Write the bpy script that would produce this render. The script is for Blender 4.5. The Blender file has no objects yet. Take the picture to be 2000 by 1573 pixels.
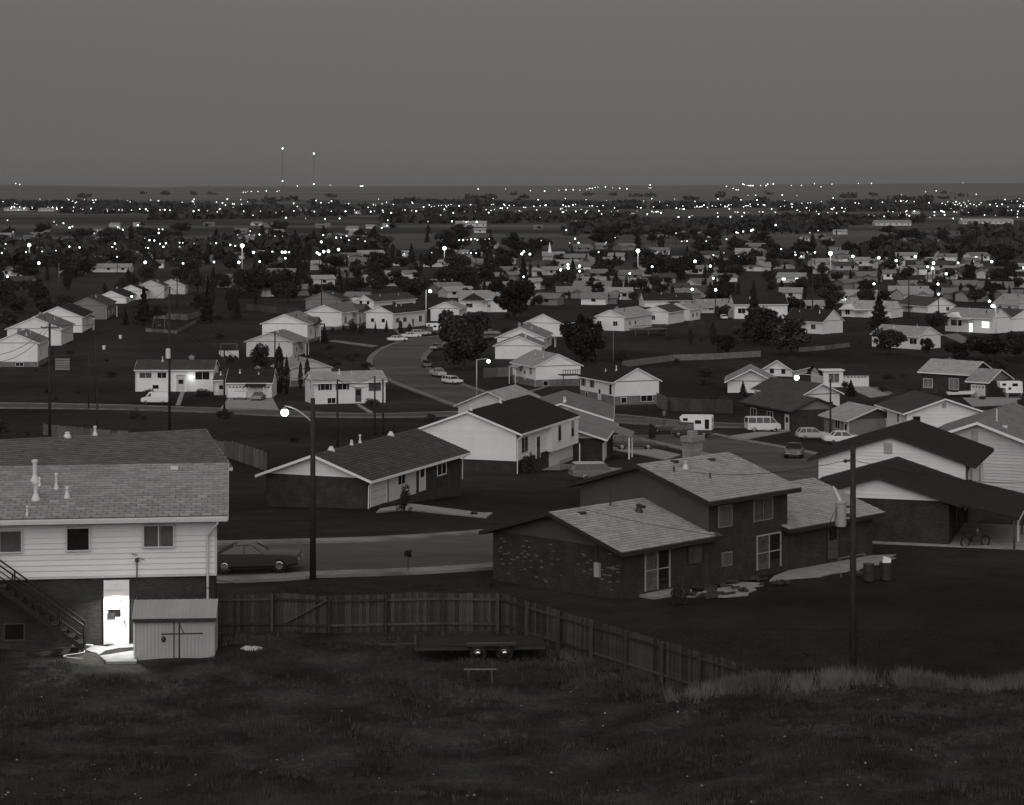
import bpy, bmesh, math, random
import numpy as np
from mathutils import Vector, Matrix
random.seed(7); RNG = np.random.default_rng(7)
SC = bpy.context.scene; COL = SC.collection
# ------------------------------------------------------------------ camera, sky, light, exposure
F, CX, HY, CZ = 4355.0, 1000.0, 362.0, 19.0      # focal length, centre and horizon in photo pixels (2000 x 1573); eye height
cam_d = bpy.data.cameras.new('camera'); cam = bpy.data.objects.new('camera', cam_d); COL.objects.link(cam)
cam.location = (0, 0, CZ); cam.rotation_euler = (math.radians(90), 0, 0)
cam_d.sensor_fit = 'HORIZONTAL'; cam_d.sensor_width = 36.0; cam_d.lens = 36.0 * F / 2000.0
cam_d.shift_x = 0.0; cam_d.shift_y = -(1573 / 2 - HY) / 2000.0
cam_d.clip_start = 1.0; cam_d.clip_end = 60000
SC.camera = cam
SUN_AZ, SUN_EL = math.radians(186), math.radians(30)     # compass bearing of the afterglow behind the camera
W = bpy.data.worlds.new('World'); SC.world = W; W.use_nodes = True
nt = W.node_tree; nt.nodes.clear()
out = nt.nodes.new('ShaderNodeOutputWorld'); bg = nt.nodes.new('ShaderNodeBackground')
sky = nt.nodes.new('ShaderNodeTexSky'); sky.sky_type = 'NISHITA'; sky.sun_disc = False
sky.sun_elevation = math.radians(7); sky.sun_rotation = SUN_AZ
sky.air_density = 1.0; sky.dust_density = 2.0; sky.ozone_density = 1.0; sky.altitude = 1500
bw = nt.nodes.new('ShaderNodeRGBToBW'); tint = nt.nodes.new('ShaderNodeMix'); tint.data_type = 'RGBA'; tint.blend_type = 'MULTIPLY'
tint.inputs[0].default_value = 1.0; tint.inputs[7].default_value = (1.0, 0.972, 0.93, 1)
wtc = nt.nodes.new('ShaderNodeTexCoord'); wsx = nt.nodes.new('ShaderNodeSeparateXYZ'); nt.links.new(wtc.outputs['Generated'], wsx.inputs[0])
def wramp(a, b, c, d):      # dusk: the sky grows lighter, evenly, from the horizon up
    n = nt.nodes.new('ShaderNodeMapRange'); n.interpolation_type = 'SMOOTHSTEP'
    for i, q in zip((1, 2, 3, 4), (a, b, c, d)): n.inputs[i].default_value = q
    nt.links.new(wsx.outputs[2], n.inputs[0]); return n.outputs[0]
wadd = nt.nodes.new('ShaderNodeMath'); wadd.operation = 'ADD'; wlow = nt.nodes.new('ShaderNodeMath'); wlow.operation = 'ADD'; nt.links.new(wramp(.0, .035, .50, .405), wlow.inputs[0]); nt.links.new(wramp(.045, .13, 0, .16), wlow.inputs[1]); nt.links.new(wlow.outputs[0], wadd.inputs[0]); nt.links.new(wramp(.08, .6, 0, 1.9), wadd.inputs[1])
wmul = nt.nodes.new('ShaderNodeMath'); wmul.operation = 'MULTIPLY'; nt.links.new(wadd.outputs[0], wmul.inputs[0]); nt.links.new(bw.outputs[0], wmul.inputs[1])
nt.links.new(sky.outputs[0], bw.inputs[0]); nt.links.new(wmul.outputs[0], tint.inputs[6])
nt.links.new(tint.outputs[2], bg.inputs[0]); bg.inputs[1].default_value = 0.0455
nt.links.new(bg.outputs[0], out.inputs[0])
sun_d = bpy.data.lights.new('sun', 'SUN'); sun = bpy.data.objects.new('sun', sun_d); COL.objects.link(sun)
sun_d.energy = 1.5; sun_d.angle = math.radians(115); sun_d.color = (1.0, 0.972, 0.93)
sdir = Vector((math.sin(SUN_AZ) * math.cos(SUN_EL), math.cos(SUN_AZ) * math.cos(SUN_EL), math.sin(SUN_EL)))
sun.rotation_euler = sdir.to_track_quat('Z', 'Y').to_euler(); sun.location = (0, -40, 80)
vs = SC.view_settings; vs.view_transform = 'Standard'; vs.look = 'None'; vs.gamma = 1.0; vs.exposure = 0.45; vs.use_curve_mapping = False
SC.render.engine = 'CYCLES'; SC.cycles.max_bounces = 5; SC.cycles.diffuse_bounces = 2; SC.cycles.glossy_bounces = 2
SC.cycles.transparent_max_bounces = 6; SC.cycles.use_denoising = True
SC.cycles.sample_clamp_indirect = 3.0; SC.render.film_transparent = False
# ------------------------------------------------------------------ materials (black-and-white place: neutral, slightly warm)
MATS = {}
def nn(nt, t, **k):
    n = nt.nodes.new(t)
    for a, b in k.items(): setattr(n, a, b)
    return n
def g3(v):
    k = min(1.0, max(0.0, (v - .035) / .06)); j = min(1.0, max(0.0, (v - .1) / .25)); return (v, v * (.91 + .055 * k + .035 * j), v * (.85 + .09 * k + .06 * j), 1)
def mat(name, v, rough=0.8, var=0.12, scale=3.0, bump=0.0, bscale=40.0, orand=0.0, spec=0.3, metal=0.0, stretch=(1, 1, 1), island=0.0):
    """plain paint/board/stone: base grey v, with noise variation, optional per-object variation and fine bump"""
    if name in MATS: return MATS[name]
    m = bpy.data.materials.new(name); m.use_nodes = True; t = m.node_tree; b = t.nodes['Principled BSDF']
    b.inputs['Roughness'].default_value = rough; b.inputs['Metallic'].default_value = metal
    b.inputs['Specular IOR Level'].default_value = spec
    tc = nn(t, 'ShaderNodeTexCoord'); mp = nn(t, 'ShaderNodeMapping'); mp.inputs['Scale'].default_value = stretch
    t.links.new(tc.outputs['Object'], mp.inputs[0])
    n = nn(t, 'ShaderNodeTexNoise'); n.inputs['Scale'].default_value = scale; n.inputs['Detail'].default_value = 5
    t.links.new(mp.outputs[0], n.inputs[0])
    r = nn(t, 'ShaderNodeMapRange'); r.inputs[1].default_value = 0.3; r.inputs[2].default_value = 0.7
    r.inputs[3].default_value = 1 - var; r.inputs[4].default_value = 1 + var; t.links.new(n.outputs[0], r.inputs[0])
    last = r.outputs[0]
    if orand:
        oi = nn(t, 'ShaderNodeObjectInfo'); r2 = nn(t, 'ShaderNodeMapRange'); r2.inputs[3].default_value = 1 - orand; r2.inputs[4].default_value = 1 + orand
        t.links.new(oi.outputs['Random'], r2.inputs[0]); mu = nn(t, 'ShaderNodeMath', operation='MULTIPLY')
        t.links.new(last, mu.inputs[0]); t.links.new(r2.outputs[0], mu.inputs[1]); last = mu.outputs[0]
    if island:
        gi = nn(t, 'ShaderNodeNewGeometry'); r3 = nn(t, 'ShaderNodeMapRange'); r3.inputs[3].default_value = 1 - island; r3.inputs[4].default_value = 1 + island
        t.links.new(gi.outputs['Random Per Island'], r3.inputs[0]); mu = nn(t, 'ShaderNodeMath', operation='MULTIPLY')
        t.links.new(last, mu.inputs[0]); t.links.new(r3.outputs[0], mu.inputs[1]); last = mu.outputs[0]
    vm = nn(t, 'ShaderNodeVectorMath', operation='SCALE'); vm.inputs[0].default_value = g3(v)[:3]
    t.links.new(last, vm.inputs['Scale']); t.links.new(vm.outputs[0], b.inputs['Base Color'])
    if bump:
        n2 = nn(t, 'ShaderNodeTexNoise'); n2.inputs['Scale'].default_value = bscale; n2.inputs['Detail'].default_value = 3
        t.links.new(mp.outputs[0], n2.inputs[0])
        bp = nn(t, 'ShaderNodeBump'); bp.inputs['Strength'].default_value = bump; bp.inputs['Distance'].default_value = 0.03
        t.links.new(n2.outputs[0], bp.inputs['Height']); t.links.new(bp.outputs[0], b.inputs['Normal'])
    MATS[name] = m; return m
def brickmat(name, v1, v2, mortar, sc=1.0, rough=0.9):
    if name in MATS: return MATS[name]
    m = bpy.data.materials.new(name); m.use_nodes = True; t = m.node_tree; b = t.nodes['Principled BSDF']; b.inputs['Roughness'].default_value = rough
    b.inputs['Specular IOR Level'].default_value = 0.2
    tc = nn(t, 'ShaderNodeTexCoord'); sx = nn(t, 'ShaderNodeSeparateXYZ'); t.links.new(tc.outputs['Object'], sx.inputs[0])
    ad = nn(t, 'ShaderNodeMath', operation='ADD'); t.links.new(sx.outputs[0], ad.inputs[0]); t.links.new(sx.outputs[1], ad.inputs[1])
    cb = nn(t, 'ShaderNodeCombineXYZ'); t.links.new(ad.outputs[0], cb.inputs[0]); t.links.new(sx.outputs[2], cb.inputs[1])
    br = nn(t, 'ShaderNodeTexBrick'); br.inputs['Scale'].default_value = 1.0
    br.inputs['Color1'].default_value = g3(v1); br.inputs['Color2'].default_value = g3(v2); br.inputs['Mortar'].default_value = g3(mortar)
    br.inputs['Brick Width'].default_value = 0.21 * sc; br.inputs['Row Height'].default_value = 0.075 * sc; br.inputs['Mortar Size'].default_value = 0.006 * sc
    t.links.new(cb.outputs[0], br.inputs[0])
    n = nn(t, 'ShaderNodeTexNoise'); n.inputs['Scale'].default_value = 1.3; n.inputs['Detail'].default_value = 6; t.links.new(tc.outputs['Object'], n.inputs[0])
    r = nn(t, 'ShaderNodeMapRange'); r.inputs[1].default_value = .3; r.inputs[2].default_value = .7; r.inputs[3].default_value = .75; r.inputs[4].default_value = 1.25; t.links.new(n.outputs[0], r.inputs[0])
    vm = nn(t, 'ShaderNodeVectorMath', operation='SCALE'); t.links.new(br.outputs[0], vm.inputs[0]); t.links.new(r.outputs[0], vm.inputs['Scale'])
    t.links.new(vm.outputs[0], b.inputs['Base Color'])
    bp = nn(t, 'ShaderNodeBump'); bp.inputs['Strength'].default_value = .6; bp.inputs['Distance'].default_value = .02
    t.links.new(br.outputs['Fac'], bp.inputs['Height']); bp.invert = True; t.links.new(bp.outputs[0], b.inputs['Normal'])
    MATS[name] = m; return m
def emat(name, strength, sample=False):
    if name in MATS: return MATS[name]
    m = bpy.data.materials.new(name); m.use_nodes = True; t = m.node_tree; t.nodes.clear()
    o = nn(t, 'ShaderNodeOutputMaterial'); e = nn(t, 'ShaderNodeEmission'); e.inputs[0].default_value = (1, .985, .96, 1); e.inputs[1].default_value = strength
    t.links.new(e.outputs[0], o.inputs[0])
    m.cycles.emission_sampling = 'AUTO' if sample else 'NONE'
    MATS[name] = m; return m
def roofmat(name, v, rough=0.9, row=0.2, contrast=0.25):
    """asphalt shingles too far off to pick apart: rows along the slope + granule noise"""
    if name in MATS: return MATS[name]
    m = bpy.data.materials.new(name); m.use_nodes = True; t = m.node_tree; b = t.nodes['Principled BSDF']; b.inputs['Roughness'].default_value = rough
    b.inputs['Specular IOR Level'].default_value = 0.12
    tc = nn(t, 'ShaderNodeTexCoord'); sx = nn(t, 'ShaderNodeSeparateXYZ'); t.links.new(tc.outputs['Object'], sx.inputs[0])
    cb = nn(t, 'ShaderNodeCombineXYZ'); t.links.new(sx.outputs[0], cb.inputs[0]); t.links.new(sx.outputs[1], cb.inputs[1])
    br = nn(t, 'ShaderNodeTexBrick'); br.inputs['Color1'].default_value = g3(v * (1 + contrast * .5)); br.inputs['Color2'].default_value = g3(v * (1 - contrast * .5)); br.inputs['Mortar'].default_value = g3(v * .55)
    br.inputs['Scale'].default_value = 1; br.inputs['Brick Width'].default_value = .33; br.inputs['Row Height'].default_value = row; br.inputs['Mortar Size'].default_value = .012
    t.links.new(cb.outputs[0], br.inputs[0])
    n = nn(t, 'ShaderNodeTexNoise'); n.inputs['Scale'].default_value = .7; n.inputs['Detail'].default_value = 8; t.links.new(tc.outputs['Object'], n.inputs[0])
    r = nn(t, 'ShaderNodeMapRange'); r.inputs[1].default_value = .3; r.inputs[2].default_value = .7; r.inputs[3].default_value = .85; r.inputs[4].default_value = 1.15; t.links.new(n.outputs[0], r.inputs[0])
    oi = nn(t, 'ShaderNodeObjectInfo'); r2 = nn(t, 'ShaderNodeMapRange'); r2.inputs[3].default_value = .85; r2.inputs[4].default_value = 1.15; t.links.new(oi.outputs['Random'], r2.inputs[0])
    mu = nn(t, 'ShaderNodeMath', operation='MULTIPLY'); t.links.new(r.outputs[0], mu.inputs[0]); t.links.new(r2.outputs[0], mu.inputs[1])
    vm = nn(t, 'ShaderNodeVectorMath', operation='SCALE'); t.links.new(br.outputs[0], vm.inputs[0]); t.links.new(mu.outputs[0], vm.inputs['Scale'])
    t.links.new(vm.outputs[0], b.inputs['Base Color']); MATS[name] = m; return m
def glassmat():
    m = bpy.data.materials.new('window_glass'); m.use_nodes = True; t = m.node_tree; t.nodes.clear()
    o = nn(t, 'ShaderNodeOutputMaterial'); mx = nn(t, 'ShaderNodeMixShader'); tr = nn(t, 'ShaderNodeBsdfTransparent'); gl = nn(t, 'ShaderNodeBsdfGlossy')
    tr.inputs[0].default_value = g3(.8); gl.inputs[0].default_value = g3(.8); gl.inputs['Roughness'].default_value = .03
    mx.inputs[0].default_value = .10; t.links.new(tr.outputs[0], mx.inputs[1]); t.links.new(gl.outputs[0], mx.inputs[2]); t.links.new(mx.outputs[0], o.inputs[0])
    return m
M = dict(
    white=mat('white_paint', .78, .6, .05, .8), siding=mat('white_siding', .74, .65, .06, .5, orand=.05), cream=mat('pale_siding', .52, .65, .07, .5, orand=.05),
    greysiding=mat('grey_siding', .20, .7, .08, .5, orand=.05), midsiding=mat('mid_grey_siding', .34, .7, .08, .5, orand=.05), darksiding=mat('dark_siding', .075, .8, .1, .6, orand=.06),
    trim=mat('trim_paint', .55, .6, .05, 2), darktrim=mat('dark_trim', .03, .7, .1, 2), dark=mat('dark_void', .02, .6, .1, 2),
    pane=mat('dark_pane', .018, .06, .1, 1.0, spec=.6), glass=glassmat(), curtain=mat('curtain', .30, .9, .15, 3, orand=.2), curtain_w=mat('white_curtain', .6, .9, .1, 3),
    brick=brickmat('dark_brick', .032, .05, .06), brick2=brickmat('brown_brick', .035, .058, .065), paleb=brickmat('pale_brick', .2, .3, .2), lightbrick=mat('light_brick', .13, .9, .2, 8, bump=.3, orand=.35),
    concrete=mat('concrete', .26, .9, .22, 1.6, bump=.2), found=mat('foundation_concrete', .16, .9, .2, 1.2), kerb=mat('kerb_concrete', .19, .9, .4, .5, bump=.2),
    roof_l=roofmat('light_shingles', .30), roof_m=roofmat('grey_shingles', .19), roof_d=roofmat('dark_grey_shingles', .065), roof_k=roofmat('black_shingles', .026, contrast=.15),
    shingle=mat('asphalt_shingle', .27, .92, .12, 6, bump=.25, bscale=120, orand=.13, spec=.12), shingle2=mat('asphalt_shingle_pale', .31, .92, .12, 6, bump=.25, bscale=120, orand=.16, spec=.12), under=mat('roof_felt', .08, .9, .1, 3, spec=.1),
    wood=mat('weathered_board', .062, .9, .35, 2.2, bump=.4, bscale=18, orand=.4, stretch=(8, 8, 1), spec=.1), pole=mat('creosote_pole', .035, .85, .35, 3, bump=.4, bscale=14, stretch=(6, 6, .6), spec=.2),
    palefence=mat('pale_fence_board', .13, .9, .3, 1.2, orand=.3, stretch=(5, 5, 1)), darkfence=mat('dark_fence_board', .055, .9, .3, 1.2, orand=.3, stretch=(5, 5, 1)),
    metal=mat('galvanised_metal', .5, .45, .12, 2, metal=.4), metal_d=mat('dark_metal', .04, .5, .2, 3), metalp=mat('pale_enamel', .62, .5, .06, 1.5), tin=mat('ribbed_tin', .42, .55, .1, 1.0), tinroof=mat('tin_roof_sheet', .30, .5, .1, 1.2),
    rubber=mat('tyre_rubber', .015, .8, .1, 3), chrome=mat('chrome', .7, .18, .03, 2, metal=1.0), wire=mat('cable', .02, .7, .05, 2),
    car_dark=mat('dark_car_paint', .05, .25, .05, 1, spec=.6), car_mid=mat('mid_car_paint', .16, .25, .05, 1, spec=.6), car_white=mat('white_car_paint', .68, .3, .04, 1, spec=.5), car_pale=mat('pale_car_paint', .42, .3, .04, 1, spec=.5),
    bark=mat('bark', .03, .95, .3, 4, bump=.4), leaf=mat('leaves', .042, .8, .4, .9, orand=.3, spec=.1), leaf2=mat('dark_conifer_needles', .03, .85, .35, .9, orand=.25, spec=.1), leafp=mat('shrub_leaves', .05, .8, .3, 2, orand=.3, spec=.1),
    dry=mat('dry_grass', .085, .9, .45, .35, orand=0, spec=.08), weed=mat('weed_blades', .048, .9, .5, .3, spec=.08), straw=mat('straw_grass', .135, .9, .4, .5, spec=.08), lawnb=mat('lawn_blades', .028, .9, .3, .5, spec=.08), stone=mat('pale_stone', .4, .9, .3, 5),
    lamp=emat('lamp_glow', 7.0), lamp_far=emat('far_lamp_glow', 4.0), lamp_dim=emat('dim_lamp_glow', 1.2), lamp_low=emat('faint_lamp_glow', .55), bulb=emat('porch_bulb', 22.0, True), litwin=emat('lit_window', 1.6), roomlamp=emat('room_lamp', 30.0, True),
)
# ------------------------------------------------------------------ mesh building helpers
class MB:
    def __init__(s, f=None): s.v = []; s.f = []; s.map = f
    def add(s, vs, fs):
        b = len(s.v); s.v += [tuple(s.map(*p)) if s.map else tuple(p) for p in vs]; s.f += [tuple(b + i for i in q) for q in fs]; return s
    def box(s, x0, x1, y0, y1, z0, z1):
        return s.add([(x0, y0, z0), (x1, y0, z0), (x1, y1, z0), (x0, y1, z0), (x0, y0, z1), (x1, y0, z1), (x1, y1, z1), (x0, y1, z1)],
                     [(3, 2, 1, 0), (4, 5, 6, 7), (0, 1, 5, 4), (1, 2, 6, 5), (2, 3, 7, 6), (3, 0, 4, 7)])
    def prism(s, poly, x0, x1, axis='x'):
        n = len(poly); V = []
        for x in (x0, x1):
            for a, b in poly: V.append((x, a, b) if axis == 'x' else ((a, x, b) if axis == 'y' else (a, b, x)))
        return s.add(V, [tuple(range(n))[::-1], tuple(range(n, 2 * n))] + [(i, (i + 1) % n, n + (i + 1) % n, n + i) for i in range(n)])
    def tube(s, p0, p1, r0, r1=None, n=8, cap=True):
        r1 = r0 if r1 is None else r1; p0 = Vector(p0); p1 = Vector(p1); d = (p1 - p0)
        if d.length < 1e-6: return s
        q = d.to_track_quat('Z', 'Y'); V = []
        for p, r in ((p0, r0), (p1, r1)):
            for i in range(n):
                a = 2 * math.pi * i / n; V.append(p + q @ Vector((math.cos(a) * r, math.sin(a) * r, 0)))
        fs = [(i, (i + 1) % n, n + (i + 1) % n, n + i) for i in range(n)]
        if cap: fs += [tuple(range(n))[::-1], tuple(range(n, 2 * n))]
        return s.add(V, fs)
    def path(s, pts, r, n=6):
        for a, b in zip(pts[:-1], pts[1:]): s.tube(a, b, r, r, n)
        return s
    def lathe(s, prof, c=(0, 0, 0), n=12):
        V = []; m = len(prof)
        for r, z in prof:
            for i in range(n):
                a = 2 * math.pi * i / n; V.append((c[0] + r * math.cos(a), c[1] + r * math.sin(a), c[2] + z))
        fs = [(j * n + i, j * n + (i + 1) % n, (j + 1) * n + (i + 1) % n, (j + 1) * n + i) for j in range(m - 1) for i in range(n)]
        fs += [tuple(range(n))[::-1], tuple(range((m - 1) * n, m * n))]
        return s.add(V, fs)
    def mesh(s, name, m):
        me = bpy.data.meshes.new(name); me.from_pydata(s.v, [], s.f); me.materials.append(m); me.update(); return me
    def build(s, name, m, parent=None, smooth=False):
        me = s.mesh(name, m)
        if smooth: me.polygons.foreach_set('use_smooth', [True] * len(me.polygons))
        return link(name, me, parent)
def link(name, me, parent=None, loc=None, rot=None):
    o = bpy.data.objects.new(name, me); COL.objects.link(o)
    if parent is not None: o.parent = parent
    if loc is not None: o.location = loc
    if rot is not None: o.rotation_euler = rot
    return o
def tag(o, label=None, cat=None, group=None, kind=None):
    if label: o['label'] = label
    if cat: o['category'] = cat
    if group: o['group'] = group
    if kind: o['kind'] = kind
    return o
def empty(name, label, cat, loc=(0, 0, 0), rz=0.0, group=None):
    o = link(name, None, None, loc, (0, 0, rz)); o.empty_display_size = .3; return tag(o, label, cat, group)
def copy_tree(o, parent=None):
    c = o.copy(); COL.objects.link(c)
    if parent is not None: c.parent = parent
    for ch in list(o.children): copy_tree(ch, c)
    return c
def np_mesh(name, verts, nper, m):
    """verts: (N*nper,3) array of separate polygons with nper corners"""
    me = bpy.data.meshes.new(name); nv = len(verts); nf = nv // nper
    me.vertices.add(nv); me.vertices.foreach_set('co', np.ascontiguousarray(verts, dtype=np.float32).ravel())
    me.loops.add(nv); me.loops.foreach_set('vertex_index', np.arange(nv, dtype=np.int32))
    me.polygons.add(nf); me.polygons.foreach_set('loop_start', np.arange(0, nv, nper, dtype=np.int32))
    me.update(calc_edges=True); me.materials.append(m); return me
# ------------------------------------------------------------------ terrain
PZ = [(-60, 19.0), (-20, 18.2), (0, 17.2), (15, 14.0), (30, 9.3), (45, 5.0), (58, 2.0), (68, .75), (78, .25), (88, 0.0), (97, 0.0), (106, -.8), (113, -1.35), (129, -1.55),
      (140, -2.2), (152, -3.1), (200, -7.0), (272, -12.2), (330, -16.0), (375, -18.4), (430, -19.4), (480, -19.5), (9000, -19.5)]
PX_ = np.array([p[0] for p in PZ]); PY_ = np.array([p[1] for p in PZ])
RIDGE_U = [-4000, -1500, 0, 200, 300, 380, 700, 1000, 1300, 1500, 1700, 2000, 3500, 6000]
RIDGE_V = [364, 362, 361, 364, 367, 364, 364.5, 363, 362.5, 360.5, 359.5, 357.5, 360, 363]
def sst(a, b, x):
    t = np.clip((x - a) / (b - a), 0, 1); return t * t * (3 - 2 * t)
def gz_np(x, y):
    z = np.interp(y, PX_, PY_)
    # the neighbour's lawn right of the slanting fence lies about a metre lower, behind a grassy bank
    fx = -0.5 + (95 - y) * (9.3 / 15.0)
    low = np.interp(y, [-60, 40, 57, 68, 76, 79.5, 82.5, 89, 93, 106, 113, 129, 140], [0, 0, .6, 1.0, 1.1, 1.05, -.75, -1.0, -1.05, -.25, .15, 0.1, 0])
    wa = sst(2.2, 9.4, x); wb = sst(0.2, 2.6, x - fx); k = sst(79.5, 83, y)
    z = z + low * (wa * (1 - k) + wb * k) * (y < 140)
    # undulating rough foreground
    fg = (1 - sst(92, 98, y)) * sst(-20, 40, y)
    z = z + fg * (.10 * np.sin(x * .9 + y * .35) * np.sin(y * .7 - x * .2) + .05 * np.sin(x * 2.3 + 1.7) * np.sin(y * 1.9 + .4))
    # far ridge
    u = CX + F * x / np.maximum(y, 1)
    zr = CZ - (np.interp(u, RIDGE_U, RIDGE_V) - HY) * 16000 / F
    t = sst(7000, 16000, y)
    z = z * (1 - t) + zr * t
    z = z - 260 * sst(17000, 30000, y)
    return z
def gz(x, y): return float(gz_np(np.array([x], float), np.array([y], float))[0])
def at(u, v, Y): return Vector(((u - CX) / F * Y, Y, CZ - (v - HY) / F * Y))
def hit(u, v, y0=64.0):
    """ground point seen at a photo pixel"""
    ys = np.concatenate([np.arange(y0, 140, .5), np.arange(140, 700, 2), np.geomspace(700, 16000, 900)])
    xs = (u - CX) / F * ys; d = CZ - (v - HY) / F * ys - gz_np(xs, ys)
    i = np.argmax(d <= 0)
    if d[i] > 0: i = len(ys) - 1
    a = ys[max(i - 1, 0)]; b = ys[i]
    for _ in range(25):
        m = (a + b) / 2; x = (u - CX) / F * m
        if CZ - (v - HY) / F * m - gz(x, m) > 0: a = m
        else: b = m
    x = (u - CX) / F * b; return Vector((x, b, gz(x, b)))
def ground_mesh():
    ys = np.concatenate([np.arange(-60, 40, 5), np.arange(40, 140, 1.25), np.arange(140, 500, 5), np.arange(500, 1000, 25), np.geomspace(1000, 30000, 60)])
    ts = np.linspace(-1, 1, 141); hw = np.maximum(85, .5 * ys + 60)
    X = ts[None, :] * hw[:, None]; Y = np.repeat(ys[:, None], len(ts), 1); Z = gz_np(X.ravel(), Y.ravel()).reshape(X.shape)
    me = bpy.data.meshes.new('ground'); nr, nc = X.shape
    V = np.stack([X, Y, Z], -1).reshape(-1, 3); idx = np.arange(nr * nc).reshape(nr, nc)
    Q = np.stack([idx[:-1, :-1], idx[:-1, 1:], idx[1:, 1:], idx[1:, :-1]], -1).reshape(-1, 4)
    me.from_pydata(V.tolist(), [], Q.tolist()); me.polygons.foreach_set('use_smooth', [True] * len(me.polygons))
    m = bpy.data.materials.new('grassland'); m.use_nodes = True; t = m.node_tree; b = t.nodes['Principled BSDF']; b.inputs['Roughness'].default_value = .95; b.inputs['Specular IOR Level'].default_value = .08
    ge = nn(t, 'ShaderNodeNewGeometry'); sx = nn(t, 'ShaderNodeSeparateXYZ'); t.links.new(ge.outputs['Position'], sx.inputs[0])
    def noise(sc, det, vec=None, st=(1, 1, 1)):
        mp = nn(t, 'ShaderNodeMapping'); mp.inputs['Scale'].default_value = st; t.links.new(ge.outputs['Position'], mp.inputs[0])
        n = nn(t, 'ShaderNodeTexNoise'); n.inputs['Scale'].default_value = sc; n.inputs['Detail'].default_value = det; t.links.new(mp.outputs[0], n.inputs[0]); return n.outputs[0]
    def rng(s, a, bb, c, d):
        r = nn(t, 'ShaderNodeMapRange'); r.inputs[1].default_value = a; r.inputs[2].default_value = bb; r.inputs[3].default_value = c; r.inputs[4].default_value = d; t.links.new(s, r.inputs[0]); return r.outputs[0]
    def op(o, a, bb):
        n = nn(t, 'ShaderNodeMath', operation=o)
        for i, q in enumerate((a, bb)):
            if isinstance(q, (int, float)): n.inputs[i].default_value = q
            else: t.links.new(q, n.inputs[i])
        return n.outputs[0]
    rough = op('MULTIPLY', rng(noise(.42, 9), .38, .66, .014, .055), rng(noise(6, 5), .3, .7, .6, 1.4))           # wild slope
    lawn = op('MULTIPLY', op('MULTIPLY', rng(noise(.035, 7), .32, .68, .012, .034), rng(noise(.35, 7), .3, .7, .7, 1.35)), rng(noise(5, 4), .3, .7, .75, 1.25))          # lawns between houses
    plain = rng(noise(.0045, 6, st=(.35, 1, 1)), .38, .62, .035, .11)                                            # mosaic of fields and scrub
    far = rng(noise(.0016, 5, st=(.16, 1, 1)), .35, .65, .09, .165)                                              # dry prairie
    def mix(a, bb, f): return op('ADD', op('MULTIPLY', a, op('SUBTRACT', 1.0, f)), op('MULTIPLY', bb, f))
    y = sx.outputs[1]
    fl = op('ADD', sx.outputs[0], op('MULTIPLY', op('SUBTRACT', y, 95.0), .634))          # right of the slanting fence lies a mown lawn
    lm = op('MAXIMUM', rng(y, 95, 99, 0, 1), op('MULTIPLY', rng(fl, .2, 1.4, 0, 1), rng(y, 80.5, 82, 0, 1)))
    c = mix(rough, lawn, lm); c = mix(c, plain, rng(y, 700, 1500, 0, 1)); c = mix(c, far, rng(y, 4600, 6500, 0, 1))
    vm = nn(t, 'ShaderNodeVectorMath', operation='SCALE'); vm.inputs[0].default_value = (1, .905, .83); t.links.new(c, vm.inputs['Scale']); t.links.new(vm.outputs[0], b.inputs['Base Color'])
    bp = nn(t, 'ShaderNodeBump'); bp.inputs['Strength'].default_value = .6; bp.inputs['Distance'].default_value = .15; t.links.new(noise(3.5, 6), bp.inputs['Height']); t.links.new(bp.outputs[0], b.inputs['Normal'])
    me.materials.append(m); o = link('ground', me); tag(o, kind='structure'); return o
ground_mesh()
# ------------------------------------------------------------------ roads, kerbs, drives
def smooth_path(pts, step=2.0):
    P = [Vector(p) for p in pts]; P = [P[0] * 2 - P[1]] + P + [P[-1] * 2 - P[-2]]; outp = []
    for i in range(1, len(P) - 2):
        n = max(2, int((P[i + 1] - P[i]).length / step))
        for k in range(n):
            t = k / n; a, b, c, d = P[i - 1], P[i], P[i + 1], P[i + 2]
            outp.append(.5 * ((2 * b) + (c - a) * t + (2 * a - 5 * b + 4 * c - d) * t * t + (3 * b - a - 3 * c + d) * t ** 3))
    outp.append(P[-2]); return outp
def ribbon(name, cl, o0, o1, lift, m, thick=0.0, sub=6):
    """a strip from offset o0 to o1 (left negative) along a ground centre line, draped over the terrain"""
    V = []; N = len(cl); k = sub + 1
    for i, p in enumerate(cl):
        a = cl[max(i - 1, 0)]; b = cl[min(i + 1, N - 1)]; t = (b - a); t.normalize(); nrm = Vector((t.y, -t.x))
        for j in range(k):
            q = p + nrm * (o0 + (o1 - o0) * j / sub); V.append((q.x, q.y, gz(q.x, q.y) + lift))
    Fc = [(i * k + j, i * k + j + 1, (i + 1) * k + j + 1, (i + 1) * k + j) for i in range(N - 1) for j in range(sub)]
    if thick:
        n0 = len(V); V += [(x, y, z - thick) for x, y, z in V]
        for i in range(N - 1):
            for j in (0, sub):
                a, b = i * k + j, (i + 1) * k + j; Fc.append((a, b, b + n0, a + n0))
        for i in (0, N - 1):
            for j in range(sub): a, b = i * k + j, i * k + j + 1; Fc.append((a, b, b + n0, a + n0))
    me = bpy.data.meshes.new(name); me.from_pydata(V, [], Fc); me.materials.append(m); o = link(name, me); tag(o, kind='structure'); return o
asph = bpy.data.materials.new('asphalt'); asph.use_nodes = True
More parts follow.
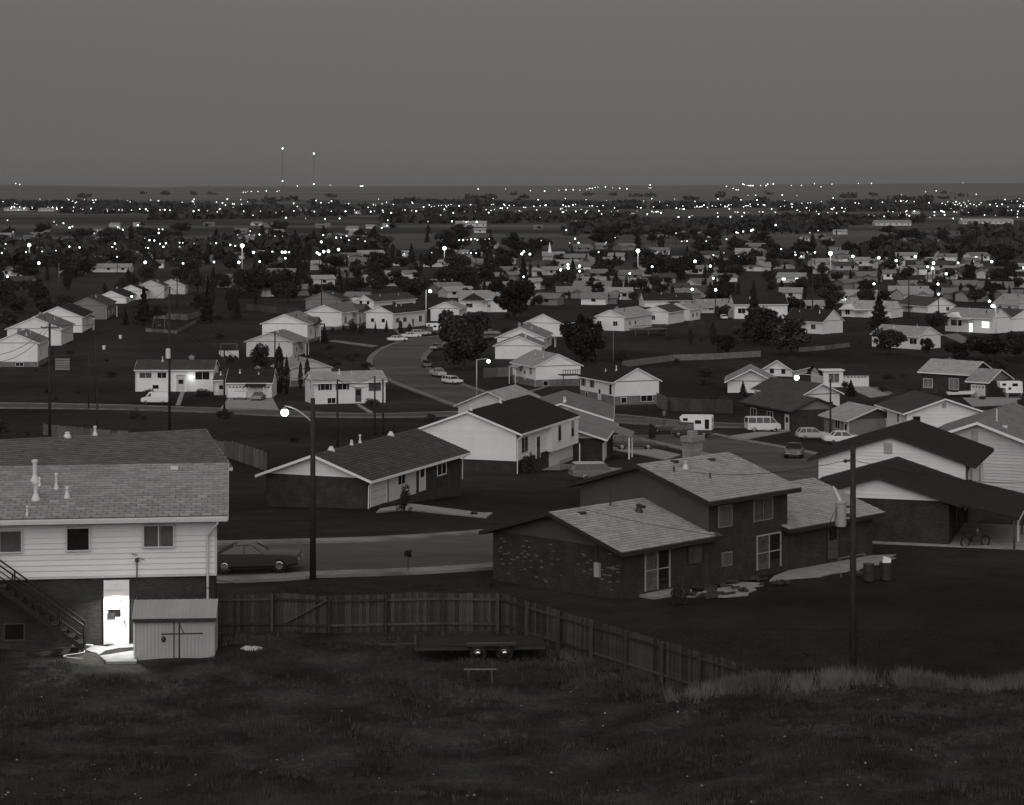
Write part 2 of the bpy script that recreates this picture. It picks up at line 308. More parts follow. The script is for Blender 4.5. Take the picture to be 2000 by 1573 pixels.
def _asphalt():
    t = asph.node_tree; b = t.nodes['Principled BSDF']; b.inputs['Roughness'].default_value = .85; b.inputs['Specular IOR Level'].default_value = .25
    ge = nn(t, 'ShaderNodeNewGeometry'); res = []
    for sc, st, lo, hi in ((.12, (.25, 1, 1), .65, 1.3), (1.1, (.5, 1, 1), .85, 1.15), (14, (1, 1, 1), .85, 1.15)):
        mp = nn(t, 'ShaderNodeMapping'); mp.inputs['Scale'].default_value = st; t.links.new(ge.outputs['Position'], mp.inputs[0])
        n = nn(t, 'ShaderNodeTexNoise'); n.inputs['Scale'].default_value = sc; n.inputs['Detail'].default_value = 6; t.links.new(mp.outputs[0], n.inputs[0])
        r = nn(t, 'ShaderNodeMapRange'); r.inputs[1].default_value = .33; r.inputs[2].default_value = .67; r.inputs[3].default_value = lo; r.inputs[4].default_value = hi; t.links.new(n.outputs[0], r.inputs[0]); res.append(r.outputs[0])
    a = nn(t, 'ShaderNodeMath', operation='MULTIPLY'); t.links.new(res[0], a.inputs[0]); t.links.new(res[1], a.inputs[1])
    c = nn(t, 'ShaderNodeMath', operation='MULTIPLY'); t.links.new(a.outputs[0], c.inputs[0]); t.links.new(res[2], c.inputs[1])
    vm = nn(t, 'ShaderNodeVectorMath', operation='SCALE'); vm.inputs[0].default_value = g3(.078)[:3]; t.links.new(c.outputs[0], vm.inputs['Scale']); t.links.new(vm.outputs[0], b.inputs['Base Color'])
_asphalt()
def v2(u, v): p = hit(u, v); return Vector((p.x, p.y))
R1 = smooth_path([Vector((-75, 120)), Vector((-45, 120)), Vector((-25, 120.2)), Vector((-13, 121)), Vector((-2, 124.5)), Vector((8.5, 136)), Vector((19, 158)), Vector((26.5, 185)), Vector((28, 215)), Vector((25, 250)), Vector((20, 288))])
R2 = smooth_path([v2(-150, 792), v2(200, 797), v2(430, 803), v2(600, 811), v2(760, 813), v2(900, 809), v2(1000, 808), v2(1130, 812), v2(1250, 824), v2(1400, 832), v2(1560, 832), v2(1750, 822), v2(1900, 812), v2(2150, 798)])
R3 = smooth_path([v2(985, 800), v2(905, 775), v2(840, 752), v2(790, 727), v2(775, 703), v2(800, 680), v2(850, 664), v2(930, 657), v2(1010, 655)])
M['kerb2'] = mat('worn_kerb', .15, .9, .3, .6)
def road(cl, w, lift, kl, kr, side_w=1.3, km='kerb'):
    ribbon('road', cl, -w / 2, w / 2, lift, asph)
    if kl: ribbon('kerb', cl, -w / 2 - side_w, -w / 2, lift + .12, M[km], .3, 2)
    if kr: ribbon('kerb', cl, w / 2, w / 2 + side_w, lift + .12, M[km], .3, 2)
road(R1[:int(len(R1))], 10.6, .05, True, True)
road(R2, 10.0, .07, True, True, 1.1, 'kerb2'); road(R3, 10.5, .09, True, True, 1.3, 'kerb2')
def patch(name, px, lift, m, thick=.1):
    """flat slab on the ground with its outline given by ground points"""
    P = [hit(u, v) for u, v in px]; n = len(P)
    V = [(p.x, p.y, p.z + lift) for p in P] + [(p.x, p.y, p.z + lift - thick - .2) for p in P]
    Fc = [tuple(range(n))] + [(i, (i + 1) % n, n + (i + 1) % n, n + i) for i in range(n)]
    me = bpy.data.meshes.new(name); me.from_pydata(V, [], Fc); me.materials.append(m); o = link(name, me); tag(o, kind='structure'); return o
# ------------------------------------------------------------------ houses
def axes(az):
    a = math.radians(az); return Vector((math.sin(a), math.cos(a)))
def solve(C, d, u):
    k = (u - CX) / F; return (k * C.y - C.x) / (d.x - k * d.y)
TAB = {}
def tab_mesh(w, d, th, m):
    key = (round(w, 3), round(d, 3), th, m.name)
    if key not in TAB:
        TAB[key] = MB().add([(0, 0, 0), (w, 0, 0), (w, d, -.004), (0, d, -.004), (.004, 0, th), (w - .004, 0, th), (w - .004, d, .006), (.004, d, .006)],
                            [(3, 2, 1, 0), (4, 5, 6, 7), (0, 1, 5, 4), (1, 2, 6, 5), (2, 3, 7, 6), (3, 0, 4, 7)]).mesh('shingle', m)
    return TAB[key]
M['shingle_p'] = mat('pale_asphalt_shingle', .33, .92, .12, 6, bump=.25, bscale=120, orand=.13, spec=.12)
for nm_, v_ in (('shingle', .285), ('shingle_p', .33), ('shingle_g', .122), ('shingle_d', .075)): M[nm_ + '_i'] = mat(nm_ + '_courses', v_, .92, .12, 6, bump=.25, bscale=120, spec=.12, island=.17)
HB = []          # where each built house shows in the photograph (used to keep scattered trees from standing in front of it)
class House:
    def __init__(s, label, uC, vC, az, uG=None, uL=None, W=None, L=None, eave=None, h=None, pitch=.34, wall='siding', roof='roof_l', fascia='white', found='found', fh=0.0,
                 gable=None, over=.5, side=None, name='house', C=None, gline=True, depth=1.6, cat='house', group=None, near=False, gover=None, base=None, z0=None):
        s.C = Vector(C) if C is not None else hit(uC, vC)
        if z0 is not None: s.C.z = z0
        s.sg = side if side else (1 if (uG is None or uG < uC) else -1)
        d = axes(az); e = axes(az - 90 * s.sg)
        s.W = W if W else solve(s.C, e, uG); s.L = L if L else solve(s.C, d, uL)
        s.h = h if h else (vC - eave) * s.C.y / F
        s.pitch = pitch; s.over = over; s.gover = over if gover is None else gover; s.near = near; s.fh = fh
        s.root = empty(name, label, cat, s.C, math.atan2(d.y, d.x), group)
        s.d, s.e = d, e
        print('HOUSE %-46s Z=%.0f W=%.1f L=%.1f h=%.1f z=%.1f' % (label[:46], s.C.y, s.W, s.L, s.h, s.C.z))
        Wd, L_, hh, sg = s.W, s.L, s.h, s.sg; hr = hh + Wd / 2 * pitch; s.hr = hr
        fy = (lambda x, y, z: (x, y * sg, z)); s.fy = fy
        wm = M[wall]; s.wm = wm
        if fh > 0: MB(fy).box(.03, L_ - .03, .03, Wd - .03, -depth, fh).build('foundation', M[found], s.root)
        z0 = fh if fh > 0 else -depth
        s.wall = MB(fy).prism([(0, z0), (Wd, z0), (Wd, hh), (Wd / 2, hr), (0, hh)], 0, L_).build('wall', wm, s.root)
        if gable:
            MB(fy).prism([(-.01, hh + .02), (Wd + .01, hh + .02), (Wd / 2, hr)], -.035, 0).build('gable', M[gable], s.root)
        if gline and not near: MB(fy).box(-.05, -.001, 0, Wd, hh - .05, hh + .05).build('trim_board', M['darksiding'], s.root)
        t = .13; o = over; go = s.gover; off = .02
        b = MB(fy)
        S = [(-o, hh - o * pitch + off), (Wd / 2, hr + off), (Wd / 2, hr + off + t), (-o, hh - o * pitch + off + t)]
        N = [(Wd + o, hh - o * pitch + off), (Wd / 2, hr + off), (Wd / 2, hr + off + t), (Wd + o, hh - o * pitch + off + t)]
        b.prism(S, -go, L_ + go).prism(N[::-1], -go, L_ + go)
        s.roof = b.build('roof', M[roof], s.root)
        if fascia:
            b = MB(fy)
            for x in (-go - .035, L_ + go + .002):
                b.prism([(-o, hh - o * pitch - .05), (Wd / 2, hr - .05), (Wd / 2, hr + off + t - .01), (-o, hh - o * pitch + off + t - .01)], x, x + .033)
                b.prism([(Wd + o, hh - o * pitch - .05), (Wd / 2, hr - .05), (Wd / 2, hr + off + t - .01), (Wd + o, hh - o * pitch + off + t - .01)][::-1], x, x + .033)
            b.box(-go, L_ + go, -o - .05, -o - .002, hh - o * pitch - .07, hh - o * pitch + t - .01)
            b.box(-go, L_ + go, Wd + o + .002, Wd + o + .05, hh - o * pitch - .07, hh - o * pitch + t - .01)
            b.build('fascia', M[fascia], s.roof)
        pts = []
        for x_ in (0, L_):
            for y_, z_ in ((0, 0), (Wd, 0), (Wd / 2, hr)):
                q = Vector((s.C.x, s.C.y)) + d * x_ + e * y_; pts.append((CX + F * q.x / q.y, HY + F * (CZ - s.C.z - z_) / q.y))
        HB.append((min(p[0] for p in pts), max(p[0] for p in pts), min(p[1] for p in pts), max(p[1] for p in pts)))
        if near: s.boards(wm)
    def fmap(s, face):
        sg, L_, Wd = s.sg, s.L, s.W
        if face == 'S': return lambda a, o, z: (a, -o * sg, z)
        if face == 'G': return lambda a, o, z: (-o, a * sg, z)
        if face == 'E': return lambda a, o, z: (L_ + o, a * sg, z)
        return lambda a, o, z: (a, (Wd + o) * sg, z)
    def boards(s, m, pitch_h=.22, faces=('S', 'G'), zlo=None):
        z0 = zlo if zlo is not None else s.fh
        for face in faces:
            f = s.fmap(face); span = s.L if face == 'S' else s.W; top = s.h if face == 'S' else s.hr
            z = z0; me = None; i = 0
            while z < top - .03:
                z1 = min(z + pitch_h, top - .005)
                def ends(zz):
                    if face == 'S' or zz <= s.h: return 0.0, span
                    k = (zz - s.h) / s.pitch; return k, span - k
                a0, a1 = ends(z); b0, b1 = ends(z1)
                if b1 - b0 < .02: b0 = b1 = (a0 + a1) / 2
                if face == 'S' or z1 <= s.h:
                    if me is None:
                        me = MB(f).add([(a0, 0, 0), (a1, 0, 0), (a1, .045, 0), (a0, .045, 0), (b0, 0, pitch_h), (b1, 0, pitch_h), (b1, .008, pitch_h), (b0, .008, pitch_h)],
                                       [(3, 2, 1, 0), (4, 5, 6, 7), (0, 1, 5, 4), (1, 2, 6, 5), (2, 3, 7, 6), (3, 0, 4, 7)]).mesh('siding_board', m)
                    o = link('siding_board', me, s.root, (0, 0, z))
                    if z + pitch_h > top: o.scale.z = (top - z) / pitch_h
                else:
                    MB(f).add([(a0, 0, z), (a1, 0, z), (a1, .045, z), (a0, .045, z), (b0, 0, z1), (b1, 0, z1), (b1, .008, z1), (b0, .008, z1)],
                              [(3, 2, 1, 0), (4, 5, 6, 7), (0, 1, 5, 4), (1, 2, 6, 5), (2, 3, 7, 6), (3, 0, 4, 7)]).build('siding_board', m, s.root)
                z = z1
    def win(s, face, a, z, w, h, kind='w', frame='white', centre=True, frac=True):
        """an opening centred at a (fraction of the wall from the near corner), its sill at z"""
        f = s.fmap(face); span = s.L if face in 'SN' else s.W
        c = a * span if frac else a; x0, x1 = c - w / 2, c + w / 2; P = s.root; fr = M[frame]; k = .05 if s.near else 0
        if kind in ('w', 'c', 's', 'lit', 'cw', 'k'):
            t = .06; b = MB(f)
            for q in ((x0 - t, x1 + t, z - t, z), (x0 - t, x1 + t, z + h, z + h + t), (x0 - t, x0, z, z + h), (x1, x1 + t, z, z + h)): b.box(q[0], q[1], 0, .05 + k, q[2], q[3])
            if w > 1.1: b.box(c - .025, c + .025, 0, .045 + k, z, z + h)
            wd = b.build('window', fr, P)
            if kind in ('c', 'cw'):
                n = max(6, int(w / .11)); pts = []
                b = MB(f); off = [(.012 + .022 * (i % 2)) + k * .3 for i in range(n + 1)]
                gap = n // 2 if kind == 'c' and w > 1.1 else -1
                for i in range(n):
                    if i == gap: continue
                    xa, xb = x0 + w * i / n, x0 + w * (i + 1) / n
                    b.add([(xa, off[i], z), (xb, off[i + 1], z), (xb, off[i + 1], z + h), (xa, off[i], z + h)], [(0, 1, 2, 3)])
                b.build('curtain', M['curtain' if kind == 'c' else 'curtain_w'], wd)
                MB(f).box(x0, x1, .04 + k * .5, .043 + k * .5, z, z + h).build('pane', M['glass'], wd)
            else:
                MB(f).box(x0, x1, 0, .022 + k, z, z + h).build('pane', M['litwin' if kind == 'lit' else 'pane'], wd)
            if kind == 's':
                for q in (x0 - t - .36, x1 + t + .02): MB(f).box(q, q + .34, 0, .04 + k, z - .05, z + h + .05).build('shutter', M['darktrim'], wd)
        elif kind in ('d', 'dd'):
            b = MB(f); t = .08
            for q in ((x0 - t, x0, z, z + h), (x1, x1 + t, z, z + h), (x0 - t, x1 + t, z + h, z + h + t)): b.box(q[0], q[1], 0, .05 + k, q[2], q[3])
            dr = b.build('door_frame', fr, P)
            MB(f).box(x0, x1, 0, .025 + k, z, z + h).build('door', M['darksiding' if kind == 'dd' else 'trim'], dr)
            MB(f).box(x0 + .15, x1 - .15, .025 + k, .03 + k, z + h * .5, z + h * .85).build('pane', M['pane'], dr)
        elif kind in ('g', 'gw'):
            b = MB(f); t = .1
            for q in ((x0 - t, x0, z, z + h), (x1, x1 + t, z, z + h), (x0 - t, x1 + t, z + h, z + h + t)): b.box(q[0], q[1], 0, .05 + k, q[2], q[3])
            dr = b.build('garage_door', fr, P)
            for i in range(4): MB(f).box(x0, x1, 0, .02 + k, z + h * i / 4 + .012, z + h * (i + 1) / 4 - .012).build('panel', M['white' if kind == 'gw' else 'trim'], dr)
            n = max(2, int(w / .6))
            for i in range(n):
                q = x0 + w * (i + .5) / n; MB(f).box(q - .16, q + .16, .02 + k, .03 + k, z + h * .8, z + h * .9).build('pane', M['pane'], dr)
        elif kind == 'v':   # gable louvre
            b = MB(f)
            for i in range(5): b.box(x0, x1, 0, .04 + k, z + h * i / 5, z + h * (i + .7) / 5)
            b.build('vent', M['midsiding'], P)
    def slope_pt(s, a, frac, up=0.0):
        """point on the near roof slope: a along the length (m), frac 0 eave .. 1 ridge"""
        y = -s.over + (s.W / 2 + s.over) * frac; z = s.h - s.over * s.pitch + (s.W / 2 + s.over) * frac * s.pitch + .15 + up
        return (a, y * s.sg, z)
    def vent(s, a, frac, h=.5, r=.06, m='metalp', flared=True):
        p = Vector(s.slope_pt(a, frac, -.05)); b = MB()
        if flared: b.lathe([(r * 2.4, -.05), (r * 2.2, .08), (r * 1.1, .3), (r, .34), (r, h), (r * 1.5, h + .01), (r * 1.5, h + .1), (r * .6, h + .13)], p, 10)
        else: b.lathe([(r * 1.6, -.05), (r * 1.5, .06), (r, .08), (r, h)], p, 10)
        b.build('vent_pipe', M[m], s.roof)
    def boxvent(s, a, frac, m='metalp'):
        x, y, z = s.slope_pt(a, frac, -.04); MB().box(x - .16, x + .16, y - .16, y + .16, z, z + .16).build('roof_vent', M[m], s.roof)
    def shingles(s, course=.24, w=.46, limit=295, m=('shingle', 'shingle2'), far=False, clip=None):
        """overlapping shingle tabs over the slope that faces the camera"""
        ln = (s.W / 2 + s.over) * math.sqrt(1 + s.pitch ** 2); n = int(ln / course); ang = math.atan(s.pitch)
        x0, x1 = -s.gover - .02, s.L + s.gover + .02; ntab = int((x1 - x0) / w) + 1; items = []
        for i in range(n):
            f = i / n; shift = (0 if i % 2 else w / 2) + random.uniform(-.03, .03)
            x = x0 - (w - shift if shift else 0)
            while x < x1:
                a, b = max(x, x0), min(x + w, x1)
                if b - a > .06: items.append((f, a, b))
                x += w
        if clip: items = [q for q in items if clip(q)]
        items.sort(key=lambda q: q[0]); rest = MB()
        step = max(1, math.ceil(len(items) / limit)); cnt = 0
        for k, (f, a, b) in enumerate(items):
            x, y, z = s.slope_pt(a, f, .003); full = abs((b - a) - w) < .01
            if k < limit and full:
                o = link('shingle', tab_mesh(w - .02, course * 1.06, .042, M[m[k * 7 % 5 > 2]]), s.roof, (x, y, z), (ang * s.sg if s.sg > 0 else 0, 0, 0))
                if s.sg < 0: o.rotation_euler = (-ang, 0, 0); o.scale.y = -1
            else:
                c, sn = math.cos(ang), math.sin(ang); dd = course * 1.06; V = []
                jz = random.uniform(0, .008)
                for (px, py, pz) in ((0, 0, 0), (b - a - .012, 0, 0), (b - a - .012, dd, 0), (0, dd, 0), (0, 0, .042), (b - a - .012, 0, .042), (b - a - .012, dd, .006), (0, dd, .006)):
                    V.append((x + px, y + (py * c - pz * sn) * s.sg, z + jz + py * sn + pz * c))
                rest.add(V, [(3, 2, 1, 0), (4, 5, 6, 7), (0, 1, 5, 4), (1, 2, 6, 5), (2, 3, 7, 6), (3, 0, 4, 7)])
        if rest.v: tag(rest.build('shingle_courses', M[m[0] + '_i'], s.roof), kind='stuff')
    def gutter(s, a=None):
        """gutter with a downspout at one end of the near eave"""
        z = s.h - s.over * s.pitch
        b = MB(s.fy); b.box(-s.gover, s.L + s.gover, -s.over - .16, -s.over - .055, z - .07, z + .07); b.build('gutter', M['trim'], s.roof)
        if a is not None:
            sg = s.sg
            MB().path([(a, -(s.over + .1) * sg, z - .05), (a, -(s.over + .1) * sg, z - .2), (a, -.12 * sg, z - .75), (a, -.12 * sg, .05)], .045).build('downspout', M['trim'], s.root)
    def add_box(s, name, face, a0, a1, o0, o1, z0, z1, m, parent=None):
        return MB(s.fmap(face)).box(a0, a1, o0, o1, z0, z1).build(name, M[m], parent or s.root)
    def chimney(s, x, y, h, w=.9, m='paleb'):
        z = s.h + (s.W / 2 - abs(y - s.W / 2)) * s.pitch
        b = MB(s.fy); b.box(x - w / 2, x + w / 2, y - w / 3, y + w / 3, z - .8, z + h - .2); b.box(x - w / 2 - .08, x + w / 2 + .08, y - w / 3 - .08, y + w / 3 + .08, z + h - .45, z + h - .15)
        b.box(x - .2, x + .2, y - .2, y + .2, z + h - .15, z + h + .12); b.build('chimney', M[m], s.roof)

# ---- left foreground house, seen from its back yard
def left_house():
    az = 83.0                                       # its long wall runs to the right and slightly away
    p = at(402, 1250, 92.5); d = axes(az); L = 15.0
    C = Vector((p.x, p.y, 0.0)); C = C + Vector((0.35 * d.x, .35 * d.y, 0)) - Vector((d.x * L, d.y * L, 0)); C.z = 0.0
    H = House('two-storey house with pale lapped siding over dark brick and a lit back door', 0, 0, az, C=C, W=8.6, L=L, h=5.42, side=1, wall='darksiding', roof='under', fascia='trim', over=.62, gover=.55, pitch=.315, gline=False, name='house')
    r = H.root
    bz = 2.92
    # brick lower storey, siding upper storey that stands proud
    H.add_box('brick_storey', 'S', -.01, L + .01, 0, .02, -1.0, bz, 'brick')
    MB(H.fmap('E')).box(-.02, 8.6, 0, .02, -1, bz).build('brick_storey', M['brick'], r)
    H.add_box('upper_wall', 'S', -.02, L + .10, 0, .10, bz, H.h - .02, 'siding')
    n = 11; ph = (H.h - bz) / n
    me = MB(H.fmap('S')).add([(-.02, .10, 0), (L + .10, .10, 0), (L + .10, .148, 0), (-.02, .148, 0), (-.02, .10, ph), (L + .10, .10, ph), (L + .10, .108, ph), (-.02, .108, ph)],
            [(3, 2, 1, 0), (4, 5, 6, 7), (0, 1, 5, 4), (1, 2, 6, 5), (2, 3, 7, 6), (3, 0, 4, 7)]).mesh('siding_board', M['siding'])
    for i in range(n): link('siding_board', me, r, (0, 0, bz + i * ph))
    H.add_box('band_board', 'S', -.02, L + .1, .0, .15, bz - .10, bz - .003, 'trim')
    H.add_box('corner_board', 'S', L + .02, L + .11, .0, .15, bz, H.h - .3, 'trim')
    def ax(u, v=1100): # distance along the wall for a photo column
        q = solve(H.C, H.d, u); return q
    old = H.near; H.near = True
    def up(u0, u1, v0, v1, kind):
        a0, a1 = ax(u0), ax(u1); Y = H.C.y + H.d.y * (a0 + a1) / 2; z0 = CZ - (v1 - HY) / F * Y; z1 = CZ - (v0 - HY) / F * Y
        f = H.fmap; H.fmap = lambda face: (lambda a, o, z: (a, -(o + .145), z))
        H.win('S', (a0 + a1) / 2, z0, a1 - a0, z1 - z0, kind, 'trim', frac=False); H.fmap = f
    up(-42, 42, 1037, 1077, 'c'); up(132, 174, 1031, 1073, 'w'); up(282, 338, 1026, 1066, 'c')
    # service mast, meter
    a = ax(268); b = MB(); b.tube((a, -.22, 1.95), (a, -.22, 3.5), .025); b.lathe([(.05, 3.45), (.09, 3.51), (.07, 3.61), (.02, 3.63)], (a, -.22, 0)); b.tube((a - .22, -.2, 3.8), (a + .02, -.2, 3.75), .015)
    b.build('service_mast', M['metal_d'], r); MB().box(a - .13, a + .13, -.16, 0, 1.4, 1.78).build('electric_meter', M['metal_d'], r)
    MB().tube((a, -.17, 1.6), (a, -.24, 1.6), .08, .07, 12).build('meter_dial', M['metalp'], r)
    # roof
    H.shingles(.245, .45, 300); H.gutter(); z = H.h - H.over * H.pitch
    a = L - .12; MB().path([(a + .25, -.7, z), (a + .25, -.7, z - .18), (a - .15, -.22, z - .75), (a - .15, -.22, 2.4), (a - .15, -.1, 2.3), (a - .15, -.1, .05)], .05, 8).build('downspout', M['trim'], r)
    for u, v, hh, rr in ((68, 942, .85, .09), (70, 978, .7, .085), (77, 952, .32, .04), (110, 958, .62, .05), (131, 976, .42, .06), (53, 1010, .35, .035)):
        # find the fraction up the slope
        best = min(((fr, abs(HY + F * (CZ - (H.h - H.over * H.pitch + (H.W / 2 + H.over) * fr * H.pitch + .15)) / (H.C.y + (H.W / 2 + H.over) * fr) - v)) for fr in np.linspace(.02, .98, 97)), key=lambda q: q[1])[0]
        Y = H.C.y + (H.W / 2) * best; k = (u - CX) / F
        yy = -H.over + (H.W / 2 + H.over) * best
        P0 = Vector((H.C.x, H.C.y)) + H.e * yy; t = solve(P0, H.d, u); H.vent(t, best, hh, rr)
    P0 = Vector((H.C.x, H.C.y)) + H.e * 3.3; H.boxvent(solve(P0, H.d, 340), .9)
    # lit doorway: opening lined with a small bright lobby behind
    a0, a1 = ax(206), ax(249); zt = 2.33
    lob = MB(H.fmap('S'))
    fr = MB(H.fmap('S')); t = .07
    for q in ((a0 - t, a0, 0, zt), (a1, a1 + t, 0, zt), (a0 - t, a1 + t, zt, zt + .38)): fr.box(q[0], q[1], .0, .11, q[2], q[3])
    dr = fr.build('door_frame', M['white'], r)
    MB(H.fmap('S')).box(a0, a1, .021, .05, .02, zt).build('door', M['white'], dr)
    MB(H.fmap('S')).box(a0 + .12, a0 + .62, .05, .062, 1.2, 1.95).build('pane', M['pane'], dr)
    MB(H.fmap('S')).box(a0 + .03, a0 + .58, .062, .09, 1.5, 1.95).build('blind', M['white'], dr)
    MB(H.fmap('S')).box(a0 + .08, a0 + .4, .062, .08, 1.12, 1.36).build('mail_flap', M['metal_d'], dr)
    MB(H.fmap('S')).tube((a1 - .12, .05, 1.0), (a1 - .12, .12, 1.0), .035).build('door_knob', M['chrome'], dr)
    # lamp under the siding band lights the door and the slab
    lz = zt + .2; la = (a0 + a1) / 2 + .02
    bl = MB(H.fmap('S')); bl.box(la - .09, la + .09, .11, .2, lz - .05, lz + .05); bx = bl.build('porch_lamp', M['white'], r)
    ld = bpy.data.lights.new('porch_light', 'AREA'); ld.energy = 125; ld.size = .35; ld.spread = math.radians(150); ld.color = (1, .985, .96)
    lo = bpy.data.objects.new('porch_light', ld); COL.objects.link(lo); lo.parent = r; lo.location = (la, -.62, zt + .22); lo.rotation_euler = (math.radians(-26), 0, 0)
    # basement window and stair left
    H.near = False; H.win('S', ax(28), .35, .75, .62, 'w', 'darksiding', frac=False)
    # outside wooden stair from the upper floor down to the right
    st = MB(); s0 = ax(-15); n = 11
    sx, sz = s0, 3.0; ex, ez = ax(168), .15
    rails = MB()
    for yy in (-1.35, -.45):
        st.prism([(sx, sz - .12), (ex, ez - .12), (ex, ez + .12), (sx, sz + .12)], yy - .03, yy + .03, 'y')
        rails.tube((sx, yy, sz + .95), (ex, yy, ez + .95), .035); rails.tube((sx, yy, sz + .5), (ex, yy, ez + .5), .025)
        for k in range(5):
            q = k / 4; x = sx + (ex - sx) * q; zz = sz + (ez - sz) * q; rails.tube((x, yy, zz), (x, yy, zz + .98), .035)
    stair = st.build('stair_stringer', M['dark'], r); rails.build('handrail', M['dark'], stair)
    tm = MB().box(-.14, .14, -1.4, -.4, -.02, .02).mesh('stair_tread', M['dark'])
    for k in range(n):
        q = (k + .5) / n; link('stair_tread', tm, stair, (sx + (ex - sx) * q, 0, sz + (ez - sz) * q + .1))
    ln = MB(); ln.box(s0 - 3, s0, -1.5, -.15, 2.87, 3.0); 
    for x in (s0 - .1, s0 - 2.9): ln.box(x - .06, x + .06, -1.45, -1.33, 0, 3.95)
    ln.box(s0 - 3, s0, -1.45, -1.4, 3.85, 3.95); ln.build('landing', M['dark'], r)
    H.near = old; return H, ax
LH, lax = left_house()
# slab by the lit door
def local_slab(H, name, pts, z0, z1, m, follow=False):
    V = []
    rz = H.root.rotation_euler.z; c, sn = math.cos(rz), math.sin(rz)
    w = [(H.C.x + x * c - y * sn, H.C.y + x * sn + y * c) for x, y in pts]; n = len(w)
    V = [(x, y, H.C.z + z0) for x, y in w] + [(x, y, H.C.z + z1) for x, y in w]
    if follow: V = [(x, y, gz(x, y) - .4) for x, y in w] + [(x, y, gz(x, y) + .05) for x, y in w]
    me = bpy.data.meshes.new(name); me.from_pydata(V, [], [tuple(range(n))[::-1], tuple(range(n, 2 * n))] + [(i, (i + 1) % n, n + (i + 1) % n, n + i) for i in range(n)]); me.materials.append(M[m]); return tag(link(name, me), kind='structure')
a0, a1 = lax(170), lax(262)
local_slab(LH, 'patio', [(a0 + .3, -.03), (a1 + .3, -.03), (a1 + .25, -3.5), (a0 + 1.0, -3.4), (a0 + .5, -1.7), (a0, -1.0)], -.3, .06, 'concrete')
# roof of the house across the street, behind
def second_house():
    az = 63.0; Y = 147.0; zr = 2.35
    pr = at(402, 838, CZ and (CZ - zr) * F / (838 - HY)); d = axes(az); e = axes(az - 90)
    Wd = 9.6; L = 20.0; pitch = .38
    P = Vector((pr.x, pr.y)) - d * (L + .5) - e * (Wd / 2)
    h = 2.75; z = zr - (h + Wd / 2 * pitch) - .15
    H = House('long house across the street whose grey shingle roof shows above the near roof', 0, 0, az, C=(P.x, P.y, z), W=Wd, L=L, h=h, side=1, wall='brick2', roof='roof_m', fascia='trim', pitch=pitch, gline=False, depth=2.5)
    H.shingles(.26, .5, 300, ('shingle_g', 'shingle_g'))
    H.vent(solve(Vector((P.x, P.y)) + H.e * Wd / 2, d, 131), .985, .25, .12); H.vent(solve(Vector((P.x, P.y)) + H.e * Wd / 2, d, 185), .985, .55, .08)
    H.win('S', .3, 1.0, 1.4, 1.1); H.win('S', .55, 1.0, 1.4, 1.1); H.win('S', .8, 0, .95, 2.0, 'd')
    return H
M['shingle_g'] = mat('asphalt_shingle_grey', .122, .92, .14, 6, orand=.16, spec=.12)
second_house()

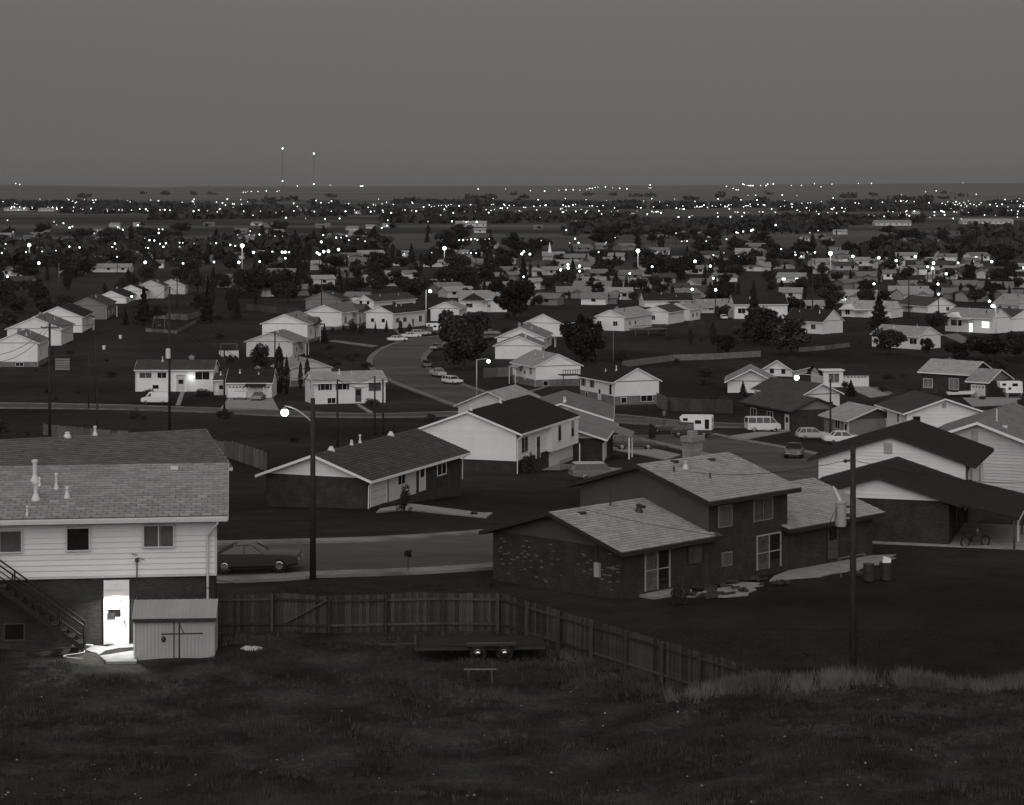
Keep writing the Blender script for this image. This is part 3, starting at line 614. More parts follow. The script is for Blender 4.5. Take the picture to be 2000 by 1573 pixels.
# ---- dark brick split-level, right of centre
def split_level():
    az = 44.7; root_label = 'dark brick split-level house with pale shingled roofs and a stout chimney'
    H = House(root_label, 1213.5, 1173, az, uG=963, L=6.6, h=2.42, pitch=.295, wall='brick', roof='under', fascia='darktrim', over=.5, side=1, gable='darksiding', gline=False)
    R = H.root; Wd = H.W
    H.shingles(.24, .43, 300, ('shingle_p', 'shingle_p'), clip=lambda q: q[1] < 6.45)
    sub = []
    def block(x0, L, h, zshift, roofgap, n1, go=.5):
        """a taller or lower block in line with the first; built as a House and hung under the same thing"""
        C = H.C + Vector((H.d.x * x0, H.d.y * x0, zshift))
        B = House('block', 0, 0, az, C=C, W=Wd, L=L, h=h, pitch=.295, wall='brick', roof='under', fascia='darktrim', over=.5, side=1, gline=False, depth=2.2)
        B.shingles(.24, .43, 300, ('shingle_p', 'shingle_p'))
        return B, x0, zshift
    B1, x1, z1 = block(6.6, 6.45, 4.2, 0, .5, 0)
    MB(B1.fy).prism([(-.01, 2.3), (Wd + .01, 2.3), (Wd + .01, B1.h), (Wd / 2, B1.hr), (-.01, B1.h)], -.035, 0).build('gable', M['darksiding'], B1.root)
    B2, x2, z2 = block(13.05, 7.6, 2.15, -.05, .5, 0)
    # openings
    B1.near = H.near = B2.near = False
    def slider(B, a, z, w, h):
        f = B.fmap('S'); b = MB(f); t = .06
        for q in ((a - t, a, z, z + h), (a + w, a + w + t, z, z + h), (a - t, a + w + t, z + h, z + h + t), (a + w * .5 - .03, a + w * .5 + .03, z, z + h), (a, a + w, z + h * .5 - .02, z + h * .5 + .02)): b.box(q[0], q[1], 0, .07, q[2], q[3])
        fr = b.build('sliding_door', M['midsiding'], B.root)
        MB(f).box(a + w * .5 + .03, a + w, .0, .02, z, z + h).build('pane', M['pane'], fr)
        c = MB(f); n = 9; cw = w * .48
        for i in range(n): c.add([(a + cw * i / n, .01 + .03 * (i % 2), z), (a + cw * (i + 1) / n, .01 + .03 * ((i + 1) % 2), z), (a + cw * (i + 1) / n, .01 + .03 * ((i + 1) % 2), z + h), (a + cw * i / n, .01 + .03 * (i % 2), z + h)], [(0, 1, 2, 3)])
        c.build('curtain', M['curtain'], fr); MB(f).box(a, a + w * .5 - .03, .05, .053, z, z + h).build('pane', M['glass'], fr)
    slider(H, 1.75, .2, 1.75, 2.0)
    H.win('S', .84, 1.15, 1.1, .85, 'c', 'darktrim')
    B1.win('S', .2, 2.75, 1.0, 1.0, 'c', 'greysiding'); B1.win('S', .68, 2.75, 1.5, 1.05, 'c', 'greysiding')
    B1.win('S', .22, .75, .7, .6, 'c', 'greysiding'); slider(B1, 3.9, .15, 1.9, 1.75)
    B2.win('S', .52, 0.05, .95, 2.0, 'dd', 'darktrim')
    # utility box and stub on the gable wall
    q = MB(H.fmap('G')); q.box(1.35, 1.68, 0, .14, .95, 1.65); q.build('electric_meter', M['midsiding'], R)
    MB(H.fmap('G')).tube((1.52, .06, 1.65), (1.52, .06, 3.0), .025).build('conduit', M['metal_d'], R)
    # pale bricks standing slightly proud among the dark ones
    bm = MB(H.fmap('G')).box(0, .2, 0, .012, 0, .066).mesh('brick', M['lightbrick']); used = set()
    for k in range(74):
        j = int(min(28, max(2, random.gauss(17, 6)))); i = random.randrange(0, 40)
        if (i, j) in used: continue
        used.add((i, j)); y = (i + .5 * (j % 2)) * .21 + .01
        if 1.2 < y < 1.8 or y > Wd - .25: continue
        link('brick', bm, R, (-.0, y * H.sg, j * .0755 + .02))
    # vents and chimney
    for B, L in ((H, ((1.2, .86, 0), (3.7, .93, 1), (5.35, .8, 0), (4.7, .72, 2))), (B1, ((.85, .72, 3), (2.0, .76, 2), (2.1, .93, 0), (2.35, .48, 4), (4.7, .86, 0)))):
        for a, fr, k in L:
            if k == 0: B.boxvent(a, fr, 'metal_d')
            elif k == 1: B.vent(a, fr, .75, .045, 'metal_d', False)
            elif k == 2: B.vent(a, fr, .36, .1, 'metal' if B is B1 else 'metal_d')
            else: B.vent(a, fr, .34, .05, 'metal_d', False)
    B1.chimney(4.7, Wd * .57, 1.5, .95)
    # fold the two blocks into the one thing: their parts hang from the house
    for B, x0, zs in ((B1, x1, z1), (B2, x2, z2)):
        for ch in list(B.root.children):
            ch.parent = R; ch.location = ch.location + Vector((x0, 0, zs))
        bpy.data.objects.remove(B.root)
    H.add_box('door_step', 'S', 1.3, 4.1, .02, 1.0, -.4, .12, 'concrete')
    return H
SP = split_level()
local_slab(SP, 'patio', [(2.4, -1.05), (3.2, -1.0), (4.6, -1.3), (5.2, -.9), (6.2, -1.2), (6.9, -.5), (7.6, -.9), (8.3, -.7), (8.9, -1.6), (8.1, -1.75), (8.3, -2.2), (7.4, -2.1), (7.0, -2.75), (5.9, -3.1), (5.4, -3.5), (4.2, -3.1)], -.6, .06, 'concrete', True)
local_slab(SP, 'patio', [(9.6, -1.5), (11.0, -.7), (13.0, -.12), (20.5, -.12), (21.6, -.9), (20.4, -1.25), (20.6, -1.6), (18.9, -1.7), (18.2, -2.2), (16.6, -2.3), (15.8, -2.6), (13.8, -2.35), (12.5, -2.5), (11.3, -2.0)], -.7, .05, 'concrete', True)

# ---- brick ranch with white gable across the street
def ranch():
    H = House('dark brick ranch house with white gable and garage door, behind the street lamp', 717, 994, 21.5, uG=520, L=16.5, eave=935, pitch=.36, wall='brick2', roof='roof_d', fascia='white', gable='siding', over=.55, gline=False, depth=2.2)
    H.boards_gable = True
    zz = H.h + .02; n = 0
    while zz < H.hr - .1:
        k = (zz - H.h) / H.pitch; k1 = min((zz + .2 - H.h) / H.pitch, H.W / 2)
        MB(H.fmap('G')).add([(k, .035, zz), (H.W - k, .035, zz), (H.W - k, .065, zz), (k, .065, zz), (k1, .035, zz + .2), (H.W - k1, .035, zz + .2), (H.W - k1, .04, zz + .2), (k1, .04, zz + .2)],
            [(3, 2, 1, 0), (4, 5, 6, 7), (0, 1, 5, 4), (1, 2, 6, 5), (2, 3, 7, 6), (3, 0, 4, 7)]).build('siding_board', M['siding'], H.root); zz += .2
    H.shingles(.28, .5, 300, ('shingle_d', 'shingle_d'))
    H.win('S', .11, 0.02, 2.6, 2.05, 'g'); H.add_box('panel_wall', 'S', 3.5, 8.2, .0, .03, 0, H.h - .1, 'trim')
    f = H.fmap; H.fmap = lambda face: (lambda a, o, z: (a, -(o + .03), z)); H.win('S', .34, 1.0, 1.2, .8, 'w', 'trim'); H.win('S', .56, .05, .95, 2.0, 'd'); H.fmap = f
    H.win('S', .78, .8, 1.6, 1.2, 'w')
    MB().path([(-.1, -.6, H.h - .2), (-.05, -.15, H.h - .5), (-.05, -.12, 0)], .04).build('downspout', M['white'], H.root)
    MB().path([(H.L + .1, -.6, H.h - .2), (H.L + .05, -.15, H.h - .5), (H.L + .05, -.12, 0)], .04).build('downspout', M['white'], H.root)
    for a, k, h, r in ((2.2, .985, .08, .12), (5.5, .985, .3, .07), (6.9, .985, .55, .06), (12.2, .985, .08, .12)): H.vent(a, k, h, r)
    return H
M['shingle_d'] = mat('asphalt_shingle_dark', .075, .92, .14, 6, orand=.2, spec=.12)
RN = ranch()
# ---- white bi-level with black roof, centre
def bilevel():
    H = House('white bi-level house with black roof over dark brick, right behind the brick ranch', 1008, 926, 19.7, uG=822, uL=1119, eave=845, fh=1.15, found='brick', pitch=.36, roof='roof_k', near=True, over=.6, gover=.3, depth=2.5)
    H.add_box('bay_wall', 'S', H.L * .52, H.L + .02, .03, .55, 1.05, H.h - .05, 'siding')
    H.win('S', .13, 1.75, 1.7, 1.3, 'w', 'trim'); H.win('S', .36, .75, 1.0, 2.0, 'dd')
    f = H.fmap; H.fmap = lambda face: (lambda a, o, z: (a, -(o + .55), z)); H.win('S', .64, 1.9, .9, 1.5, 'w', 'trim'); H.win('S', .88, 1.9, .9, 1.5, 'w', 'trim'); H.fmap = f
    H.near = False; H.add_box('garage_wall', 'S', H.L * .56, H.L - .2, -.02, .06, -.6, 1.05, 'trim')
    H.vent(.5, .985, .45, .07); H.vent(H.L * .5, .98, .3, .08)
    MB().path([(-.05, -.66, H.h - .25), (-.05, -.15, H.h - .7), (-.05, -.14, -.3)], .045).build('downspout', M['white'], H.root)
    MB().path([(H.L - .05, -.7, 1.0), (H.L - .05, -.7, -.9)], .06).build('corner_post', M['white'], H.root)
    b = MB()
    for k in range(14): b.tube((H.L * .4 + k * .28, -2.0, -.5), (H.L * .4 + k * .28, -2.0, .45), .018, n=4)
    b.tube((H.L * .4, -2.0, .45), (H.L * .4 + 3.7, -2.0, .45), .025); b.build('railing', M['metal_d'], H.root)
    H.add_box('door_step', 'S', H.L * .28, H.L * .72, .05, 1.9, -1.5, -.45, 'concrete')
    return H
BL = bilevel()
H = House('grey roofed brick garage house stepping down behind the white bi-level', 1176, 905, 7, uG=1006, L=14, eave=857, wall='brick2', gable='cream', roof='roof_m', gline=False, depth=2.5, pitch=.31)
MB().path([(-.05, -.5, H.h - .2), (-.05, -.1, H.h - .5), (-.05, -.1, -.2)], .045).build('downspout', M['white'], H.root); H.win('S', .25, 0, 2.4, 2.0, 'g')
b = MB(H.fy); b.prism([(-2.4, H.h - .75), (-.3, H.h - .06), (-.3, H.h + .06), (-2.4, H.h - .63)], 7.5, 12.5); b.build('porch_roof', M['roof_m'], H.root)
for x in (7.7, 12.3): MB(H.fy).box(x - .07, x + .07, -2.2, -2.06, -1, H.h - .7).build('porch_post', M['white'], H.root)
H = House('taller house with grey roof and white rake boards behind the stepped grey roof', 1190, 868, 3, uG=1002, L=16, eave=819, wall='cream', roof='roof_m', gline=False, depth=2.5, pitch=.31); H.vent(1.5, .95, .6, .09); H.vent(3.0, .93, .4, .06)
H = House('house with a pale grey gable peeking over the black roof ridge', 1015, 828, 20, uG=895, L=11, eave=795, wall='cream', roof='roof_l', fascia='cream', gline=False, pitch=.42, depth=2.5)

# ---- right foreground: white gables under black roofs
H = House('white house with broad black roof and louvred gable beside the utility pole', 1885, 1036, 19, uG=1599, uL=1920, eave=905, wall='siding', roof='roof_k', fascia='darktrim', near=True, pitch=.33, over=.6, gover=.35, fh=1.2, found='brick', depth=2.2)
H.win('G', .52, H.hr - 1.05, .5, .65, 'v'); H.win('S', .25, 2.2, .8, 1.4, 'w', 'trim'); H.win('S', .72, 2.2, .8, 1.4, 'w', 'trim')
MB().path([(-.05, -.3, H.h - .1), (-.05, -.12, H.h - .5), (-.05, -.12, .2)], .05).build('downspout', M['darktrim'], H.root)
G8 = H = House('dark brick house with white triangular gable and wide black roof over a patio', 1853, 1066, 17, uG=1580, L=9.0, eave=980, wall='brick', gable='siding', roof='roof_k', fascia='darktrim', pitch=.31, over=.7, gover=.4, gline=False, depth=1.5)
zz = H.h + .02
while zz < H.hr - .12:
    k = (zz - H.h) / H.pitch; k1 = min((zz + .22 - H.h) / H.pitch, H.W / 2)
    MB(H.fmap('G')).add([(k, .035, zz), (H.W - k, .035, zz), (H.W - k, .065, zz), (k, .065, zz), (k1, .035, zz + .22), (H.W - k1, .035, zz + .22), (H.W - k1, .04, zz + .22), (k1, .04, zz + .22)],
        [(3, 2, 1, 0), (4, 5, 6, 7), (0, 1, 5, 4), (1, 2, 6, 5), (2, 3, 7, 6), (3, 0, 4, 7)]).build('siding_board', M['siding'], H.root); zz += .22
b = MB(H.fy); zE = H.h - H.over * H.pitch
b.prism([(-H.over - 3.2, zE - .62), (-H.over - .06, zE + .02), (-H.over - .06, zE + .15), (-H.over - 3.2, zE - .49)], -.4, H.L + .4); pr = b.build('patio_roof', M['roof_k'], H.root)
for x in (-.8, 2.2, 5.0, 8.5): MB(H.fy).box(x - .06, x + .06, -3.75, -3.63, -.5, zE - .6).build('patio_post', M['darkfence' if x != 2.2 else 'trim'], H.root)
MB(H.fy).box(-.3, 3.4, -3.96, -3.91, zE - .66, zE - .58).build('patio_fascia', M['trim'], pr)
H.win('S', .5, .1, 1.8, 2.0, 'w', 'darktrim')
local_slab(H, 'patio', [(-.6, .6 + 6.5), (-.5, -4.9), (8.5, -4.9), (8.5, -.03), (-.03, -.03), (-.03, 7)], -.5, .07, 'concrete')
H = House('pale sided house with grey shingled roof at the right edge of the picture', 2040, 992, 22, uG=1785, L=14, eave=878, wall='cream', roof='roof_m', near=True, pitch=.36, over=.6, fh=.9, found='brick', depth=2.5)
H.win('G', .53, H.hr - 1.25, .45, .75, 'v'); H.vent(3.2, .86, .9, .05, 'metalp', False); H.boxvent(1.8, .7)
H = House('white house with dark grey roof and slim side windows behind the black roofed house', 1771, 862, -8, uG=1916, uL=1720, eave=806, wall='siding', roof='roof_d', near=True, pitch=.33, over=.6, depth=3)
H.win('G', .5, H.hr - 1.05, .5, .6, 'v'); H.win('G', .13, 1.7, .9, 1.3, 'w', 'trim'); H.win('S', .3, 2.0, .7, 1.2); H.win('S', .75, 2.0, .7, 1.2)
H = House('brown house under a pale roof right beside the lamp pole at right', 1658, 857, -18, uG=1762, uL=1610, eave=820, wall='greysiding', gable='darksiding', roof='roof_l', fascia='trim', pitch=.36, over=.55, depth=2, gline=False)
H.win('S', .12, 0, .9, 2, 'd'); H.win('S', .45, .9, 1.3, 1.1); MB().box(-.06, .02, .02, .08, 0, H.h).build('corner_board', M['white'], H.root)
H = House('brick house with dark grey roof behind the white passenger van', 1547, 842, -21.5, uG=1640, uL=1454, eave=802, wall='brick2', gable='greysiding', roof='roof_d', fascia='darktrim', pitch=.4, over=.6, depth=2, gline=False)
H.win('S', .1, 0, 1.0, 2.0, 'd'); H.win('S', .45, .8, 1.6, 1.2); H.win('S', .8, .8, 1.6, 1.2)
H = House('house with dark roof and white gable just behind the grey brick one', 1566, 812, -30, uG=1640, uL=1473, eave=772, wall='siding', roof='roof_d', pitch=.42, depth=2); H.win('G', .75, .9, 1.0, 1.0)
H = House('small white gabled house with pale roof and wide overhang left of the street lamp', 1512, 768, 6, uG=1421, L=10, eave=745, wall='siding', roof='roof_l', pitch=.5, gover=1.2, depth=2); H.win('G', .3, .3, 1.1, .9)
b = MB(H.fy); b.prism([(-3.5, H.h - 1.6), (1.0, H.h - .3), (1.0, H.h - .15), (-3.5, H.h - 1.45)], -4.5, 2.0)
H = House('white house with steep gable and two windows up the slope from the lamp', 1547, 736, 25, uG=1491, L=10, eave=723, wall='siding', roof='roof_k', pitch=.6, depth=2); H.win('G', .3, .5, .9, 1.0); H.win('G', .7, .5, .9, 1.0)
H = House('black roofed house with white double garage door and picture window', 1606, 756, 84, side=1, W=9, uL=1697, eave=731, wall='siding', roof='roof_k', fascia='darktrim', pitch=.3, depth=2); H.win('S', .74, 0, 4.0, 2.1, 'gw')
H.add_box('front_wing', 'S', 0, H.L * .42, 0, 1.0, -1, H.h + .7, 'siding'); H.add_box('wing_roof', 'S', -.4, H.L * .42 + .3, -2, 1.4, H.h + .7, H.h + .85, 'white')
f = H.fmap; H.fmap = lambda face: (lambda a, o, z: (a, -(o + 1.0), z)); H.win('S', .22, .9, 2.0, 1.7, 'c'); H.fmap = f
H = House('brick ranch with long pale roof and bright picture windows, far right', 1891, 772, -50, uG=1938, uL=1799, eave=731, wall='brick2', roof='roof_l', pitch=.42, depth=2, gline=False); H.win('S', .3, .9, 1.9, 1.9, 'cw'); H.win('S', .85, .9, 1.8, 1.6, 'cw'); H.chimney(H.L * .7, H.W * .6, .7, 1.6, 'found')
H = House('low brown garage with pale roof joined to the long brick ranch', 1929, 777, -50, uG=1974, uL=1892, eave=746, wall='brick2', roof='roof_l', pitch=.42, depth=2, gline=False, gable='greysiding', name='garage', cat='garage'); H.win('S', .5, 0, 2.6, 2.1, 'g')

# ---- middle distance
def mid(label, uC, vC, az, uG=None, uL=None, eave=None, wins='', W=None, L=None, **k):
    k.setdefault('gover', .22); k.setdefault('fascia', k.get('wall', 'siding'))
    H = House(label, uC, vC, az, uG=uG, uL=uL, eave=eave, W=W, L=L, **k)
    for w in wins.split():
        fc, a, z, ww, hh, kd = w.split(','); H.win(fc, float(a), float(z), float(ww), float(hh), kd)
    rm = random.Random(int(uC * 7 + vC))
    H.vent(H.L * rm.uniform(.2, .45), rm.uniform(.6, .9), rm.uniform(.4, .8), .09, rm.choice(('metal', 'metal_d', 'metalp'))); H.vent(H.L * rm.uniform(.55, .85), rm.uniform(.5, .9), rm.uniform(.3, .6), .07, rm.choice(('metal', 'metal_d')))
    if rm.random() < .3: H.chimney(H.L * rm.uniform(.3, .7), H.W * rm.uniform(.52, .62), rm.uniform(.7, 1.1), .9, rm.choice(('paleb', 'brick2')))
    MB(H.fy).path([(.02, -.45, H.h - .2), (.02, -.1, H.h - .6), (.02, -.1, -.3)], .06).build('downspout', M['trim'], H.root)
    if rm.random() < .45:                               # a small porch roof on two posts along the long side
        x0 = H.L * rm.uniform(.35, .55); x1 = min(x0 + rm.uniform(2.6, 4.2), H.L - .2)
        pr_ = MB(H.fy).prism([(-1.9, H.h - .75), (-.2, H.h - .3), (-.2, H.h - .18), (-1.9, H.h - .62)], x0, x1).build('porch_roof', M[k.get('roof', 'roof_l')], H.root)
        for x_ in (x0 + .15, x1 - .25): MB(H.fy).box(x_, x_ + .12, -1.8, -1.68, -1, H.h - .72).build('porch_post', M['white'], H.root)
    if not wins: H.win('S', .3, max(.9, H.fh + .8), 1.3, 1.1); H.win('S', .7, max(.9, H.fh + .8), 1.3, 1.1)
    return H
H = mid('white bi-level with dark roof and a glowing porch lamp, white van parked before it', 264.5, 765, 89, uL=416.5, eave=722, W=8, roof='roof_d', wall='siding', wins='S,.13,2.5,2.2,1.0,c S,.34,2.5,1.6,1.0,w S,.86,2.2,2.6,1.4,w S,.26,.5,1.1,.7,w S,.585,.3,1.2,2.2,d', depth=3)
b = MB(); b.box(H.L * .5, H.L * .53, -.5, 0, 0, 3.1); b.box(H.L * .64, H.L * .67, -.5, 0, 0, 3.1); b.box(H.L * .5, H.L * .67, -.5, 0, 3.1, 3.4); b.build('porch_surround', M['white'], H.root)
lx = H.L * .72
MB().lathe([(.05, -.12), (.1, -.05), (.1, .05), (.05, .12)], (lx, -.3, 2.6), 10).build('porch_lamp', M['lamp'], H.root); MB().tube((lx, 0, 2.75), (lx, -.3, 2.75), .03).build('lamp_bracket', M['metal_d'], H.root)
ld = bpy.data.lights.new('porch_light', 'POINT'); ld.energy = 14; ld.shadow_soft_size = .12; lo = bpy.data.objects.new('porch_light', ld); COL.objects.link(lo); lo.parent = H.root; lo.location = (lx, -.75, 2.6)
H = mid('low dark roofed breezeway joining the white bi-level to its garage', 418, 772, 91, uL=446, eave=742, W=6, roof='roof_d', wall='siding', wins='S,.5,0,1.0,2.1,d', depth=3, name='breezeway', cat='breezeway', pitch=.3)
H = mid('two-door garage with black roof beside the white bi-level', 443, 777, 91, uL=531, eave=746, W=7, roof='roof_k', wall='siding', wins='S,.26,0,3.6,2.2,gw S,.74,0,3.6,2.2,gw', depth=3, name='garage', cat='garage', pitch=.55)
H = mid('white bi-level with light roof, shuttered windows and small door pediment', 612, 790, 73, uG=596, uL=753, eave=747, wins='S,.16,2.4,1.5,1.3,s S,.40,2.4,1.5,1.3,s S,.62,.2,1.1,2.3,dd S,.85,2.0,2.2,1.9,c S,.25,.1,1.4,.9,w G,.3,2.5,.7,1.2,w G,.75,2.5,.7,1.2,w', depth=3, pitch=.40)
b = MB(); b.prism([(H.L * .55, 2.7), (H.L * .69, 2.7), (H.L * .62, 3.15)], -.25, 0, 'y'); b.build('pediment', M['white'], H.root)
mid('pale gabled house half hidden by poplars behind the shuttered bi-level', 568, 756, -25, uG=648, L=10, eave=721, wall='cream', roof='roof_l', depth=3, fh=1.2, pitch=.4)
mid('low white house with gable, in front of the gabled row left of the curve', 571, 698, 9, uG=481, uL=598, eave=668, wall='cream', roof='roof_m', depth=3, pitch=.36)
H = mid('white house with dark little entrance gable, second in the row by the curving street', 600, 671, 8, uG=512, uL=626, eave=633, roof='roof_m', depth=3, fh=.8, pitch=.40, wins='S,.25,2.0,1.5,1.4,w S,.6,.3,1,2.2,dd')
b = MB(H.fy); b.prism([(H.L * .35, H.h - .1), (H.L * .75, H.h - .1), (H.L * .55, H.h + 1.3)], -1.2, 1.5, 'y'); b.build('entrance_gable', M['darksiding'], H.root)
H = mid('white house with grey roof and pointed porch, third in the row by the curving street', 667, 645, 14.7, uG=598, uL=716, eave=611, roof='roof_m', depth=3, fh=.9, pitch=.38, wins='S,.15,1.6,1.8,1.8,w S,.75,.8,1.5,2.0,dd')
b = MB(H.fy); b.prism([(H.L * .6, H.h - .1), (H.L * .98, H.h - .1), (H.L * .79, H.h + 1.5)], -1.5, 1.5, 'y'); b.build('entrance_gable', M['darksiding'], H.root)
mid('white house with black roof and shuttered windows above the parked cars', 767, 643, 27, uG=715, uL=830, eave=612, roof='roof_k', depth=3, pitch=.42, wins='S,.15,1.6,1.0,1.2,s S,.37,1.6,1.0,1.2,s S,.62,.1,1,2.1,dd S,.85,1.2,1.6,1.6,w G,.35,1.7,1.0,1.0,w G,.75,1.7,1.0,1.0,w')
mid('white gable with two windows and long dark grey roof above the black roofed house', 730, 603, 30, uG=694, uL=812, eave=589, roof='roof_d', depth=3, pitch=.5, wins='G,.3,1.2,1.0,1.2,w G,.7,1.2,1.0,1.2,w')
mid('grey gabled house behind the row, left of the white gable', 665, 605, 10, uG=597, L=10, eave=585, wall='greysiding', roof='roof_d', depth=3, pitch=.4)
mid('white house cut by the left edge, nearest of the left row of gables', 73, 717, -2.5, uG=-14, uL=94, eave=670, roof='roof_m', fh=1.1, depth=3, pitch=.42, wins='S,.3,2.2,1.2,1.2,w G,.4,.2,1.6,.7,w')
mid('white house with grey roof, second of the left row of gables', 119, 675, -2.3, uG=14, uL=143, eave=642, roof='roof_m', depth=3, pitch=.42, wins='S,.3,1.5,1.2,1.2,w')
mid('white house with black roof, third of the left row of gables', 160, 650, -4, uG=66, uL=180, eave=619, roof='roof_k', depth=3, pitch=.42, wins='S,.25,1.5,1.4,1.4,w')
mid('all grey house, fourth of the left row of gables', 207, 624, -4, uG=133, uL=225, eave=597, wall='greysiding', roof='roof_d', depth=3, pitch=.42)
mid('white gabled house with black roof, fifth of the left row', 246, 593, -2, uG=188, uL=268, eave=581, roof='roof_k', depth=3, pitch=.42)
mid('narrow white gable under dark roof, sixth of the left row', 283, 586, -2, uG=228, uL=304, eave=569, roof='roof_k', depth=3, pitch=.42)
mid('grey gabled house with pale end wall, seventh of the left row', 320, 583, -2, uG=268, uL=328, eave=559, wall='cream', roof='roof_d', depth=3, pitch=.42)
mid('last and farthest house of the left row of gables', 361, 575, -2, uG=308, uL=367, eave=557, wall='cream', roof='roof_k', depth=3, pitch=.42)
mid('white gabled house left of the big round tree by the curve', 896, 628, 12, uG=841, L=10, eave=603, roof='roof_l', depth=3, pitch=.42, wins='G,.62,1.2,1.2,1.0,w')
H = mid('long house with light roof and dark front gable between the two big trees', 898, 610, 86, uL=990, eave=584, W=9, roof='roof_l', wins='S,.62,.2,1.1,2.4,d S,.2,1.4,2.0,1.2,w', depth=3, pitch=.5)
b = MB(); b.prism([(H.L * .04, H.h - .25), (H.L * .54, H.h - .25), (H.L * .3, H.h + 1.7)], -1.2, 2, 'y'); b.build('front_gable', M['roof_d'], H.root)
mid('white gable with black roof above the stack of white gables', 1097, 658, 23, uG=1026, uL=1163, eave=632, roof='roof_k', depth=3, pitch=.44)
mid('white gabled house with grey roof, middle of the stack of gables', 1062, 684, 7, uG=971, uL=1077, eave=660, roof='roof_m', depth=3, pitch=.42, wins='S,.3,.8,1.4,1.4,w')
mid('white gabled wing with narrow roof, lower front of the stack of gables', 1058, 702, 5, uG=967, uL=1064, eave=676, roof='roof_m', depth=3, pitch=.40, wall='siding')
mid('white bi-level with light roof and timber deck, right of the stack of gables', 1046, 756, -20.6, uG=1134, uL=1001, eave=716, roof='roof_l', fh=1.3, depth=3, pitch=.46, wins='S,.2,2.2,1.2,1.4,w S,.62,2.4,.9,1.0,w S,.85,2.4,.9,1.0,w S,.45,1.0,1.0,2.0,d S,.8,.3,.9,.9,w G,.22,.15,1.0,.9,w')
H = mid('white bi-level with black roof and louvred white front door, centre right', 1201, 792, -23.4, uG=1287, uL=1133, eave=746, roof='roof_k', fh=1.5, depth=3, pitch=.50, wins='S,.12,1.7,1.0,1.7,w S,.43,.4,1.0,2.1,d S,.65,2.3,.9,1.3,s S,.9,2.3,.9,1.3,s S,.8,.2,.8,1.1,w G,.2,.35,1.0,.9,w G,.72,.45,2.2,1.0,w')
mid('white house with light roof and raised deck on posts', 1219, 647, 24, uG=1162, uL=1273, eave=620, roof='roof_l', depth=3, pitch=.42, wins='G,.3,1.3,1.2,1.2,w G,.85,1.3,1.2,1.2,w S,.2,1.3,1.2,1,w S,.4,1.3,1.2,1,w')
mid('white gable with dark roof just right of the deck house', 1305, 634, 24, uG=1256, uL=1336, eave=610, roof='roof_d', depth=3, pitch=.42, wins='G,.6,1.2,1.2,1.2,w')
mid('small house with pale roof strip behind the dark roofed gable', 1347, 627, 24, uG=1296, L=9, eave=605, roof='roof_l', depth=3, pitch=.42)
mid('long black roofed house with white end, above the deck house', 1258, 600, 82, uL=1353, eave=587, W=8, roof='roof_k', depth=3, pitch=.5, wins='S,.85,.6,1.4,1.2,w')
mid('pale roofed house beside the driveway with the parked car', 1371, 612, 72, uL=1432, eave=600, W=9, roof='roof_l', wall='cream', depth=3, pitch=.45)
mid('white house with wide black roof behind dark conifers', 1434, 623, 85, uL=1538, eave=594, W=9, roof='roof_k', depth=3, pitch=.5, wins='S,.14,1.6,2.2,1.4,w S,.6,1.6,1.4,1.4,w')
mid('white house with black roof and gable to the right, below the pole', 1608, 653, -47, uG=1646, uL=1531, eave=628, roof='roof_k', depth=3, pitch=.62, wins='S,.25,1.2,1.4,1.2,w S,.6,.2,1.0,2.2,dd G,.5,-.4,2.4,.5,w')
H = mid('light roofed house with white front gable left of the tall conifer', 1741, 622, -58, uG=1763, uL=1644, eave=605, roof='roof_l', depth=3, pitch=.5, wins='S,.88,.7,1.4,1.4,w')
b = MB(H.fy); b.prism([(H.L * .7, H.h - .3), (H.L * 1.03, H.h - .3), (H.L * .87, H.h + 1.2)], -1.5, 2, 'y'); b.build('front_gable', M['siding'], H.root)
mid('light roofed house half hidden behind round bushes', 1795, 683, -43, uG=1837, uL=1703, eave=657, roof='roof_l', depth=3, pitch=.45, wins='S,.12,1.2,2,1.3,w')
H = mid('white house with light roof and a lit window under the far street lamp', 1938, 652, -44, uG=1972, uL=1846, eave=622, roof='roof_l', depth=3, pitch=.5, wins='S,.14,1.4,2.2,1.6,lit S,.45,.2,1.0,2.2,lit S,.76,1.6,3.4,1.5,w')
b = MB(H.fy); b.prism([(H.L * .62, H.h - .2), (H.L * .97, H.h - .2), (H.L * .8, H.h + 1.1)], -1.2, 2, 'y'); b.build('front_gable', M['siding'], H.root)
mid('white gable with dark roof behind the lit house', 1812, 612, -30, uG=1864, uL=1752, eave=598, roof='roof_d', depth=3, pitch=.45, wins='G,.75,.5,1.2,1.2,w')
mid('light roofed house at the right edge, above the lit house', 1985, 612, -40, uG=2030, uL=1940, eave=594, roof='roof_l', wall='cream', depth=3, pitch=.45)
mid('house with white gable at the right edge beside the lamp', 1972, 648, -30, uG=2030, L=10, eave=624, roof='roof_d', depth=3, pitch=.45)
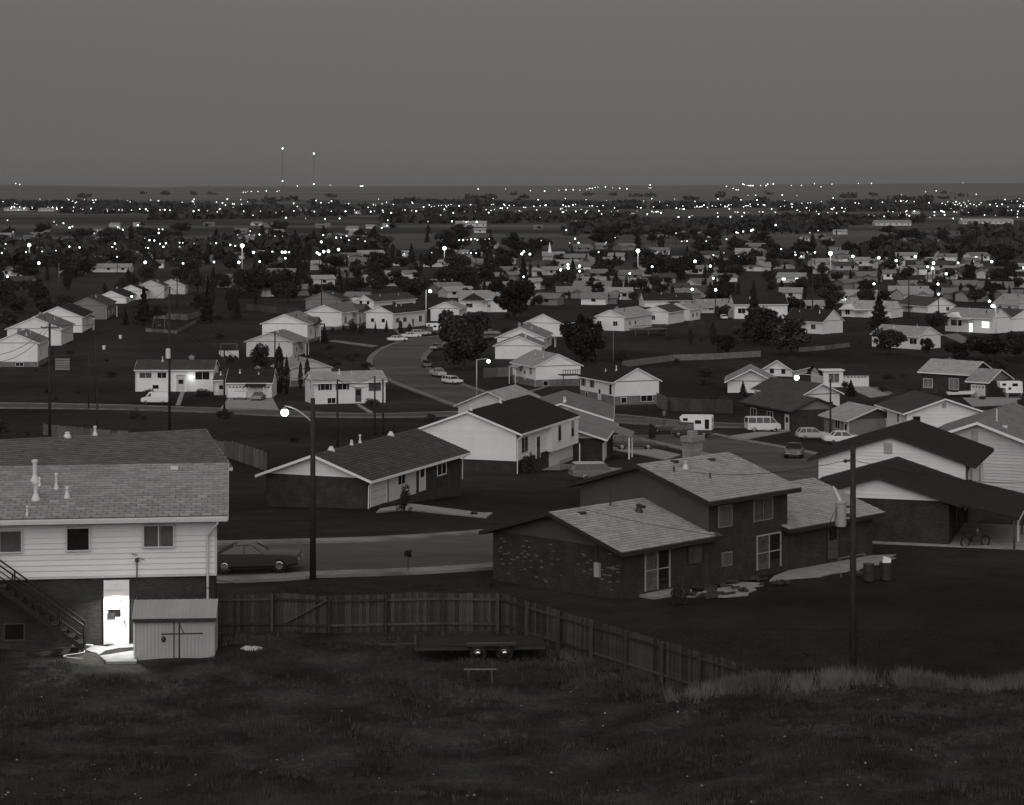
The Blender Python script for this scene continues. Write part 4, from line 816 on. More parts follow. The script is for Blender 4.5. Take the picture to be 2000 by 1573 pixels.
# ------------------------------------------------------------------ foreground things
def shed():
    d = axes(86.0); p = hit(262, 1291); rz = math.atan2(d.y, d.x); L = solve(p, d, 419); D = 2.1; h = 1.72
    R = empty('garden_shed', 'pale ribbed metal garden shed in the back yard', 'shed', (p.x, p.y, p.z), rz)
    b = MB(); b.box(0, L, .02, D, -.3, h); 
    b.prism([(.02, h), (D, h), (D * .5, h + .48)], .02, L - .02); b.build('wall', M['tin'], R)
    rib = MB().box(-.012, .012, -.012, .02, 0, h - .04).mesh('rib', M['tin'])
    n = 22
    for i in range(n): link('rib', rib, R, (L * (i + .5) / n, 0.012, 0))
    ang = math.atan(.48 / (D * .5)); r = MB()
    r.prism([(-.1, h - .04), (D * .5, h + .5), (D * .5, h + .53), (-.1, h - .01)], -.08, L + .08); r.prism([(D + .1, h - .04), (D * .5, h + .5), (D * .5, h + .53), (D + .1, h - .01)][::-1], -.08, L + .08)
    rf = r.build('roof', M['tinroof'], R)
    for i in range(13):
        x = -.06 + (L + .1) * i / 12; MB().prism([(-.1, h - .012), (D * .5, h + .528), (D * .5, h + .55), (-.1, h + .012)], x, x + .02).build('seam', M['tin'], rf)
    MB().box(-.08, L + .08, -.13, -.095, h - .16, h - .03).build('door_track', M['metal_d'], R)
    MB().box(L * .49, L * .5, -.012, .012, 0, h - .1).build('door_seam', M['metal_d'], R)
    MB().box(-.03, 0.03, -.02, .06, -.2, h).build('corner_trim', M['white'], R)
shed()
def clothes_post():
    p = hit(350, 1294); R = empty('clothesline_post', 'dark T-shaped clothesline post standing before the shed', 'clothes post', p)
    zt = CZ - (1238 - HY) / F * p.y - p.z
    MB().tube((0, 0, -.2), (0, 0, zt + .45), .035, .03).build('post', M['metal_d'], R)
    MB().tube((-.72, 0, zt - .02), (.95, -.05, zt + .02), .03).build('cross_arm', M['metal_d'], R)
    MB().tube((-.02, 0, zt + .45), (.18, 0, zt + .02), .02).build('brace', M['metal_d'], R)
    MB().path([(-.62, 0, zt), (-.62, 0, zt - .12)], .008).lathe([(.02, 0), (.085, -.05), (.1, -.14), (.07, -.22), (.02, -.25)], (-.62, 0, zt - .1), 10).build('hanging_bag', M['metal_d'], R)
clothes_post()
# board fence: back run and slanting run
FZ = 1.62
def fence(name, label, A, B, ground0=None, gap_gate=None, h=FZ, flip=1):
    A = Vector(A); B = Vector(B); D = (B - A); L = D.length; d = D.normalized(); rz = math.atan2(d.y, d.x)
    R = empty(name, label, 'fence', (A.x, A.y, 0), rz)
    zl = (lambda q: gz(q.x, q.y)) if ground0 is None else (lambda q: ground0[0] + (ground0[1] - ground0[0]) * (q - A).length / L)
    pitch = .152; n = int(L / pitch); meshes = []
    for k in range(6):
        hh = h + random.uniform(-.03, .03); w = .14; b = MB(); b.box(-w / 2, w / 2, 0, .02, -.25, hh); meshes.append(b.mesh('board', M['wood']))
    for i in range(n):
        x = (i + .5) * pitch; q = A + d * x; zz = zl(q)
        o = link('board', meshes[random.randrange(6)], R, (x, random.uniform(-.006, .006), zz), (random.uniform(-.012, .012), random.uniform(-.012, .012), 0))
    ps = MB().box(-.055, .055, -.17, -.06, -.4, h + .02).mesh('post', M['wood']); npst = max(2, int(round(L / 2.35)))
    for i in range(npst + 1):
        x = min(L - .06, max(.06, L * i / npst)); q = A + d * x; link('post', ps, R, (x, 0, zl(q)))
        if i < npst:
            x2 = L * (i + 1) / npst; q2 = A + d * x2; z1, z2 = zl(q), zl(q2)
            for zz in (.3, h - .28):
                MB().add([(x, -.058, z1 + zz), (x2, -.058, z2 + zz), (x2, -.012, z2 + zz), (x, -.012, z1 + zz), (x, -.058, z1 + zz + .09), (x2, -.058, z2 + zz + .09), (x2, -.012, z2 + zz + .09), (x, -.012, z1 + zz + .09)],
                         [(3, 2, 1, 0), (4, 5, 6, 7), (0, 1, 5, 4), (1, 2, 6, 5), (2, 3, 7, 6), (3, 0, 4, 7)]).build('rail', M['wood'], R)
    return R, d, rz
FA = Vector((-12.6, 94.6)); FB = Vector((-0.55, 95.0)); FC = Vector((9.6, 79.0))
fr, d_, rz_ = fence('board_fence', 'weathered vertical board fence running behind the yard to the corner', FA, FB)
MB().tube((3.05, -.1, .45), (4.95, -.1, FZ - .15), .05, n=4).build('gate_brace', M['wood'], fr)
fence('board_fence', 'weathered board fence slanting toward the viewer into the tall grass', FB, FC, (0.0, -.02))
def flatbed():
    p = hit(952, 1291); R = empty('flatbed_trailer', 'low flatbed trailer with two axles parked by the fence', 'trailer', (p.x, p.y, p.z), math.radians(3))
    MB().box(-2.9, 2.3, .1, 2.0, .5, .57).build('deck', M['rubber'], R); b = MB(); b.box(-2.9, 2.3, .06, .16, .42, .54); b.box(-2.9, 2.3, 1.9, 2.0, .42, .54); b.build('side_rail', M['metal_d'], R)
    b = MB(); b.prism([(-4.3, .45), (-2.9, .42), (-2.9, .5), (-4.3, .5)], 1.0, 1.15, 'y'); b.build('drawbar', M['metal_d'], R)
    MB().box(-.85, 1.15, -.22, .1, .62, .72).build('mudguard', M['metal_d'], R); MB().box(-2.9, -2.82, .1, 2.0, .57, .68).build('headboard', M['metal_d'], R)
    for x in (-.38, .68):
        w = MB(); c = (x, -.08, .33)
        for r0, r1, y0, y1 in ((.33, .33, -.2, .02),): w.tube((x, -.2, .33), (x, .03, .33), .33, .33, 20)
        t = w.build('wheel', M['rubber'], R); cap = MB()
        V = []; cap.tube((x, -.2, .33), (x, -.25, .33), .19, .17, 16); cap.tube((x, -.25, .33), (x, -.29, .33), .17, .05, 16); cap.build('hub_cap', M['chrome'], t, True)
flatbed()
def small_things():
    p = hit(938, 1330); R = empty('sawhorse', 'low pale-topped trestle in the weeds before the trailer', 'trestle', p)
    MB().box(-.62, .62, -.04, .04, .42, .455).build('beam', M['greysiding'], R)
    for x in (-.45, .45):
        for y in (-1, 1): MB().tube((x, y * .03, .42), (x, y * .22, -.1), .03, n=5).build('leg', M['darkfence'], R)
    p = hit(490, 1270); R = empty('tarp_bundle', 'crumpled pale tarpaulin lying in the yard near the fence', 'tarpaulin', p)
    b = MB(); n = 14; V = []; Fs = []
    for j in range(5):
        for i in range(n):
            a = 2 * math.pi * i / n; r = (.55, .5, .4, .22, .02)[j] * (1 + .25 * math.sin(3 * a + j)); V.append((r * math.cos(a) * 1.05, r * math.sin(a) * .6, (0, .1, .16, .15, .12)[j] + .05 * math.sin(5 * a + 2 * j)))
    b.add(V, [(j * n + i, j * n + (i + 1) % n, (j + 1) * n + (i + 1) % n, (j + 1) * n + i) for j in range(4) for i in range(n)]); b.build('sheet', M['trim'], R).scale = (.75, .75, .8)
    p = hit(125, 1262); tag(MB().box(-1.25, 1.25, -.1, .1, 0, .1).build('timber_plank', M['trim']), 'pale plank lying on the ground left of the lit door', 'plank'); o = bpy.data.objects['timber_plank']; o.location = p; o.rotation_euler = (0, 0, math.radians(-12))
    p = hit(163, 1272); pts = [(p.x + .9 * t * math.cos(5 * t) , p.y - 1.6 * t, p.z + .03) for t in np.linspace(0, 1, 14)]; tag(MB().path([Vector(q) for q in pts], .02).build('garden_hose', M['trim']), 'thin pale garden hose trailing over the patio edge', 'hose')
    # drums and bits on the neighbour's patio
    for u, v, lab in ((1697, 1137, 'dark ribbed oil drum nearest the patio frame'), (1731, 1135, 'dark oil drum with a white paper bag on top')):
        p = hit(u, v); R = empty('oil_drum', lab, 'drum', (p.x, p.y, p.z + .05), 0, 'drums on the patio')
        MB().lathe([(.27, 0), (.29, .02), (.29, .28), (.305, .3), (.29, .32), (.29, .56), (.305, .58), (.29, .6), (.29, .86), (.3, .88)], (0, 0, 0), 18).build('barrel', M['metal_d'], R); MB().lathe([(.285, 0), (.285, .01), (.2, .012)], (0, 0, .872), 18).build('lid', M['metal_d'], R)
    p = hit(1731, 1135); b = MB(); b.add([(-.2, -.12, 0), (.2, -.12, 0), (.22, .12, 0), (-.2, .12, 0), (-.16, -.1, .26), (.24, -.08, .16), (.2, .1, .2), (-.14, .1, .3)], [(3, 2, 1, 0), (4, 5, 6, 7), (0, 1, 5, 4), (1, 2, 6, 5), (2, 3, 7, 6), (3, 0, 4, 7)])
    o = b.build('paper_bag', M['white']); o.location = (p.x, p.y, p.z + .95); tag(o, 'crumpled white bag on top of the right drum', 'bag')
    p = hit(1668, 1128); R = empty('tube_frame', 'thin pale tube frame standing on the patio behind the pole', 'tube frame', p)
    b = MB(); b.path([(-.65, 0, 0), (-.8, .1, .95), (.55, .1, 1.2), (.75, 0, .9)], .018); b.build('tube', M['greysiding'], R); MB().box(-.3, .4, -.2, .2, .2, .3).build('seat', M['darkfence'], R)
    p = hit(1905, 1068); R = empty('motorcycle', 'dark motorcycle parked under the patio roof', 'motorcycle', p, math.radians(20))
    for x in (-.65, .65):
        w = MB()
        for k in range(16):
            a0, a1 = 2 * math.pi * k / 16, 2 * math.pi * (k + 1) / 16; w.tube((x + .28 * math.cos(a0), 0, .3 + .28 * math.sin(a0)), (x + .28 * math.cos(a1), 0, .3 + .28 * math.sin(a1)), .045, n=6)
        w.build('wheel', M['rubber'], R)
    MB().box(-.25, .3, -.14, .14, .25, .6).build('engine', M['metal_d'], R); MB().lathe([(.05, -.3), (.14, -.2), (.15, .1), (.05, .25)], (.15, 0, .78), 10).build('tank', M['car_dark'], R); MB().box(-.75, -.05, -.13, .13, .68, .78).build('seat', M['rubber'], R)
    MB().path([(.65, 0, .3), (.45, 0, .95), (.35, .32, 1.05)], .025).path([(.45, 0, .95), (.35, -.32, 1.05)], .025).build('fork', M['metal_d'], R)
small_things()
p = hit(122, 724); R = empty('slatted_bin', 'small pale slatted bin in the yards beside the left row', 'bin', p); 
for k in range(5): MB().box(-1.5, 1.5, -.05, .05, .1 + k * .5, .5 + k * .5).build('slat', M['greysiding'], R)
for x in (-1.5, 1.4): MB().box(x, x + .12, .05, 1.2, 0, 2.6).build('post', M['darkfence'], R)
for u, v, lab in ((203, 683, 'white bucket left of the other in the left yards'), (235, 662, 'white bucket farther right in the left yards')):
    o = MB().lathe([(.3, 0), (.42, .9), (.45, .92), (.38, .93)], (0, 0, 0), 12).build('bucket', M['white']); o.location = hit(u, v); tag(o, lab, 'bucket', 'buckets in the left yards')
# ------------------------------------------------------------------ poles, lamps, wires
POLETOP = {}
def pole(name, label, u, vb, vt, r=.13, m='pole', group=None, Y=None, arm=False, cat='utility pole', z0=None):
    p = hit(u, vb) if Y is None else Vector(((u - CX) / F * Y, Y, gz((u - CX) / F * Y, Y)))
    h = CZ - (vt - HY) / F * p.y - p.z; R = empty(name, label, cat, p, 0, group)
    MB().tube((0, 0, -.5), (0, 0, h), r, r * .68, 12).build('post', M[m], R, True)
    if arm:
        b = MB(); b.box(-1.1, 1.1, -.06, .06, h - .55, h - .43); b.build('cross_arm', M[m], R)
        for x in (-1, -.45, .45, 1): MB().lathe([(.04, 0), (.06, .06), (.03, .12)], (x, 0, h - .43), 8).build('insulator', M['metal_d'], R)
    POLETOP[label] = Vector((p.x, p.y, p.z + h)); return R, h, p
def globe(parent, c, r, m='lamp', name='globe'):
    pr = [(max(r * math.cos(a), .001), r * math.sin(a)) for a in np.linspace(-math.pi / 2, math.pi / 2, 9)]
    return MB().lathe(pr, c, 12).build(name, M[m], parent, True)
def lamp(label, u, vb, vt, lu, lv, r, Y=None, rp=.13, m='pole', group='lit street lamps', arm_drop=1.0):
    R, h, p = pole('street_lamp', label, u, vb, vt, rp, m, group, Y, cat='street lamp')
    L = at(lu, lv, p.y) - p
    b = MB(); pts = []
    sgn = 1 if L.x >= 0 else -1
    for t in np.linspace(0, 1, 9): pts.append(Vector((L.x * t, 0, (L.z + r - arm_drop) + arm_drop * math.sin(t * math.pi / 2) + .12)))
    if abs(L.x) > .25: b.path(pts, .035 if Y is None and rp > .12 else .05, 6); b.build('arm', M['metal'], R)
    MB().lathe([(r * .35, r * .75), (r * .8, r * .78), (r * .5, r * 1.15), (.05, r * 1.25)], (L.x, 0, L.z), 12).build('lamp_head', M['metal'], R)
    globe(R, (L.x, 0, L.z), r); return R
lamp('lit street lamp on a tall wooden pole beside the near street', 611, 1131, 778, 556, 806, .2, rp=.17, arm_drop=.85)
lamp('lit street lamp with its arm to the left, among the houses on the right', 1622, 866, 740, 1556, 738, .30, rp=.14, arm_drop=.5)
lamp('lit street lamp before the deck bi-level, on a slim metal pole', 931, 785, 702, 954, 706, .30, rp=.1, m='metal', arm_drop=.2)
lamp('lit lamp on a pale pole by the black roofed house', 832, 638, 567, 840, 569, .42, rp=.14, m='metalp', arm_drop=.2)
lamp('lit lamp on a pale pole before the lit house at right', 1945, 655, 596, 1939, 598, .45, rp=.14, m='metalp', arm_drop=.1)
for k, (u, vt, vb) in enumerate(((473, 480, 532), (868, 485, 530), (1246, 490, 533), (1622, 495, 541))):
    lamp('tall lit floodlight mast, number %s from the left of the far four' % ('one', 'two', 'three', 'four')[k] if False else ('leftmost', 'second from left', 'third from left', 'rightmost')[k] + ' of the four tall pale floodlight masts in the town', u, vb, vt + 1, u, vt, .8, rp=.28, m='metalp', group='tall town lamp masts', arm_drop=.1)
for u, v, r in ((57, 480, .0),): lamp('tall lit mast at the far left of the town', 57, 514, 481, 57, 479, .8, rp=.28, m='metalp', group='tall town lamp masts')
# foreground utility pole with transformer
R, h, p = pole('utility_pole', 'nearest wooden utility pole with a transformer, right foreground', 1666, 1330, 872, .15, Y=84.6)
zt = lambda v: CZ - (v - HY) / F * p.y - p.z
c = ((1643 - 1667) / F * p.y, -.02, 0)
MB().lathe([(.02, zt(1029)), (.2, zt(1028)), (.21, zt(1024)), (.21, zt(984)), (.23, zt(983)), (.23, zt(980)), (.05, zt(977))], c, 18).build('transformer', M['midsiding'], R)
MB().tube((c[0] - .02, 0, zt(979)), (c[0] - .28, .05, zt(950)), .07, .03, 8).build('bushing', M['metalp'], R)
MB().box(c[0] + .1, -.1, -.06, .06, zt(1010), zt(1003)).build('bracket', M['metal_d'], R); MB().box(c[0] + .1, -.1, -.06, .06, zt(992), zt(988)).build('bracket', M['metal_d'], R)
MB().tube((-.28, 0, zt(901)), (-.05, 0, zt(899)), .04).lathe([(.04, -.06), (.09, -.02), (.09, .04), (.03, .07)], (-.28, 0, zt(901)), 10).build('insulator', M['metal_d'], R)
MB().path([(c[0] - .12, -.15, zt(986)), (c[0] - .42, -.2, zt(1015)), (c[0] - .3, -.15, zt(1050)), (-.12, -.1, zt(1060))], .012).path([(c[0] - .1, -.12, zt(990)), (c[0] - .3, -.25, zt(1020)), (c[0] - .36, -.1, zt(1052))], .012).build('lead', M['wire'], R)
MB().box(-.06, .06, -.16, .16, h - .3, h - .12).build('pole_band', M['metal_d'], R)
PP = p.copy(); PH = h
def wire(label, A, B, sag=.5, r=.011):
    A = Vector(A); B = Vector(B); pts = [A.lerp(B, t) - Vector((0, 0, sag * 4 * t * (1 - t))) for t in np.linspace(0, 1, 13)]
    tag(MB().path(pts, r, 5).build('overhead_wire', M['wire']), label, 'wire', 'overhead wires')
rz = SP.root.rotation_euler.z
mast = SP.C + Vector((SP.d.x * 7.6, SP.d.y * 7.6, 0)) + Vector((SP.e.x * 2.6, SP.e.y * 2.6, 5.35))
wire('service wire from the nearest pole to the upper pale roof', PP + Vector((-.28, 0, zt(900))), mast, .35)
wire('wire from the nearest pole past the black roofs to the right', PP + Vector((.1, 0, zt(900))), at(2080, 935, 128), .5)
wire('thin wire crossing the lower pale roof to the nearest pole', at(1110, 987, 112), PP + Vector((-.1, 0, zt(1075))), .3)
a_ = lax(270); c_, s_ = math.cos(LH.root.rotation_euler.z), math.sin(LH.root.rotation_euler.z)
wire('service wire slanting across the pale siding to the fence end', (LH.C.x + a_ * c_ + .25 * s_, LH.C.y + a_ * s_ - .25 * c_, 3.65), (FA.x + .9, FA.y - .1, FZ + .5), .1, .014)
# other wooden poles
pl = [('wooden utility pole at far left above the grey roof', 97, 862, 632, .2, True), ('short pale topped pole beside the far left utility pole', 190, 850, 758, .14, False), ('tall utility pole with a transformer before the white bi-level', 331, 845, 560, .19, False),
      ('wooden pole in front of the two-door garage', 438, 818, 682, .17, False), ('utility pole among the poplars by the left row', 537, 760, 648, .17, False), ('left one of three poles before the shuttered bi-level', 659, 872, 742, .15, False), ('middle one of three poles before the shuttered bi-level', 732, 850, 735, .14, False),
      ('right one of three poles before the shuttered bi-level', 748, 850, 741, .14, False), ('thin pole standing in the dark slope left of the retaining wall', 1198, 712, 646, .09, False), ('thin pole in the yards at left, dark', 173, 800, 690, .12, False),
      ('thin pole in the yards at left, right of the dark one', 187, 790, 655, .12, False), ('utility pole rising above the far grey houses left of centre', 628, 606, 545, .2, False), ('utility pole behind the black roofed house at right', 1587, 625, 534, .2, False), ('thin utility pole before the pale roofs at right', 1563, 660, 588, .16, False),
      ('utility pole among roofs at the right edge', 1775, 622, 542, .2, False), ('slim utility pole above the black roofs, right of the deck house', 1380, 606, 538, .2, False), ('pale pole standing in the dark field at left', 115, 561, 514, .2, False), ('tall pole with a pale head among dark conifers', 397, 590, 533, .2, False),
      ('thin dark pole by the white gabled house at left row', 346, 600, 540, .2, False)]
for lab, u, vb, vt, r, arm in pl:
    R, h, p = pole('utility_pole', lab, u, vb, vt, r, 'found' if 'pale pole' in lab or 'dark slope' in lab else 'pole', 'wooden poles', arm=arm)
    if 'transformer' in lab: z = CZ - (700 - HY) / F * p.y - p.z; MB().lathe([(.02, 0), (.32, .02), (.32, 1.25), (.05, 1.35)], (-.1, -.5, z), 14).build('transformer', M['metalp'], R)
tp = lambda k: POLETOP[[q[0] for q in pl][k]]
wire('long wire from the far left pole to the tall transformer pole', tp(0), tp(2), 2.0, .03); wire('long wire from the tall transformer pole to the garage pole', tp(2) - Vector((0, 0, 3)), tp(3), 1.5, .03)
wire('wire from the garage pole to the poles before the shuttered bi-level', tp(3), tp(5), 1.5, .03); wire('wire between the poles before the shuttered bi-level', tp(5), tp(6), .6, .03)
wire('upper long wire from the far left pole to the tall transformer pole', tp(0) - Vector((0, 0, .6)), tp(2) - Vector((0, 0, 1.2)), 2.4, .03); wire('wire from the far left pole out of the picture at left', tp(0), at(-60, 690, 210), 1.5, .03); wire('second wire from the far left pole out at left', tp(0) - Vector((0, 0, .5)), at(-60, 700, 212), 1.8, .03)
wire('wire from the tall transformer pole to the poplar pole', tp(2), tp(4), 2.0, .03); wire('wire from the left pole to the right pole before the shuttered bi-level', tp(5), tp(7), 1.0, .03); wire('wire from the thin slope pole to the deck house', tp(8), tp(8) + Vector((12, 40, -3)), 1.0, .03); wire('wire from the pole behind the black roof toward the right edge', tp(12), tp(14), 2.2, .045)
# radio masts
for lab, u, vb, vt, vm in (('taller of the two far radio masts with lit tip', 552, 392, 291, 354), ('shorter of the two far radio masts with lit tip', 613, 395, 301, 360)):
    Y = 5600.0; x = (u - CX) / F * Y; z = gz(x, Y); R = empty('radio_mast', lab, 'radio mast', (x, Y, z), 0, 'far radio masts')
    h = CZ - (vt - HY) / F * Y - z; b = MB(); w = .55
    for sx in (-w, w):
        for sy in (-w, w): b.tube((sx, sy, 0), (sx, sy, h), .32, .28, 4)
    k = 0
    while k < h - 4: b.tube((-w, -w, k), (w, -w, k + 4), .2, n=3); b.tube((w, w, k), (-w, w, k + 4), .2, n=3); k += 4
    b.build('lattice', M['found'], R); globe(R, (0, 0, h + 1), 1.9, 'lamp_far', 'beacon'); globe(R, (0, -1.5, CZ - (vm - HY) / F * Y - z), 1.5, 'lamp_far', 'beacon')
# ------------------------------------------------------------------ other fences and walls
def panel_fence(label, px, h, m='palefence', name='board_fence', group=None):
    P = [hit(u, v) for u, v in px]; R = empty(name, label, 'fence', P[0], 0, group); O = P[0]
    for a, b in zip(P[:-1], P[1:]):
        a = a - O; b = b - O; D = (b - a); L = D.length; n = max(1, int(L / 2.4)); t = D.normalized(); nr = Vector((-t.y, t.x, 0)) * .03
        for i in range(n):
            p, q = a + D * (i / n), a + D * ((i + 1) / n); dz = random.uniform(-.05, .05); g = t * .02; p = p + g; q = q - g
            V = [p - nr, q - nr, q + nr, p + nr]; V = [(v.x, v.y, v.z - .6) for v in V] + [(v.x, v.y, v.z + h + dz) for v in V]
            MB().add(V, [(3, 2, 1, 0), (4, 5, 6, 7), (0, 1, 5, 4), (1, 2, 6, 5), (2, 3, 7, 6), (3, 0, 4, 7)]).build('panel', M[m], R)
            MB().box(p.x - .06, p.x + .06, p.y - .1, p.y + .1, p.z - .6, p.z + h + .1).build('post', M[m], R)
panel_fence('pale board fence behind the far corner of the near grey roofs', [(405, 890), (455, 897), (520, 920)], 1.7)
panel_fence('pale fence above the grey roof at left, beside the poles', [(85, 850), (160, 858), (250, 866)], 1.4)
panel_fence('board fence below the parked car and black roofed house', [(1345, 640), (1400, 645), (1455, 655)], 1.9, 'darkfence')
panel_fence('long dark board fence right of the centre bi-level', [(1302, 803), (1370, 806), (1432, 808)], 2.2, 'darkfence')
panel_fence('fence panels beside the centre bi-level with the black roof', [(1283, 793), (1303, 804)], 2.2, 'palefence')
panel_fence('pale fence behind the lamp and deck bi-level', [(945, 738), (1000, 735)], 1.9, 'palefence')
panel_fence('long pale fence behind the left row yards', [(480, 606), (540, 612), (592, 616)], 1.9, 'darkfence')
panel_fence('pale garden fence round the swing yard at left', [(300, 622), (366, 626), (392, 618)], 1.7, 'palefence')
panel_fence('low fence along the swing yard at left', [(285, 648), (345, 652), (390, 628)], .9, 'palefence')
panel_fence('broken white picket fence on the dark slope at right', [(1560, 688), (1610, 684), (1660, 678)], 1.0, 'palefence')
P = [hit(u, v) for u, v in ((1215, 718), (1315, 705), (1400, 702), (1486, 697))]
b = MB()
for a, q in zip(P[:-1], P[1:]): b.add([(a.x, a.y, a.z - .5), (q.x, q.y, q.z - .5), (q.x, q.y + .4, q.z - .5), (a.x, a.y + .4, a.z - .5), (a.x, a.y, a.z + 1.3), (q.x, q.y, q.z + 1.3), (q.x, q.y + .4, q.z + 1.3), (a.x, a.y + .4, a.z + 1.3)], [(3, 2, 1, 0), (4, 5, 6, 7), (0, 1, 5, 4), (1, 2, 6, 5), (2, 3, 7, 6), (3, 0, 4, 7)])
tag(b.build('retaining_wall', M['found']), 'long low grey retaining wall across the dark slope', 'wall')
# deck of the deck house
p = hit(1262, 655); R = empty('timber_deck', 'raised timber deck on posts beside the light roofed house', 'deck', p, math.radians(18))
MB().box(-4, 5.5, -1.5, 2, 1.5, 1.7).build('platform', M['palefence'], R); b = MB(); b.box(-4, 5.5, -1.5, -1.42, 2.5, 2.6)
for i in range(20): b.box(-4 + i * .5, -3.93 + i * .5, -1.5, -1.42, 1.7, 2.5)
b.build('railing', M['palefence'], R)
for x in (-3.5, 0, 5): MB().box(x, x + .15, -1.4, -1.25, -1, 1.5).build('post', M['palefence'], R)
p = hit(1112, 757); R = empty('timber_deck', 'small dark timber deck at the gable of the white bi-level', 'deck', p, math.radians(20))
MB().box(-1.8, 1.8, -1.2, 1.2, 2.3, 2.5).build('platform', M['darkfence'], R); b = MB(); b.box(-1.8, 1.8, -1.2, -1.1, 3.3, 3.42)
for i in range(8): b.box(-1.8 + i * .5, -1.72 + i * .5, -1.2, -1.12, 2.5, 3.3)
b.build('railing', M['darkfence'], R)
for x in (-1.7, 1.6): MB().box(x, x + .15, -1.1, -.95, -1, 2.3).build('post', M['darkfence'], R)
# clothesline frame with washing, swing
p = hit(447, 700); R = empty('clothesline', 'clothesline frame with white washing behind the garage', 'clothesline', p)
b = MB(); b.path([(-1.8, 0, 0), (-1.8, 0, 3.2), (1.8, 0, 3.2), (1.8, 0, 0)], .06); b.build('frame', M['found'], R)
b = MB(); n = 12
for i in range(n): b.add([(-2.2 + 4.4 * i / n, .1 * math.sin(i), 1.7), (-2.2 + 4.4 * (i + 1) / n, .1 * math.sin(i + 1), 1.7), (-2.2 + 4.4 * (i + 1) / n, .15 * math.cos(i), .7 - .4 * (i % 3)), (-2.2 + 4.4 * i / n, .15 * math.sin(i), .8 - .3 * (i % 2))], [(0, 1, 2, 3)])
b.build('washing', M['trim'], R)
p = hit(314, 640); R = empty('swing_set', 'child swing set with A-shaped frame in the left yards', 'swing set', p)
b = MB(); b.path([(-2.2, -1, 0), (-1.5, 0, 3.1), (-1.2, 1.2, 0)], .06).path([(1.2, -1, 0), (1.0, 0, 3.1), (2, 1.2, 0)], .06).path([(-1.5, 0, 3.1), (1.0, 0, 3.1)], .06); b.build('frame', M['found'], R)
MB().box(-.7, 0, -.15, .15, .6, .66).build('swing_seat', M['trim'], R); MB().path([(-.65, 0, .6), (-.6, 0, 3.1)], .02).path([(-.05, 0, .6), (-.1, 0, 3.1)], .02).build('chain', M['found'], R)
p = hit(1297, 840); R = empty('yard_lamp', 'small unlit lantern on a post at the street corner', 'yard lamp', p); MB().tube((0, 0, 0), (0, 0, 1.9), .05).build('post', M['metal_d'], R); MB().lathe([(.08, 1.9), (.2, 1.95), (.24, 2.35), (.3, 2.38), (.05, 2.6)], (0, 0, 0), 8).build('lantern', M['found'], R)
# ------------------------------------------------------------------ drives and walks
patch('driveway', [(445, 779), (533, 779), (545, 803), (430, 800)], .10, M['concrete'])
patch('walkway', [(742, 996), (800, 986), (940, 1004), (962, 1004), (950, 1013), (790, 997), (735, 1003)], .10, M['concrete'])
patch('driveway', [(1425, 853), (1532, 837), (1545, 843), (1445, 862)], .1, M['concrete'])
patch('driveway', [(1650, 756), (1698, 756), (1737, 772), (1700, 778)], .1, M['concrete'])
patch('walkway', [(697, 791), (703, 791), (728, 806), (718, 806)], .1, M['concrete'])
patch('walkway', [(353, 766), (361, 766), (352, 792), (343, 792)], .1, M['concrete'])
patch('driveway', [(1180, 876), (1235, 868), (1330, 890), (1300, 900)], .1, M['concrete'])
patch('driveway', [(1880, 778), (1990, 776), (2010, 790), (1900, 795)], .1, M['concrete'])

for px in ([(640, 667), (652, 665), (738, 676), (728, 679)], [(770, 645), (778, 645), (792, 658), (784, 660)], [(1060, 757), (1068, 757), (1010, 775), (1000, 774)], [(1165, 790), (1172, 791), (1150, 806), (1140, 805)], [(1840, 655), (1870, 652), (1900, 668), (1880, 672)], [(1700, 758), (1712, 757), (1745, 769), (1736, 771)]):
    patch('walkway', px, .1, M['found'])
M['car_near'] = mat('grey_car_paint', .04, .3, .05, 1, spec=.4)
